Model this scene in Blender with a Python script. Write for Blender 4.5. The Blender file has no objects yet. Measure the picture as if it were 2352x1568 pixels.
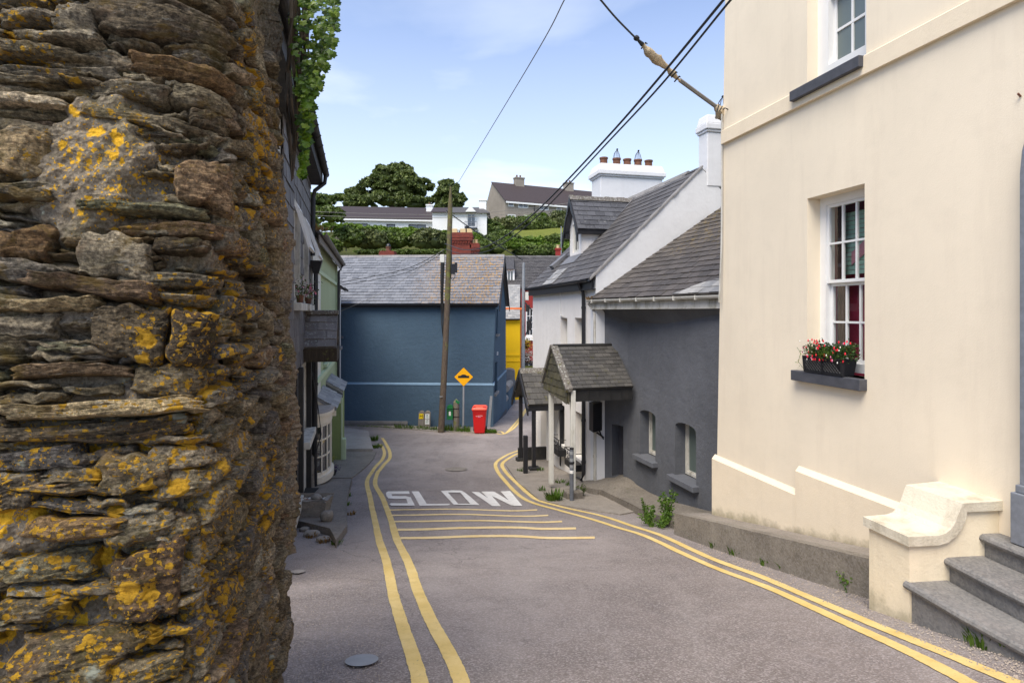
import bpy, math, random
import numpy as np
from mathutils import Vector, Matrix
from mathutils.geometry import delaunay_2d_cdt
from collections import OrderedDict

# ------------------------------------------------------------------ camera, sky, sun, exposure
scene = bpy.context.scene
F, CX, HY = 1340.0, 1176.0, 716.0          # focal length, centre column and horizon row on a 2352 px wide picture
cam_data = bpy.data.cameras.new("camera")
cam = bpy.data.objects.new("camera", cam_data)
scene.collection.objects.link(cam)
cam.location = (0, 0, 0)
cam.rotation_euler = (math.radians(90), 0, 0)
cam_data.sensor_width = 36
cam_data.lens = 36 * F / 2352
cam_data.shift_y = (HY - 784) / 2352
cam_data.clip_end = 6000
cam_data.clip_start = 0.05
scene.camera = cam

SUN_EL, SUN_AZ = 58.0, -150.0               # azimuth from +Y towards +X
world = bpy.data.worlds.new("World")
scene.world = world
world.use_nodes = True
wn = world.node_tree
wn.nodes.clear()
def wnode(t, **k):
    n = wn.nodes.new(t)
    for a, b in k.items(): setattr(n, a, b)
    return n
w_out = wnode('ShaderNodeOutputWorld'); w_bg = wnode('ShaderNodeBackground')
w_sky = wnode('ShaderNodeTexSky', sky_type='NISHITA', sun_disc=False, sun_elevation=math.radians(SUN_EL),
              sun_rotation=math.radians(SUN_AZ), air_density=1.0, dust_density=0.6, ozone_density=2.0, altitude=0)
w_tc = wnode('ShaderNodeTexCoord'); w_map = wnode('ShaderNodeMapping')
w_map.inputs['Scale'].default_value = (1.0, 1.0, 3.6)
w_map.inputs['Location'].default_value = (1.3, 0.4, 0.35)
w_noise = wnode('ShaderNodeTexNoise'); w_noise.inputs['Scale'].default_value = 1.7; w_noise.inputs['Detail'].default_value = 6
w_noise.inputs['Roughness'].default_value = 0.5; w_noise.inputs['Distortion'].default_value = 0.3
w_ramp = wnode('ShaderNodeValToRGB')
w_ramp.color_ramp.elements[0].position = 0.40; w_ramp.color_ramp.elements[0].color = (0, 0, 0, 1)
w_ramp.color_ramp.elements[1].position = 0.70; w_ramp.color_ramp.elements[1].color = (1, 1, 1, 1)
# more thin cloud low in the sky, less overhead
w_sep = wnode('ShaderNodeSeparateXYZ')
w_hor = wnode('ShaderNodeMapRange'); w_hor.inputs[1].default_value = 0.02; w_hor.inputs[2].default_value = 0.60
w_hor.inputs[3].default_value = 0.95; w_hor.inputs[4].default_value = 0.30
w_mul = wnode('ShaderNodeMath', operation='MULTIPLY')
w_base = wnode('ShaderNodeMapRange'); w_base.inputs[1].default_value = 0.0; w_base.inputs[2].default_value = 0.50
w_base.inputs[3].default_value = 0.72; w_base.inputs[4].default_value = 0.12
w_max = wnode('ShaderNodeMath', operation='MAXIMUM')
w_mix = wnode('ShaderNodeMixRGB'); w_mix.inputs[2].default_value = (7.9, 8.25, 8.5, 1)
w_tint = wnode('ShaderNodeMixRGB', blend_type='MULTIPLY'); w_tint.inputs[0].default_value = 1.0; w_tint.inputs[2].default_value = (1.0, 1.16, 1.42, 1)
wl = wn.links.new
wl(w_tc.outputs['Generated'], w_map.inputs[0]); wl(w_map.outputs[0], w_noise.inputs['Vector'])
wl(w_noise.outputs['Fac'], w_ramp.inputs[0]); wl(w_tc.outputs['Generated'], w_sep.inputs[0])
wl(w_sep.outputs['Z'], w_hor.inputs[0]); wl(w_ramp.outputs[0], w_mul.inputs[0]); wl(w_hor.outputs[0], w_mul.inputs[1])
wl(w_sep.outputs['Z'], w_base.inputs[0]); wl(w_mul.outputs[0], w_max.inputs[0]); wl(w_base.outputs[0], w_max.inputs[1])
wl(w_sky.outputs[0], w_tint.inputs[1]); wl(w_tint.outputs[0], w_mix.inputs[1])
wl(w_max.outputs[0], w_mix.inputs[0]); wl(w_mix.outputs[0], w_bg.inputs['Color'])
w_bg.inputs['Strength'].default_value = 0.104
wl(w_bg.outputs[0], w_out.inputs[0])

sun_data = bpy.data.lights.new("sun", 'SUN')
sun_data.energy = 3.1
sun_data.angle = math.radians(38)
sun_data.color = (1.0, 0.92, 0.80)
sun = bpy.data.objects.new("sun", sun_data)
scene.collection.objects.link(sun)
_d = Vector((math.sin(math.radians(SUN_AZ)) * math.cos(math.radians(SUN_EL)),
             math.cos(math.radians(SUN_AZ)) * math.cos(math.radians(SUN_EL)), math.sin(math.radians(SUN_EL))))
sun.rotation_euler = _d.to_track_quat('Z', 'Y').to_euler()
scene.view_settings.view_transform = 'Standard'
scene.view_settings.look = 'None'
scene.view_settings.gamma = 1.0
scene.view_settings.use_curve_mapping = False
scene.view_settings.exposure = 0.72

R = random.Random(7)
NR = np.random.RandomState(11)
COL = scene.collection.objects

# ------------------------------------------------------------------ numpy noise
def vnoise(P, seed=0):
    P = np.asarray(P, dtype=np.float64)
    Pi = np.floor(P).astype(np.int64); f = P - Pi; f = f * f * (3 - 2 * f)
    def h(a, b, c):
        n = (Pi[:, 0] + a) * 374761393 + (Pi[:, 1] + b) * 668265263 + (Pi[:, 2] + c) * 1440662683 + seed * 974634777
        n = n & 0xffffffff
        n = ((n ^ (n >> 13)) * 1274126177) & 0xffffffff
        n = n ^ (n >> 16)
        return (n & 0xffffff) / float(0xffffff)
    x, y, z = f[:, 0], f[:, 1], f[:, 2]
    c00 = h(0, 0, 0) * (1 - x) + h(1, 0, 0) * x; c10 = h(0, 1, 0) * (1 - x) + h(1, 1, 0) * x
    c01 = h(0, 0, 1) * (1 - x) + h(1, 0, 1) * x; c11 = h(0, 1, 1) * (1 - x) + h(1, 1, 1) * x
    return (c00 * (1 - y) + c10 * y) * (1 - z) + (c01 * (1 - y) + c11 * y) * z
def fbm(P, oct=4, seed=0, gain=0.5):
    P = np.asarray(P, dtype=np.float64); a, s, t = 1.0, 0.0, 0.0
    for i in range(oct):
        s = s + a * (vnoise(P * 2 ** i + 17.3 * i, seed + i) - 0.5); t += a; a *= gain
    return s / t * 2

# ------------------------------------------------------------------ picture <-> place
def P(px, py, Y): return Vector(((px - CX) / F * Y, Y, -(py - HY) / F * Y))
_gy = [-40, -15, -6, 0, 3, 6, 8.5, 11.3, 15, 20, 25, 33, 40, 50, 56, 60, 66, 75, 85, 95, 110, 125, 150, 220, 500, 2500]
_gz = [2.0, 0.9, -0.65, -1.55, -2.1, -2.75, -3.25, -3.75, -4.2, -4.6, -4.93, -5.55, -6.1, -6.6, -4.5, -0.5, 4.2, 7.6, 10.3, 12.2, 15.5, 18.8, 22, 26, 26, 10]
def _pchip(x, y, q):
    x = np.array(x, float); y = np.array(y, float); h = np.diff(x); d = np.diff(y) / h
    m = np.zeros(len(x)); m[0] = d[0]; m[-1] = d[-1]
    for i in range(1, len(x) - 1):
        if d[i - 1] * d[i] > 0:
            w1, w2 = 2 * h[i] + h[i - 1], h[i] + 2 * h[i - 1]
            m[i] = (w1 + w2) / (w1 / d[i - 1] + w2 / d[i])
    k = np.clip(np.searchsorted(x, q) - 1, 0, len(x) - 2); t = (q - x[k]) / h[k]
    return ((1 + 2 * t) * (1 - t) ** 2 * y[k] + t * (1 - t) ** 2 * h[k] * m[k] + t * t * (3 - 2 * t) * y[k + 1] + t * t * (t - 1) * h[k] * m[k + 1])
_tq = np.arange(-40, 300, 0.05); _tz = _pchip(_gy, _gz, _tq)
def Gn(X, Y):
    X = np.asarray(X, float); Y = np.asarray(Y, float)
    z = np.where(Y < 299, np.interp(Y, _tq, _tz), np.interp(Y, [299, 500, 2500], [_tz[-1], 26, 10]))
    far = np.clip((Y - 60) / 40, 0, 1)
    z = z + far * 1.2 * np.sin(X * 0.045 + 1.0) + far * 0.02 * X
    near = np.clip((9 - Y) / 6, 0, 1) * np.clip((X - 2.4) / 1.0, 0, 1)      # the camber rises towards the steps
    return z + 0.07 * near
def G(x, y): return float(Gn(np.array([x]), np.array([y]))[0])
def RG(px, py, up=0.0):
    """point where the line of sight meets the street (raised by up)"""
    lo, hi = 1.0, 60.0
    k = (px - CX) / F; s = (py - HY) / F
    f = lambda Y: G(k * Y, Y) + up + s * Y
    a = 1.5
    Y = a
    while Y < 60 and f(Y) < 0: Y += 0.25
    lo, hi = Y - 0.25, Y
    for _ in range(24):
        m = (lo + hi) / 2
        if f(m) < 0: lo = m
        else: hi = m
    return Vector((k * hi, hi, -s * hi))

class Wall:
    """upright plane X = X0 - k Y running away from the camera; side +1: the house lies to the right of it"""
    def __init__(s, X0, k, side):
        s.X0, s.k, s.side = X0, k, side
        L = math.sqrt(1 + k * k); s.L = L
        s.dir = Vector((-k / L, 1 / L, 0)); s.n = Vector((1 / L, k / L, 0)) * side     # n points inwards
        s.A = Vector((X0, 0, 0))
    def Y(s, px): return s.X0 / ((px - CX) / F + s.k)
    def uz(s, px, py):
        Y = s.Y(px); return Y * s.L, -(py - HY) / F * Y
    def fn(s, u, z, d=0.0):
        p = s.A + s.dir * u + s.n * d; p.z = z; return p
def line_fn(A, B, side=1):
    """wall from plan point A to B; inwards is to the left (+1) or right (-1) of A->B"""
    A = Vector((A[0], A[1], 0)); B = Vector((B[0], B[1], 0)); D = (B - A); L = D.length; D.normalize()
    N = Vector((-D.y, D.x, 0)) * side
    def fn(u, z, d=0.0):
        p = A + D * u + N * d; p.z = z; return p
    fn.L = L
    return fn

# ------------------------------------------------------------------ mesh building
ORG = {}
def empty(name, loc, label, cat, group=None):
    o = bpy.data.objects.new(name, None); COL.link(o)
    o.location = loc; o.empty_display_size = 0.1
    ORG[o.name] = Vector(loc)
    o['label'] = label; o['category'] = cat
    if group: o['group'] = group
    return o
def tag(o, label=None, cat=None, group=None, kind=None):
    if label: o['label'] = label
    if cat: o['category'] = cat
    if group: o['group'] = group
    if kind: o['kind'] = kind
    return o
def org(parent): return ORG[parent.name] if parent is not None else Vector((0, 0, 0))
def link_mesh(name, me, m, parent, smooth=False, kind=None, origin=None):
    o = bpy.data.objects.new(name, me); COL.link(o)
    if m is not None and not me.materials: me.materials.append(m)
    if parent is not None: o.parent = parent
    ORG[o.name] = org(parent) if origin is None else origin
    if kind: o['kind'] = kind
    return o
class MB:
    def __init__(s): s.v = []; s.f = []
    def poly(s, pts):
        b = len(s.v); s.v += [tuple(p) for p in pts]; s.f.append(tuple(range(b, b + len(pts)))); return s
    def hexa(s, c):
        """c: 8 corners, bottom ring 0-3, top ring 4-7"""
        b = len(s.v); s.v += [tuple(p) for p in c]
        for q in ((3, 2, 1, 0), (4, 5, 6, 7), (0, 1, 5, 4), (1, 2, 6, 5), (2, 3, 7, 6), (3, 0, 4, 7)):
            s.f.append(tuple(b + i for i in q))
        return s
    def box(s, x0, x1, y0, y1, z0, z1):
        return s.hexa([(x0, y0, z0), (x1, y0, z0), (x1, y1, z0), (x0, y1, z0), (x0, y0, z1), (x1, y0, z1), (x1, y1, z1), (x0, y1, z1)])
    def fbox(s, fn, u0, u1, z0, z1, d0, d1):
        return s.hexa([fn(u0, z0, d0), fn(u1, z0, d0), fn(u1, z0, d1), fn(u0, z0, d1), fn(u0, z1, d0), fn(u1, z1, d0), fn(u1, z1, d1), fn(u0, z1, d1)])
    def obox(s, c, U, V, W, a, b, h):
        """box with base centre c, axes U V W, half sizes a b, height h"""
        c = Vector(c); q = [c - U * a - V * b, c + U * a - V * b, c + U * a + V * b, c - U * a + V * b]
        return s.hexa(q + [p + W * h for p in q])
    def tube(s, pts, r, seg=8, cap=True):
        pts = [Vector(p) for p in pts]; n = len(pts); b = len(s.v)
        rr = r if isinstance(r, (list, tuple)) else [r] * n
        up = Vector((0, 0, 1))
        for i, p in enumerate(pts):
            t = (pts[min(i + 1, n - 1)] - pts[max(i - 1, 0)]).normalized()
            a = t.cross(up)
            if a.length < 0.05: a = t.cross(Vector((1, 0, 0)))
            a.normalize(); c = t.cross(a)
            for k in range(seg):
                w = 2 * math.pi * k / seg
                s.v.append(tuple(p + a * (math.cos(w) * rr[i]) + c * (math.sin(w) * rr[i])))
        for i in range(n - 1):
            for k in range(seg):
                k2 = (k + 1) % seg
                s.f.append((b + i * seg + k, b + i * seg + k2, b + (i + 1) * seg + k2, b + (i + 1) * seg + k))
        if cap:
            s.f.append(tuple(b + k for k in range(seg))); s.f.append(tuple(b + (n - 1) * seg + k for k in reversed(range(seg))))
        return s
    def prism(s, pts, vec):
        """closed polygon extruded by vec"""
        vec = Vector(vec); n = len(pts); b = len(s.v)
        s.v += [tuple(Vector(p)) for p in pts] + [tuple(Vector(p) + vec) for p in pts]
        s.f.append(tuple(range(b, b + n))); s.f.append(tuple(b + n + i for i in reversed(range(n))))
        for i in range(n):
            j = (i + 1) % n; s.f.append((b + i, b + n + i, b + n + j, b + j))
        return s
    def grid(s, fn, nu, nv):
        b = len(s.v)
        for j in range(nv + 1):
            for i in range(nu + 1): s.v.append(tuple(fn(i / nu, j / nv)))
        for j in range(nv):
            for i in range(nu):
                a = b + j * (nu + 1) + i; s.f.append((a, a + 1, a + nu + 2, a + nu + 1))
        return s
    def lathe(s, c, prof, seg=16):
        c = Vector(c); b = len(s.v); n = len(prof)
        for r, z in prof:
            for k in range(seg):
                w = 2 * math.pi * k / seg; s.v.append((c.x + r * math.cos(w), c.y + r * math.sin(w), c.z + z))
        for i in range(n - 1):
            for k in range(seg):
                k2 = (k + 1) % seg; s.f.append((b + i * seg + k, b + i * seg + k2, b + (i + 1) * seg + k2, b + (i + 1) * seg + k))
        s.f.append(tuple(b + k for k in range(seg))); s.f.append(tuple(b + (n - 1) * seg + k for k in range(seg)))
        return s
    def build(s, name, m=None, parent=None, smooth=False, kind=None, bevel=0):
        O = org(parent)
        me = bpy.data.meshes.new(name)
        me.from_pydata([(x - O.x, y - O.y, z - O.z) for x, y, z in s.v], [], s.f)
        me.validate()
        import bmesh
        bm = bmesh.new(); bm.from_mesh(me)
        bmesh.ops.recalc_face_normals(bm, faces=bm.faces)
        bm.to_mesh(me); bm.free()
        if smooth:
            me.polygons.foreach_set('use_smooth', [True] * len(me.polygons))
            try: me.set_sharp_from_angle(angle=math.radians(40))
            except Exception: pass
        me.update()
        o = link_mesh(name, me, m, parent, kind=kind)
        if bevel:
            md = o.modifiers.new('bevel', 'BEVEL'); md.width = bevel; md.segments = 2; md.limit_method = 'ANGLE'; md.harden_normals = False
        return o
def thing(mb, name, m, label, cat, group=None, smooth=False, bevel=0):
    return tag(mb.build(name, m, None, smooth=smooth, bevel=bevel), label, cat, group)
def np_mesh(name, V, Fq, m, parent=None, smooth=False, kind=None, nper=4, attr=None):
    O = org(parent); V = np.asarray(V, dtype=np.float32) - np.array(O, dtype=np.float32); Fq = np.asarray(Fq, dtype=np.int32)
    me = bpy.data.meshes.new(name)
    me.vertices.add(len(V)); me.vertices.foreach_set('co', V.ravel())
    me.loops.add(Fq.size); me.loops.foreach_set('vertex_index', Fq.ravel())
    me.polygons.add(len(Fq)); me.polygons.foreach_set('loop_start', np.arange(0, Fq.size, nper, dtype=np.int32))
    me.polygons.foreach_set('loop_total', np.full(len(Fq), nper, dtype=np.int32))
    if smooth: me.polygons.foreach_set('use_smooth', np.ones(len(Fq), dtype=bool))
    me.update(calc_edges=True)
    return link_mesh(name, me, m, parent, kind=kind)

def wall_mesh(mb, fn, outer, holes, depth, grid=None):
    """front skin of a wall in (u,z) with openings, plus reveals of the given depth"""
    pts = []; edges = []
    def ring(r):
        b = len(pts); n = len(r)
        for p in r: pts.append(Vector((p[0], p[1])))
        for i in range(n): edges.append((b + i, b + (i + 1) % n))
    ring(outer)
    for h in holes: ring(h)
    if grid:
        us = [p[0] for p in outer]; zs = [p[1] for p in outer]
        nu = max(2, int((max(us) - min(us)) / grid)); nz = max(2, int((max(zs) - min(zs)) / grid))
        for i in range(1, nu):
            for j in range(1, nz):
                q = (min(us) + (max(us) - min(us)) * i / nu, min(zs) + (max(zs) - min(zs)) * j / nz)
                if inside(q, outer) and not any(inside(q, h) for h in holes): pts.append(Vector(q))
    r = delaunay_2d_cdt(pts, edges, [], 0, 1e-5)
    V, Fc = r[0], r[2]
    b = len(mb.v); mb.v += [tuple(fn(v.x, v.y, 0)) for v in V]
    for t in Fc:
        c = sum((V[i] for i in t), Vector((0, 0))) / len(t)
        if inside(c, outer) and not any(inside(c, h) for h in holes): mb.f.append(tuple(b + i for i in t))
    for h in holes:
        n = len(h)
        for i in range(n):
            a, c = h[i], h[(i + 1) % n]
            mb.poly([fn(a[0], a[1], 0), fn(c[0], c[1], 0), fn(c[0], c[1], depth), fn(a[0], a[1], depth)])
    return mb
def inside(p, poly):
    x, y = p[0], p[1]; c = False; n = len(poly)
    for i in range(n):
        x1, y1 = poly[i][0], poly[i][1]; x2, y2 = poly[(i + 1) % n][0], poly[(i + 1) % n][1]
        if (y1 > y) != (y2 > y) and x < (x2 - x1) * (y - y1) / (y2 - y1) + x1: c = not c
    return c
def rect(u0, u1, z0, z1): return [(u0, z0), (u1, z0), (u1, z1), (u0, z1)]

# ------------------------------------------------------------------ materials
class NT:
    def __init__(s, name):
        s.m = bpy.data.materials.new(name); s.m.use_nodes = True; s.t = s.m.node_tree; s.t.nodes.clear()
        s.out = s.n('ShaderNodeOutputMaterial'); s.pos = None
    def n(s, typ, ins=None, **kw):
        nd = s.t.nodes.new(typ)
        for k, v in kw.items(): setattr(nd, k, v)
        for k, v in (ins or {}).items():
            if isinstance(v, bpy.types.NodeSocket): s.t.links.new(v, nd.inputs[k])
            else:
                if isinstance(v, tuple) and len(v) == 3 and nd.inputs[k].type == 'RGBA': v = v + (1,)
                nd.inputs[k].default_value = v
        return nd
    def P(s, scale=(1, 1, 1)):
        if s.pos is None: s.pos = s.n('ShaderNodeNewGeometry').outputs['Position']
        if scale == (1, 1, 1): return s.pos
        return s.n('ShaderNodeMapping', {0: s.pos, 'Scale': scale}).outputs[0]
    def noise(s, scale, detail=4, rough=0.55, vec=None, dist=0):
        return s.n('ShaderNodeTexNoise', {'Vector': vec or s.P(), 'Scale': scale, 'Detail': detail, 'Roughness': rough, 'Distortion': dist}).outputs['Fac']
    def vor(s, scale, vec=None, feature='F1', rnd=1.0, out='Distance'):
        return s.n('ShaderNodeTexVoronoi', {'Vector': vec or s.P(), 'Scale': scale, 'Randomness': rnd}, feature=feature).outputs[out]
    def ramp(s, fac, stops, interp='LINEAR'):
        nd = s.n('ShaderNodeValToRGB', {0: fac}); cr = nd.color_ramp; cr.interpolation = interp
        while len(cr.elements) < len(stops): cr.elements.new(0.5)
        for e, (p, c) in zip(cr.elements, stops):
            e.position = p; e.color = (c, c, c, 1) if isinstance(c, (int, float)) else tuple(c) + (1,)
        return nd.outputs[0]
    def mix(s, fac, a, b, mode='MIX'):
        return s.n('ShaderNodeMixRGB', {0: fac, 1: a, 2: b}, blend_type=mode).outputs[0]
    def math(s, op, a, b=0.0, c=0.0, clamp=False):
        return s.n('ShaderNodeMath', {0: a, 1: b, 2: c}, operation=op, use_clamp=clamp).outputs[0]
    def bump(s, h, strength=0.5, dist=0.01, normal=None):
        ins = {'Height': h, 'Strength': strength, 'Distance': dist}
        if normal is not None: ins['Normal'] = normal
        return s.n('ShaderNodeBump', ins).outputs[0]
    def rnd(s):
        a = s.n('ShaderNodeObjectInfo').outputs['Random']; b = s.n('ShaderNodeNewGeometry').outputs['Random Per Island']
        return s.math('FRACT', s.math('ADD', a, b))
    def done(s, col, rough=0.7, normal=None, spec=0.5, metal=0.0, **extra):
        ins = {'Base Color': col, 'Roughness': rough, 'Metallic': metal, 'Specular IOR Level': spec}
        if normal is not None: ins['Normal'] = normal
        ins.update(extra)
        b = s.n('ShaderNodeBsdfPrincipled', ins); s.t.links.new(b.outputs[0], s.out.inputs[0])
        return s.m
def srgb(r, g, b):
    f = lambda c: (c / 255 / 12.92) if c / 255 <= 0.04045 else ((c / 255 + 0.055) / 1.055) ** 2.4
    return (f(r), f(g), f(b))
def sc3(c, k): return tuple(min(1, x * k) for x in c)

def m_paint(name, c, rough=0.5, var=0.12, scale=6, bump=0.15, dist=0.004, spec=0.4, dirt=0.0, dirtcol=(0.12, 0.1, 0.08)):
    n = NT(name); f = n.noise(scale, 5, 0.6)
    col = n.mix(n.ramp(f, [(0.3, 0), (0.7, 1)]), sc3(c, 1 - var), sc3(c, 1 + var))
    if dirt:
        d = n.ramp(n.noise(scale * 0.7, 8, 0.7, vec=n.P((1, 1, 0.35))), [(0.62 - dirt * 0.3, 0), (0.72, 1)])
        col = n.mix(n.math('MULTIPLY', d, min(1, 0.4 + dirt)), col, dirtcol)
    return n.done(col, rough, n.bump(n.noise(60, 3), bump, dist), spec)
def m_render(name, c, grain=90, gs=0.35, streak=0.18, dark=(0.25, 0.23, 0.2), patch=0.08, coarse=0.25, foot=None):
    """painted render: fine grain, trowel unevenness, rain streaks"""
    n = NT(name)
    big = n.noise(0.6, 4, 0.6); mid = n.noise(3.0, 6, 0.65)
    col = n.mix(n.ramp(big, [(0.35, 0), (0.65, 1)]), sc3(c, 1 - patch), sc3(c, 1 + patch))
    col = n.mix(n.math('MULTIPLY', n.ramp(mid, [(0.5, 0), (0.75, 1)]), 0.35), col, sc3(c, 0.86))
    st = n.ramp(n.noise(2.2, 7, 0.7, vec=n.P((2.2, 2.2, 0.22))), [(0.5, 0), (0.78, 1)])
    col = n.mix(n.math('MULTIPLY', st, streak), col, dark)
    if foot is not None:
        sx = n.n('ShaderNodeSeparateXYZ', {0: n.P()}); c0, c1, hh = foot
        t = n.math('SUBTRACT', sx.outputs[2], n.math('ADD', n.math('MULTIPLY', sx.outputs[1], c1), c0))
        t = n.math('ADD', n.math('DIVIDE', t, hh), n.math('MULTIPLY', n.math('SUBTRACT', n.noise(5, 7, .7), .5), 1.6))
        k = n.ramp(t, [(0.0, 1), (0.75, 0)]); col = n.mix(n.math('MULTIPLY', k, .75), col, (0.17, 0.145, 0.085))
        k2 = n.math('MULTIPLY', n.ramp(t, [(0.3, 1), (1.0, 0)]), n.ramp(n.noise(1.3, 4), [(.4, 0), (.6, 1)])); col = n.mix(n.math('MULTIPLY', k2, .35), col, (0.30, 0.27, 0.13))
    g = n.noise(grain, 4, 0.7); h2 = n.noise(7, 4, 0.6)
    h = n.math('ADD', g, n.math('MULTIPLY', h2, 2.0 * coarse / 0.25))
    return n.done(col, 0.88, n.bump(h, gs, 0.012), 0.25)
def m_slate(name, c1, c2, lichen=0.0, moss=0.0, white=0.0, lcol=(0.45, 0.24, 0.04), lpos=None, wear=0.3):
    n = NT(name); r = n.rnd()
    col = n.mix(r, c1, c2)
    col = n.mix(n.math('MULTIPLY', n.ramp(n.noise(9, 6, 0.7), [(0.45, 0), (0.75, 1)]), wear), col, sc3(c2, 1.5))
    col = n.mix(n.math('MULTIPLY', n.ramp(n.noise(3, 6, 0.75), [(0.5, 0), (0.7, 1)]), 0.45), col, sc3(c1, 0.55))
    if white: col = n.mix(n.ramp(n.noise(22, 5, 0.75), [(0.68 - 0.12 * white, 0), (0.74 - 0.1 * white, 1)]), col, (0.42, 0.42, 0.37))
    if moss: col = n.mix(n.ramp(n.noise(6, 7, 0.75), [(0.66 - 0.2 * moss, 0), (0.76 - 0.2 * moss, 1)]), col, (0.10, 0.09, 0.02))
    if lichen:
        m = n.ramp(n.noise(11, 7, 0.75), [(0.60 - 0.12 * lichen, 0), (0.70 - 0.12 * lichen, 1)])
        if lpos is not None:
            d = n.n('ShaderNodeVectorMath', {0: n.P(), 1: lpos[0]}, operation='SUBTRACT').outputs[0]
            ln = n.n('ShaderNodeVectorMath', {0: d, 1: lpos[2]}, operation='MULTIPLY').outputs[0]
            ln = n.n('ShaderNodeVectorMath', {0: ln}, operation='LENGTH').outputs['Value']
            k = n.ramp(n.math('ADD', n.math('DIVIDE', ln, lpos[1]), n.math('MULTIPLY', n.math('SUBTRACT', n.noise(1.3, 4), .5), .6)), [(0.45, 1), (1.0, 0)])
            m = n.math('MULTIPLY', m, k)
        col = n.mix(m, col, lcol)
    h = n.noise(40, 5, 0.65); h2 = n.noise(12, 3, 0.6, vec=n.P((1, 1, 3)))
    return n.done(col, 0.62, n.bump(n.math('ADD', h, h2), 0.4, 0.006), 0.4)
def m_leaf(name, cs, rough=0.5, trans=0.25):
    n = NT(name); r = n.rnd(); k = len(cs) - 1
    col = n.ramp(r, [(i / k, c) for i, c in enumerate(cs)])
    big = n.ramp(n.noise(0.9, 3), [(0.35, 0.75), (0.65, 1.2)])
    col = n.mix(1.0, col, big, 'MULTIPLY')
    b = n.n('ShaderNodeBsdfPrincipled', {'Base Color': col, 'Roughness': rough, 'Specular IOR Level': 0.3})
    t = n.n('ShaderNodeBsdfTranslucent', {'Color': n.mix(1.0, col, (1.1, 1.25, 0.5), 'MULTIPLY')})
    s = n.n('ShaderNodeMixShader', {0: trans, 1: b.outputs[0], 2: t.outputs[0]})
    n.t.links.new(s.outputs[0], n.out.inputs[0]); return n.m
def m_glass(name, tint=(0.02, 0.025, 0.03), refl=0.35, rough=0.04):
    n = NT(name)
    bmp = n.bump(n.noise(2.5, 2), 0.06, 0.02)
    return n.done(tint, rough, bmp, 1.0, **{'IOR': 1.6})
def m_pane(name):
    """see-through pane with a sky reflection"""
    n = NT(name)
    g_ = n.n('ShaderNodeNewGeometry'); dt = n.n('ShaderNodeVectorMath', {0: g_.outputs['Normal'], 1: g_.outputs['Incoming']}, operation='DOT_PRODUCT').outputs['Value']
    fr = n.math('ADD', n.math('MULTIPLY', n.math('POWER', n.math('SUBTRACT', 1.0, n.math('ABSOLUTE', dt)), 5.0), .9), .07)
    g = n.n('ShaderNodeBsdfGlossy', {'Color': (1, 1, 1, 1), 'Roughness': 0.02, 'Normal': n.bump(n.noise(2.0, 2), 0.05, 0.02)})
    t = n.n('ShaderNodeBsdfTransparent', {'Color': (0.86, 0.88, 0.88, 1)})
    s = n.n('ShaderNodeMixShader', {0: fr, 1: t.outputs[0], 2: g.outputs[0]})
    n.t.links.new(s.outputs[0], n.out.inputs[0]); return n.m

def m_asphalt():
    n = NT('asphalt')
    big = n.noise(0.45, 4, 0.6, dist=0.6); mid = n.noise(2.2, 6, 0.7)
    col = n.mix(n.ramp(big, [(0.36, 0), (0.64, 1)]), (0.175, 0.145, 0.128), (0.305, 0.260, 0.234))
    col = n.mix(n.math('MULTIPLY', n.ramp(mid, [(0.48, 0), (0.72, 1)]), 0.50), col, (0.085, 0.073, 0.070))
    tr = n.noise(1.0, 5, 0.65, vec=n.P((1.6, .22, 1)), dist=.5); col = n.mix(n.math('MULTIPLY', n.ramp(tr, [(0.50, 0), (0.66, 1)]), 0.32), col, (0.36, 0.32, 0.29)); col = n.mix(n.math('MULTIPLY', n.ramp(n.noise(0.8, 4, .7, vec=n.P((1, .6, 1))), [(0.60, 0), (0.66, 1)]), 0.40), col, (0.10, 0.086, 0.082))
    v = n.vor(95, out='Color'); vv = n.n('ShaderNodeSeparateXYZ', {0: v}).outputs[0]
    col = n.mix(n.math('MULTIPLY', n.ramp(vv, [(0.0, 0), (1, 1)]), 0.62), col, n.mix(vv, (0.060, 0.052, 0.055), (0.44, 0.39, 0.37)))
    ch = n.ramp(n.vor(30), [(0.05, 1), (0.12, 0)]); sel = n.ramp(n.noise(5, 3), [(0.55, 0), (0.62, 1)])
    col = n.mix(n.math('MULTIPLY', n.math('MULTIPLY', ch, sel), 0.7), col, (0.42, 0.40, 0.38))
    ck = n.ramp(n.vor(0.75, vec=n.n('ShaderNodeVectorMath', {0: n.P(), 1: n.n('ShaderNodeVectorMath', {0: n.n('ShaderNodeTexNoise', {'Vector': n.P(), 'Scale': 2.5, 'Detail': 5}).outputs['Color'], 1: (0.6, 0.6, 0.6)}, operation='MULTIPLY').outputs[0]}, operation='ADD').outputs[0], feature='DISTANCE_TO_EDGE'), [(0.0, 1), (0.006, 0)])
    ckm = n.math('MULTIPLY', ck, n.ramp(n.noise(0.5, 3), [(0.52, 0), (0.62, 1)]))
    col = n.mix(n.math('MULTIPLY', ckm, 0.55), col, (0.03, 0.028, 0.028))
    h = n.math('ADD', n.vor(95), n.math('MULTIPLY', n.noise(30, 4, 0.7), 0.8))
    h = n.math('SUBTRACT', h, ckm)
    return n.done(col, 0.85, n.bump(h, 0.75, 0.008), 0.35)
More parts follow.
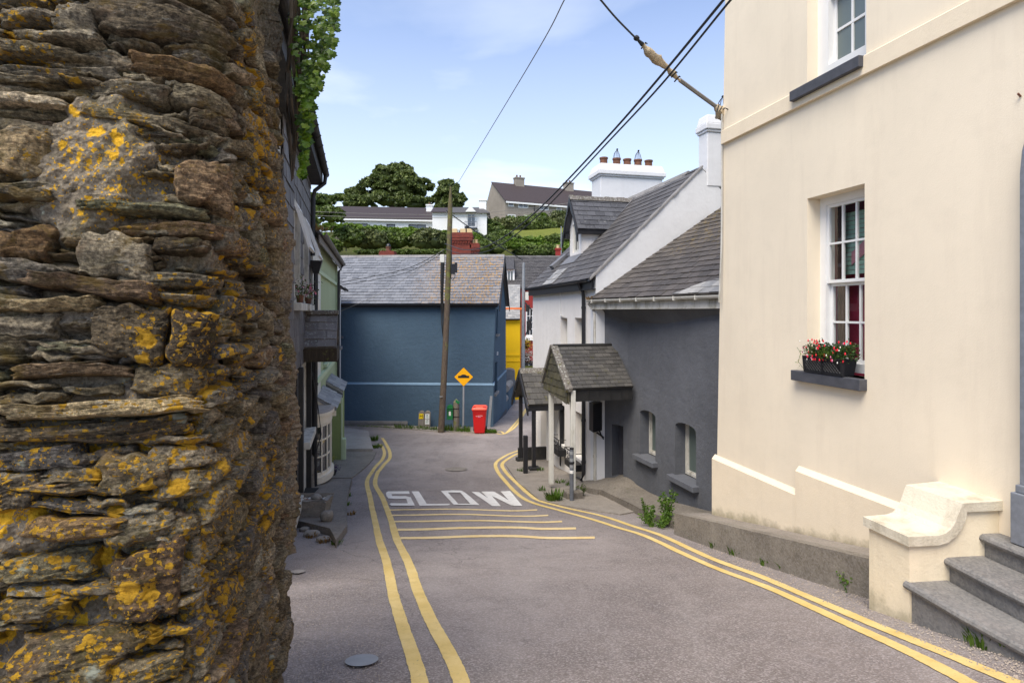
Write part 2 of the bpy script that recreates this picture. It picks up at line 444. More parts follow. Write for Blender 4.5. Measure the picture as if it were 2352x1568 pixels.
def m_roadpaint(name, c, c2):
    n = NT(name)
    f = n.noise(3, 6, 0.7); col = n.mix(n.ramp(f, [(0.35, 0), (0.7, 1)]), c, c2)
    wear = n.ramp(n.noise(45, 6, 0.8), [(0.60, 0), (0.68, 1)])
    sel = n.ramp(n.noise(2.1, 4, 0.6), [(0.36, 0.25), (0.60, 1.0)])
    col = n.mix(n.math('MULTIPLY', wear, sel), col, (0.10, 0.09, 0.085))
    col = n.mix(n.math('MULTIPLY', n.ramp(n.noise(9, 5, 0.7), [(0.52, 0), (0.72, 1)]), 0.35), col, sc3(c, 0.62))
    return n.done(col, 0.7, n.bump(n.math('ADD', n.noise(90, 3), n.vor(95)), 0.35, 0.004), 0.35)
def m_concrete(name, a, b, green=0.0):
    n = NT(name)
    col = n.mix(n.ramp(n.noise(1.6, 7, 0.7), [(0.32, 0), (0.68, 1)]), a, b)
    col = n.mix(n.math('MULTIPLY', n.ramp(n.noise(9, 6, 0.75), [(0.5, 0), (0.72, 1)]), 0.5), col, sc3(a, 0.55))
    sp = n.n('ShaderNodeSeparateXYZ', {0: n.vor(60, out='Color')}).outputs[1]
    col = n.mix(n.math('MULTIPLY', sp, 0.28), col, (0.42, 0.38, 0.34))
    if green: col = n.mix(n.ramp(n.noise(4, 7, 0.75), [(0.66 - 0.2 * green, 0), (0.78 - 0.2 * green, 1)]), col, (0.07, 0.08, 0.025))
    h = n.math('ADD', n.noise(45, 5, 0.7), n.math('MULTIPLY', n.noise(8, 4), 1.5))
    return n.done(col, 0.9, n.bump(h, 0.5, 0.01), 0.25)
def m_wood(name, a, b, lich=0.0):
    n = NT(name)
    g = n.noise(8, 6, 0.7, vec=n.P((6, 6, 0.5)))
    col = n.mix(n.ramp(g, [(0.3, 0), (0.7, 1)]), a, b)
    if lich: col = n.mix(n.ramp(n.noise(5, 6, 0.7), [(0.6 - 0.2 * lich, 0), (0.7 - 0.1 * lich, 1)]), col, (0.16, 0.17, 0.04))
    return n.done(col, 0.8, n.bump(n.noise(14, 6, 0.7, vec=n.P((8, 8, 0.7))), 0.6, 0.01), 0.25)

M = {}
M['asphalt'] = m_asphalt()
M['yellow_line'] = m_roadpaint('yellow_paint', (0.62, 0.44, 0.14), (0.74, 0.56, 0.24))
M['rumble'] = m_roadpaint('pale_yellow_paint', (0.70, 0.50, 0.22), (0.78, 0.62, 0.34))
M['white_line'] = m_roadpaint('white_road_paint', (0.66, 0.62, 0.56), (0.80, 0.77, 0.71))
M['cream'] = m_render('cream_render', (0.84, 0.725, 0.55), grain=80, gs=0.16, streak=0.22, dark=(0.56, 0.46, 0.34), patch=0.035, coarse=0.16)
M['cream_trim'] = m_render('cream_trim', (0.84, 0.71, 0.52), grain=70, gs=0.2, streak=0.14, dark=(0.4, 0.33, 0.24), patch=0.03, foot=(-1.09, -.225, .22))
M['cheek'] = m_render('cheek_render', (0.82, 0.70, 0.50), grain=50, gs=0.3, streak=0.3, dark=(0.42, 0.35, 0.22), patch=0.05, foot=(-2.52, 0.0, .30))
M['cream_cap'] = m_paint('cream_cap', (0.68, 0.61, 0.47), 0.75, 0.05, 5, 0.5, 0.01, dirt=0.45, dirtcol=(0.3, 0.25, 0.16))
M['grey_render'] = m_render('dark_grey_render', (0.118, 0.122, 0.134), grain=60, gs=0.5, streak=0.35, dark=(0.155, 0.16, 0.168), patch=0.18, coarse=0.4)
M['grey_sill'] = m_paint('grey_sill', (0.12, 0.125, 0.14), 0.6, 0.12)
M['white_render'] = m_render('white_render', (0.83, 0.785, 0.735), grain=60, gs=0.4, streak=0.14, dark=(0.42, 0.39, 0.35), patch=0.04)
M['white_gable'] = m_render('white_gable_render', (0.74, 0.735, 0.73), grain=18, gs=0.2, streak=0.16, dark=(0.5, 0.48, 0.46), patch=0.03, coarse=0.35)
M['blue_render'] = m_render('blue_render', (0.066, 0.108, 0.152), grain=30, gs=1.0, streak=0.22, dark=(0.055, 0.09, 0.13), patch=0.08, coarse=0.2)
M['blue_trim'] = m_paint('blue_trim', (0.17, 0.27, 0.37), 0.7, 0.08)
M['blue_light'] = M['blue_render']
M['plinth_dark'] = m_paint('dark_plinth', (0.055, 0.055, 0.065), 0.8, 0.15)
M['green_render'] = m_render('sage_render', (0.40, 0.455, 0.27), grain=50, gs=0.5, streak=0.2, dark=(0.2, 0.22, 0.12), patch=0.06)
M['olive_render'] = m_render('olive_render', (0.26, 0.31, 0.13), grain=40, gs=0.9, streak=0.2, dark=(0.12, 0.13, 0.07), patch=0.08)
M['green_trim'] = m_paint('pale_green_trim', (0.48, 0.56, 0.36), 0.7, 0.06)
M['yellow_render'] = m_render('yellow_render', (0.80, 0.50, 0.012), grain=60, gs=0.3, streak=0.08, dark=(0.5, 0.3, 0.02), patch=0.03)
M['orange'] = m_paint('orange_paint', (0.75, 0.16, 0.02), 0.6, 0.06)
M['red_render'] = m_render('red_render', (0.27, 0.035, 0.03), grain=60, gs=0.3, streak=0.15, dark=(0.1, 0.02, 0.02), patch=0.06)
M['white_paint'] = m_paint('white_paint', (0.80, 0.79, 0.76), 0.45, 0.03, dirt=0.1, dirtcol=(0.4, 0.36, 0.3))
M['offwhite'] = m_paint('off_white_paint', (0.66, 0.64, 0.57), 0.5, 0.06, dirt=0.25, dirtcol=(0.3, 0.27, 0.2))
M['old_white'] = m_paint('weathered_white_paint', (0.58, 0.55, 0.48), 0.7, 0.12, 8, 0.4, 0.01, dirt=0.5, dirtcol=(0.16, 0.14, 0.10))
M['cream_paint'] = m_paint('cream_gloss', (0.78, 0.70, 0.56), 0.4, 0.04)
M['black'] = m_paint('black_paint', (0.018, 0.018, 0.021), 0.45, 0.2)
M['black_old'] = m_paint('weathered_black', (0.022, 0.021, 0.020), 0.7, 0.3, 6, 0.4, 0.01, dirt=0.3, dirtcol=(0.07, 0.06, 0.045))
M['gutter_grey'] = m_paint('weathered_gutter', (0.52, 0.50, 0.45), 0.6, 0.08, dirt=0.5, dirtcol=(0.17, 0.15, 0.09))
M['lead'] = m_paint('lead_flashing', (0.16, 0.16, 0.17), 0.6, 0.15)
M['conc'] = m_concrete('footway_concrete', (0.185, 0.158, 0.128), (0.290, 0.252, 0.208), 0.08)
M['conc_pale'] = m_concrete('pale_concrete', (0.30, 0.265, 0.235), (0.40, 0.36, 0.32))
M['conc_dark'] = m_concrete('old_paving', (0.150, 0.128, 0.104), (0.235, 0.205, 0.168), 0.12)
M['kerb'] = m_concrete('kerb_concrete', (0.110, 0.093, 0.072), (0.185, 0.158, 0.122), 0.3)
M['kerb_pale'] = m_concrete('retaining_kerb', (0.125, 0.106, 0.082), (0.240, 0.210, 0.165), 0.15)
M['step_stone'] = m_concrete('limestone_step', (0.125, 0.122, 0.118), (0.215, 0.208, 0.195), 0.03)
M['door_stone'] = m_paint('grey_limestone', (0.19, 0.20, 0.22), 0.65, 0.15, 20, 0.3)
M['dark_sill'] = m_paint('slate_sill', (0.072, 0.073, 0.082), 0.6, 0.2, 10)
M['iron'] = m_paint('black_iron', (0.015, 0.015, 0.016), 0.4, 0.2)
M['galv'] = m_paint('galvanised_steel', (0.26, 0.27, 0.28), 0.6, 0.15, 5, 0.15, spec=0.4)
M['grey_metal'] = m_paint('grey_metal', (0.12, 0.13, 0.15), 0.45, 0.15, 6, 0.15, spec=0.5)
M['terracotta'] = m_paint('terracotta', (0.15, 0.065, 0.038), 0.85, 0.3, 9, 0.4, dirt=0.4, dirtcol=(0.05, 0.035, 0.025))
M['buff_pot'] = m_paint('buff_pot', (0.62, 0.46, 0.24), 0.8, 0.15, 9)
M['glass'] = m_glass('window_glass')
M['glass_green'] = m_glass('frosted_green_glass', (0.10, 0.13, 0.115), rough=0.35)
M['pane'] = m_pane('clear_pane')
M['interior'] = m_paint('dark_interior', (0.03, 0.025, 0.022), 0.9)
M['maroon'] = m_paint('maroon_reflection_and_door', (0.50, 0.05, 0.11), 0.9, 0.1)  # painted reflection in the lower cream window, also the door colour
M['brown_curtain'] = m_paint('brown_curtain', (0.09, 0.05, 0.042), 0.9, 0.1)
M['mint'] = m_paint('mint_reflection', (0.36, 0.56, 0.45), 0.8, 0.05)
M['pink'] = m_paint('pink_reflection', (0.55, 0.25, 0.30), 0.8, 0.05)
M['red_plastic'] = m_paint('red_plastic', (0.62, 0.008, 0.008), 0.42, 0.05, 3, 0.05, spec=0.5)
M['red_lid'] = m_paint('faded_red_plastic', (0.80, 0.10, 0.05), 0.45, 0.08, 3, 0.05, spec=0.5)
M['rubber'] = m_paint('black_rubber', (0.02, 0.02, 0.02), 0.8)
M['sign_yellow'] = m_paint('sign_yellow', (0.90, 0.42, 0.005), 0.4, 0.02, 3, 0.0)
M['h_yellow'] = m_paint('plate_yellow', (0.88, 0.62, 0.01), 0.4, 0.03)
M['plate_white'] = m_paint('plate_white', (0.75, 0.75, 0.70), 0.45, 0.05)
M['post_green'] = m_paint('post_box_green', (0.015, 0.16, 0.045), 0.4, 0.08)
M['pole_wood'] = m_wood('pole_wood', (0.055, 0.036, 0.024), (0.15, 0.115, 0.085), 0.15)
M['pole_top'] = m_wood('mossy_pole_wood', (0.07, 0.05, 0.028), (0.15, 0.125, 0.065), 0.55)
M['grey_wood'] = m_wood('grey_timber', (0.12, 0.10, 0.08), (0.24, 0.21, 0.165), 0.2)
M['dark_wood'] = m_wood('dark_timber', (0.025, 0.019, 0.013), (0.075, 0.055, 0.035), 0.05)
M['cable'] = m_paint('black_cable', (0.03, 0.03, 0.032), 0.6)
M['cable_grey'] = m_paint('grey_cable', (0.20, 0.19, 0.17), 0.7)
M['wrap'] = m_paint('tan_wrapping', (0.50, 0.40, 0.26), 0.85, 0.2, 12, 0.8, 0.02, dirt=0.3)
M['lich_stone'] = m_concrete('lichened_stone', (0.14, 0.12, 0.09), (0.34, 0.31, 0.27), 0.15)
M['pebble'] = m_paint('pebbles', (0.36, 0.30, 0.24), 0.8, 0.3, 18)
M['slate_blue'] = m_slate('grey_blue_slates', (0.140, 0.146, 0.160), (0.205, 0.210, 0.224), lichen=0.8, wear=0.25, lpos=((-1.9, 26.5, 1.6), 2.2, (0.8, 0.4, 0.6)))
M['slate_dark'] = m_slate('dark_slates', (0.062, 0.057, 0.054), (0.105, 0.096, 0.090), white=0.15, moss=0.1)
M['slate_old'] = m_slate('brown_old_slates', (0.056, 0.048, 0.042), (0.100, 0.085, 0.074), white=0.2, moss=0.2, lichen=0.6, lcol=(0.24, 0.16, 0.02), lpos=((6.2, 12.0, 2.6), 2.2, (0.55, 0.5, 1.0)))
M['slate_dormer'] = m_slate('speckled_slates', (0.050, 0.050, 0.055), (0.088, 0.088, 0.095), white=0.45)
M['slate_canopy'] = m_slate('mossy_canopy_slates', (0.044, 0.041, 0.038), (0.090, 0.083, 0.074), white=0.25, moss=0.35)
M['slate_mossy'] = m_slate('green_hung_slates', (0.050, 0.046, 0.034), (0.115, 0.102, 0.062), moss=0.6)
M['slate_pale'] = m_slate('pale_grey_slates', (0.20, 0.20, 0.20), (0.36, 0.345, 0.32), wear=0.4)
M['slate_hung'] = m_slate('hung_wall_slates', (0.085, 0.078, 0.078), (0.15, 0.138, 0.135), white=0.2)
M['slate_hood'] = m_slate('lichened_hood_slates', (0.11, 0.095, 0.082), (0.20, 0.175, 0.155), white=0.9)
M['slate_far'] = m_slate('far_terrace_slates', (0.034, 0.031, 0.032), (0.070, 0.064, 0.062), white=0.7)
M['ridge_tile'] = m_concrete('ridge_tile', (0.15, 0.145, 0.14), (0.26, 0.25, 0.245))
M['ridge_old'] = m_slate('lichened_ridge', (0.10, 0.085, 0.07), (0.16, 0.14, 0.12), white=1.2, moss=0.5)
M['far_roof'] = m_slate('brown_concrete_tiles', (0.040, 0.028, 0.027), (0.062, 0.045, 0.042))
M['pebbledash'] = m_render('grey_pebbledash', (0.30, 0.26, 0.215), grain=20, gs=0.6, streak=0.25, dark=(0.16, 0.14, 0.12), patch=0.1)
M['far_white'] = m_render('far_white_render', (0.80, 0.79, 0.76), grain=10, gs=0.1, streak=0.06, patch=0.02)
def m_brick():
    n = NT('red_brick')
    sx = n.n('ShaderNodeSeparateXYZ', {0: n.P()})
    v = n.n('ShaderNodeCombineXYZ', {0: n.math('ADD', sx.outputs[0], sx.outputs[1]), 1: sx.outputs[2], 2: 0.0}).outputs[0]
    b = n.n('ShaderNodeTexBrick', {'Vector': v, 'Color1': (0.26, 0.050, 0.030), 'Color2': (0.16, 0.034, 0.024), 'Mortar': (0.11, 0.06, 0.05), 'Scale': 1.0,
            'Mortar Size': 0.008, 'Brick Width': 0.23, 'Row Height': 0.078})
    return n.done(b.outputs['Color'], 0.85, n.bump(n.math('MULTIPLY', b.outputs['Fac'], -1.0), 0.5, 0.01), 0.2)
M['brick'] = m_brick()
def m_grass(name, a, b, c):
    n = NT(name)
    col = n.mix(n.ramp(n.noise(0.35, 6, 0.7), [(0.35, 0), (0.65, 1)]), a, b)
    col = n.mix(n.ramp(n.noise(1.7, 5, 0.7), [(0.55, 0), (0.7, 1)]), col, c)
    return n.done(col, 0.95, n.bump(n.noise(6, 5, 0.8), 0.8, 0.3), 0.1)
M['ground'] = m_grass('hillside', (0.055, 0.070, 0.018), (0.10, 0.105, 0.03), (0.12, 0.095, 0.04))
M['field'] = m_grass('mown_field', (0.155, 0.18, 0.035), (0.19, 0.205, 0.045), (0.16, 0.15, 0.05))
M['dry_grass'] = m_grass('dry_grass', (0.20, 0.155, 0.06), (0.15, 0.13, 0.05), (0.11, 0.11, 0.035))
M['leaf_dark'] = m_leaf('dark_tree_leaves', [(0.050, 0.070, 0.020), (0.100, 0.130, 0.034), (0.165, 0.195, 0.055)], trans=0.15)
M['leaf_mid'] = m_leaf('hedge_leaves', [(0.045, 0.068, 0.015), (0.095, 0.135, 0.028), (0.155, 0.20, 0.045)], trans=0.2)
M['leaf_bright'] = m_leaf('bright_hedge_leaves', [(0.07, 0.12, 0.012), (0.12, 0.20, 0.02), (0.17, 0.24, 0.03)], trans=0.25)
M['leaf_bush'] = m_leaf('bush_leaves', [(0.050, 0.066, 0.022), (0.100, 0.120, 0.036), (0.160, 0.170, 0.060)], trans=0.15)
M['weed'] = m_leaf('weed_leaves', [(0.040, 0.085, 0.010), (0.080, 0.150, 0.018), (0.14, 0.21, 0.035)], trans=0.3)
M['ivy'] = m_leaf('ivy_leaves', [(0.030, 0.065, 0.008), (0.070, 0.135, 0.012), (0.130, 0.220, 0.022), (0.24, 0.33, 0.05)], rough=0.4, trans=0.35)
M['euonymus'] = m_leaf('variegated_leaves', [(0.14, 0.20, 0.03), (0.42, 0.42, 0.10), (0.55, 0.52, 0.18)], trans=0.3)
M['purple_leaf'] = m_leaf('purple_leaves', [(0.03, 0.012, 0.06), (0.06, 0.02, 0.14), (0.09, 0.03, 0.20)])
M['fuchsia_leaf'] = m_leaf('fuchsia_leaves', [(0.022, 0.045, 0.014), (0.045, 0.075, 0.022), (0.08, 0.15, 0.03)])
M['flower_red'] = m_paint('red_petals', (0.70, 0.02, 0.04), 0.5)
M['flower_pink'] = m_paint('pink_petals', (0.75, 0.20, 0.35), 0.5)
M['flower_white'] = m_paint('white_petals', (0.80, 0.76, 0.66), 0.5)
M['flower_yellow'] = m_paint('yellow_petals', (0.80, 0.60, 0.05), 0.5)
M['bark'] = m_wood('bark', (0.06, 0.045, 0.03), (0.14, 0.11, 0.08))
M['dry_leaf'] = m_leaf('dead_leaves', [(0.16, 0.08, 0.03), (0.26, 0.14, 0.05), (0.30, 0.20, 0.08)])

# ------------------------------------------------------------------ ground, street, paving
def axis(stops):
    out = [stops[0][0]]
    for (a, _), (b, st) in zip(stops[:-1], stops[1:]):
        n = max(1, int(round((b - a) / st))); out += [a + (b - a) * (i + 1) / n for i in range(n)]
    return np.array(out)
def sheet(name, xs, ys, zf, m, kind='structure'):
    X, Y = np.meshgrid(xs, ys); Z = zf(X, Y); V = np.stack([X, Y, Z], -1).reshape(-1, 3)
    nx, ny = len(xs), len(ys); i = np.arange(nx - 1); j = np.arange(ny - 1)
    a = (j[:, None] * nx + i[None, :]).ravel()
    return np_mesh(name, V, np.stack([a, a + 1, a + nx + 1, a + nx], -1), m, smooth=True, kind=kind)
xs = axis([(-1500, 0), (-300, 150), (-60, 12), (60, 2.0), (300, 12), (1500, 150)])
ys = axis([(-60, 0), (-20, 8), (48, 2), (130, 1.0), (300, 6), (2500, 100)])
def zground(X, Y):
    s = np.clip((54 - Y) / 3, 0, 1); bump = np.clip((Y - 56) / 10, 0, 1)
    n = fbm(np.stack([X.ravel() * 0.11, Y.ravel() * 0.11, 0 * X.ravel()], -1), 4, 3).reshape(X.shape)
    return Gn(X, Y) - 0.10 * s - 0.0 + 0.9 * bump * n
ground = sheet('ground', xs, ys, zground, M['ground'])
rx = axis([(-9, 0), (9, 0.15)]); ry = axis([(-9, 0), (50, 0.1)])
def zroad(X, Y):
    return Gn(X, Y) + 0.006 * fbm(np.stack([X.ravel() * 1.2, Y.ravel() * 1.2, 0 * X.ravel()], -1), 3, 5).reshape(X.shape)
road = sheet('road', rx, ry, zroad, M['asphalt'])
LIFT = 0.006
def Gr(x, y): return float(zroad(np.array([[x]]), np.array([[y]]))[0, 0])
def RGr(px, py, up=0.0):
    p = RG(px, py, up); p.z = Gr(p.x, p.y) + up; return p

def c4(x, y): return (659.6 + .3205 * x, 848.1 + .3205 * y)
def c6(x, y): return (653.3 + .3189 * x, 1068.0 + .3189 * y)
def r6(x, y): return (1118.2 + .3406 * x, 722.4 + .3406 * y)
def c7(x, y): return (1633.3 + .5994 * x, 628.2 + .5994 * y)
def smooth_line(pts, n=6):
    """Catmull-Rom through plan points"""
    p = [2 * pts[0] - pts[1]] + list(pts) + [2 * pts[-1] - pts[-2]]; out = []
    for i in range(1, len(p) - 2):
        for k in range(n):
            t = k / n
            out.append(0.5 * ((2 * p[i]) + (p[i + 1] - p[i - 1]) * t + (2 * p[i - 1] - 5 * p[i] + 4 * p[i + 1] - p[i + 2]) * t * t + (3 * p[i] - p[i - 1] - 3 * p[i + 1] + p[i + 2]) * t ** 3))
    out.append(pts[-1]); return out
def line_marking(px, width, label, m, seed):
    pts = [RG(*q) for q in px]; pts = [Vector((p.x, p.y, 0)) for p in pts]
    c = smooth_line(pts, 24)
    mb = MB(); rr = random.Random(seed); N = len(c)
    V = []; jl = jr = 0
    for i, p in enumerate(c):
        t = (c[min(i + 1, N - 1)] - c[max(i - 1, 0)]).normalized(); s = Vector((t.y, -t.x, 0))
        jl = jl * 0.75 + rr.uniform(-1, 1) * 0.0022; jr = jr * 0.75 + rr.uniform(-1, 1) * 0.0022
        w = width / 2
        for q in (p - s * (w + jl + rr.uniform(-.0012, .0012)), p + s * (w + jr + rr.uniform(-.0012, .0012))):
            V.append((q.x, q.y, Gr(q.x, q.y) + LIFT))
    Fq = [(2 * i, 2 * i + 1, 2 * i + 3, 2 * i + 2) for i in range(N - 1)]
    o = np_mesh('painted_line', V, Fq, m, road); o['label'] = label
    return o
outerL = [c6(1010, 1760), c6(975, 1568), c6(932, 1400), c6(840, 1120), c6(778, 900), c6(736, 700), c6(683, 540), c6(652, 400), c6(629, 300), c6(615, 220), c6(596, 150),
          c6(600, 100), c6(631, 50), c4(605, 740), c4(640, 690), c4(682, 645), c4(697, 600), c4(686, 562), c4(668, 535)]
innerL = [c6(1330, 1760), c6(1275, 1568), c6(1207, 1400), c6(1057, 1120), c6(960, 900), c6(892, 700), c6(812, 540), c6(769, 400), c6(732, 300), c6(699, 220), c6(657, 150),
          c6(656, 100), c6(674, 50), c4(665, 720), c4(696, 680), c4(733, 640), c4(737, 600), c4(722, 560), c4(700, 520), c4(681, 492)]
lineA = [r6(325, 895), r6(300, 897), r6(210, 918), r6(120, 955), r6(62, 1000), r6(72, 1055), r6(130, 1130), r6(190, 1195), r6(245, 1238), r6(325, 1275), r6(480, 1318), r6(700, 1378),
         r6(900, 1440), r6(1100, 1507), c7(0, 1121), c7(200, 1196), c7(400, 1285), c7(600, 1376), c7(760, 1450), c7(900, 1520), c7(1000, 1575)]
lineB = [r6(330, 912), r6(300, 915), r6(225, 932), r6(150, 967), r6(104, 1008), r6(125, 1058), r6(200, 1135), r6(270, 1200), r6(345, 1252), r6(500, 1296), r6(760, 1354), r6(1000, 1430),
         r6(1200, 1500), c7(0, 1090), c7(200, 1165), c7(400, 1250), c7(600, 1335), c7(800, 1415), c7(1000, 1497), c7(1199, 1580)]
lineC = [(1098, 990), (1130, 992.5), (1150, 990.5), c4(1560, 460), c4(1600, 425), c4(1660, 355), c4(1720, 270), c4(1760, 210), c4(1790, 150)]
lineD = [(1040, 989.5), (1100, 993.5), (1135, 994.5), c4(1540, 465), c4(1590, 445), c4(1640, 405), c4(1690, 330), c4(1745, 245), c4(1790, 175)]
line_marking(outerL, 0.098, 'outer yellow line on the left kerb side', M['yellow_line'], 1)
line_marking(innerL, 0.103, 'inner yellow line on the left, towards the road centre', M['yellow_line'], 2)
line_marking(lineA, 0.10, 'road side yellow line bending round the right kerb', M['yellow_line'], 3)
line_marking(lineB, 0.10, 'kerb side yellow line bending round the right kerb', M['yellow_line'], 4)
line_marking(lineC, 0.10, 'kerb side yellow line round the blue house corner', M['yellow_line'], 5)
line_marking(lineD, 0.10, 'road side yellow line round the blue house corner', M['yellow_line'], 6)
bars = [([(755, 322), (950, 318), (1150, 316), (1350, 319), (1550, 324), (1700, 325), (1820, 320)], 4.0),
        ([(770, 360), (1000, 357), (1150, 353), (1350, 354), (1600, 362), (1780, 364), (1900, 360)], 4.5),
        ([(790, 405), (1000, 403), (1250, 398), (1450, 397), (1650, 403), (1850, 409), (2000, 404)], 5.5),
        ([(815, 463), (1000, 461), (1250, 452), (1500, 448), (1700, 449), (1850, 456), (2100, 453)], 7.5),
        ([(835, 522), (1050, 520), (1300, 512), (1550, 507), (1700, 510), (1850, 520), (2000, 524), (2235, 521)], 8.0)]
for k, (pl, h) in enumerate(bars):
    c = smooth_line([Vector((x, y, 0)) for x, y in pl], 16); V = []; rr = random.Random(k + 40)
    for p in c:
        for sgn in (-1, 1): V.append(RGr(*c6(p.x, p.y + sgn * h + rr.uniform(-.6, .6)), up=LIFT))
    o = np_mesh('rumble_bar', [tuple(v) for v in V], [(2 * i, 2 * i + 1, 2 * i + 3, 2 * i + 2) for i in range(len(c) - 1)], M['rumble'], road)
LET = {'letter_s': [[(722, 873), (873, 871), (878, 890), (748, 892)], [(708, 882), (722, 873), (748, 892), (752, 903), (768, 926), (724, 921), (712, 905)],
                    [(724, 921), (735, 905), (848, 906), (872, 926), (768, 926)], [(846, 905), (885, 914), (915, 973), (866, 960)], [(742, 957), (866, 958), (915, 974), (747, 975), (733, 966)]],
       'letter_l': [[(892, 872), (942, 872), (1000, 960), (950, 974)], [(950, 974), (1000, 960), (1160, 961), (1168, 967), (1150, 972)]],
       'letter_o': [[(1100, 869), (1152, 880), (1225, 962), (1195, 968)], [(1100, 869), (1180, 865), (1250, 867), (1275, 880), (1152, 880)],
                    [(1240, 880), (1275, 880), (1300, 900), (1380, 971), (1312, 962)], [(1195, 968), (1225, 962), (1312, 962), (1380, 971)]],
       'letter_w': [[(1318, 873), (1375, 877), (1530, 978), (1468, 976)], [(1392, 873), (1438, 872), (1532, 978), (1490, 970)],
                    [(1400, 873), (1482, 873), (1650, 975), (1605, 972)], [(1528, 873), (1596, 869), (1686, 975), (1625, 976)]]}
for nm, polys in LET.items():
    mb = MB(); k = 0
    for pl in polys:
        k += 1
        n = len(pl); dense = []
        for i in range(n):
            a, b = pl[i], pl[(i + 1) % n]
            for t in (0, .25, .5, .75): dense.append((a[0] + (b[0] - a[0]) * t + R.uniform(-1, 1), a[1] + (b[1] - a[1]) * t + R.uniform(-.5, .5)))
        mb.poly([RGr(*c4(*q), up=LIFT + 0.0018 * k) for q in dense])
    mb.build(nm, M['white_line'], road)
# iron covers in the asphalt
def cover(name, px, py, rx_, m, label, rough=False):
    c = RG(px, py); mb = MB(); ring = []
    for k in range(28):
        a = 2 * math.pi * k / 28; r = rx_ * (R.uniform(.7, 1.15) if rough else 1)
        x, y = c.x + r * math.cos(a), c.y + r * math.sin(a); ring.append((x, y, G(x, y) + 0.017))
    mb.poly(ring); o = mb.build(name, m, road); o['label'] = label
cover('manhole_cover', 831, 1520, 0.105, M['galv'], 'round pale cover in the asphalt near the wall')
cover('manhole_cover', 1048, 1078, 0.30, M['conc_dark'], 'round worn cover beyond the painted letters')
cover('patch', 684, 1315, 0.09, M['conc_pale'], 'pale broken patch at the wall foot', True)
for px, py, r in ((1125, 994, .35), (1240, 1120, .3), (1140, 1085, .5)): cover('patch', px, py + 14, r, M['asphalt'], None, True) if False else None

def slab(name, poly, zf, m, label=None, thick=0.35, grid=0.35, parent=None, kind='structure', edge=0.012):
    """paving with a top that follows zf over a plan polygon, and upright sides"""
    mb = MB()
    tmp = MB(); wall_mesh(tmp, lambda u, v, d: Vector((u, v, zf(u, v))), poly, [], 0, grid)
    mb.v = tmp.v; mb.f = tmp.f
    n = len(poly)
    for i in range(n):
        a, b = poly[i], poly[(i + 1) % n]; L = math.hypot(b[0] - a[0], b[1] - a[1]); k = max(1, int(L / 0.2))
        for j in range(k):
            p = [a[q] + (b[q] - a[q]) * j / k for q in (0, 1)]; r = [a[q] + (b[q] - a[q]) * (j + 1) / k for q in (0, 1)]
            mb.poly([(p[0], p[1], zf(*p)), (r[0], r[1], zf(*r)), (r[0], r[1], zf(*r) - thick), (p[0], p[1], zf(*p) - thick)])
    o = mb.build(name, m, parent, kind=kind if parent is None else None)
    if label: o['label'] = label
    return o
def planpx(pl, up): return [(lambda p: (p.x, p.y))(RG(x, y, up)) for x, y in pl]
nz = lambda x, y, s=2.0: float(fbm(np.array([[x * s, y * s, 3.3]]), 3, 9)[0])
slab('pavement', planpx([(809, 1098), (797, 1145), (798, 1204), (772, 1239), (757, 1212), (672, 1192), (560, 1180), (600, 1100), (719, 1100)], .11), lambda x, y: G(x, y) + .11 + .012 * nz(x, y), M['conc_dark'],
     'dark old paving with a broken corner in front of the slate hung house')
slab('pavement', planpx([(808, 1096), (838, 1073), (858, 1052), (864, 1036), (770, 1032), (690, 1032), (660, 1098)], .04), lambda x, y: G(x, y) + .04 + .008 * nz(x, y), M['conc_dark'], 'worn paving beside the bow window')
slab('pavement', planpx([(700, 977), (783, 979), (846, 989), (857, 1030), (768, 1031), (690, 1031)], .12), lambda x, y: G(x, y) + .12 + .01 * nz(x, y), M['conc_pale'], 'pale raised concrete slab before the green house')
slab('verge', planpx([(780, 966), (900, 973), (1125, 990), (1095, 993), (1000, 990), (880, 979), (780, 975)], .03), lambda x, y: G(x, y) + .03 + .01 * nz(x, y, 6), M['conc'], 'stony strip along the blue wall')
slab('pavement', planpx([r6(125, 1008), r6(160, 975), r6(230, 940), r6(300, 925), r6(400, 925), r6(460, 1020), r6(660, 1120), r6(900, 1085), r6(1330, 1320), r6(1330, 1395), r6(1040, 1320), r6(900, 1345), r6(760, 1325), r6(500, 1280), r6(352, 1245), r6(210, 1128)], .02),
     lambda x, y: G(x, y) + .02 + .01 * nz(x, y), M['conc'], 'worn concrete strip beside the porches')

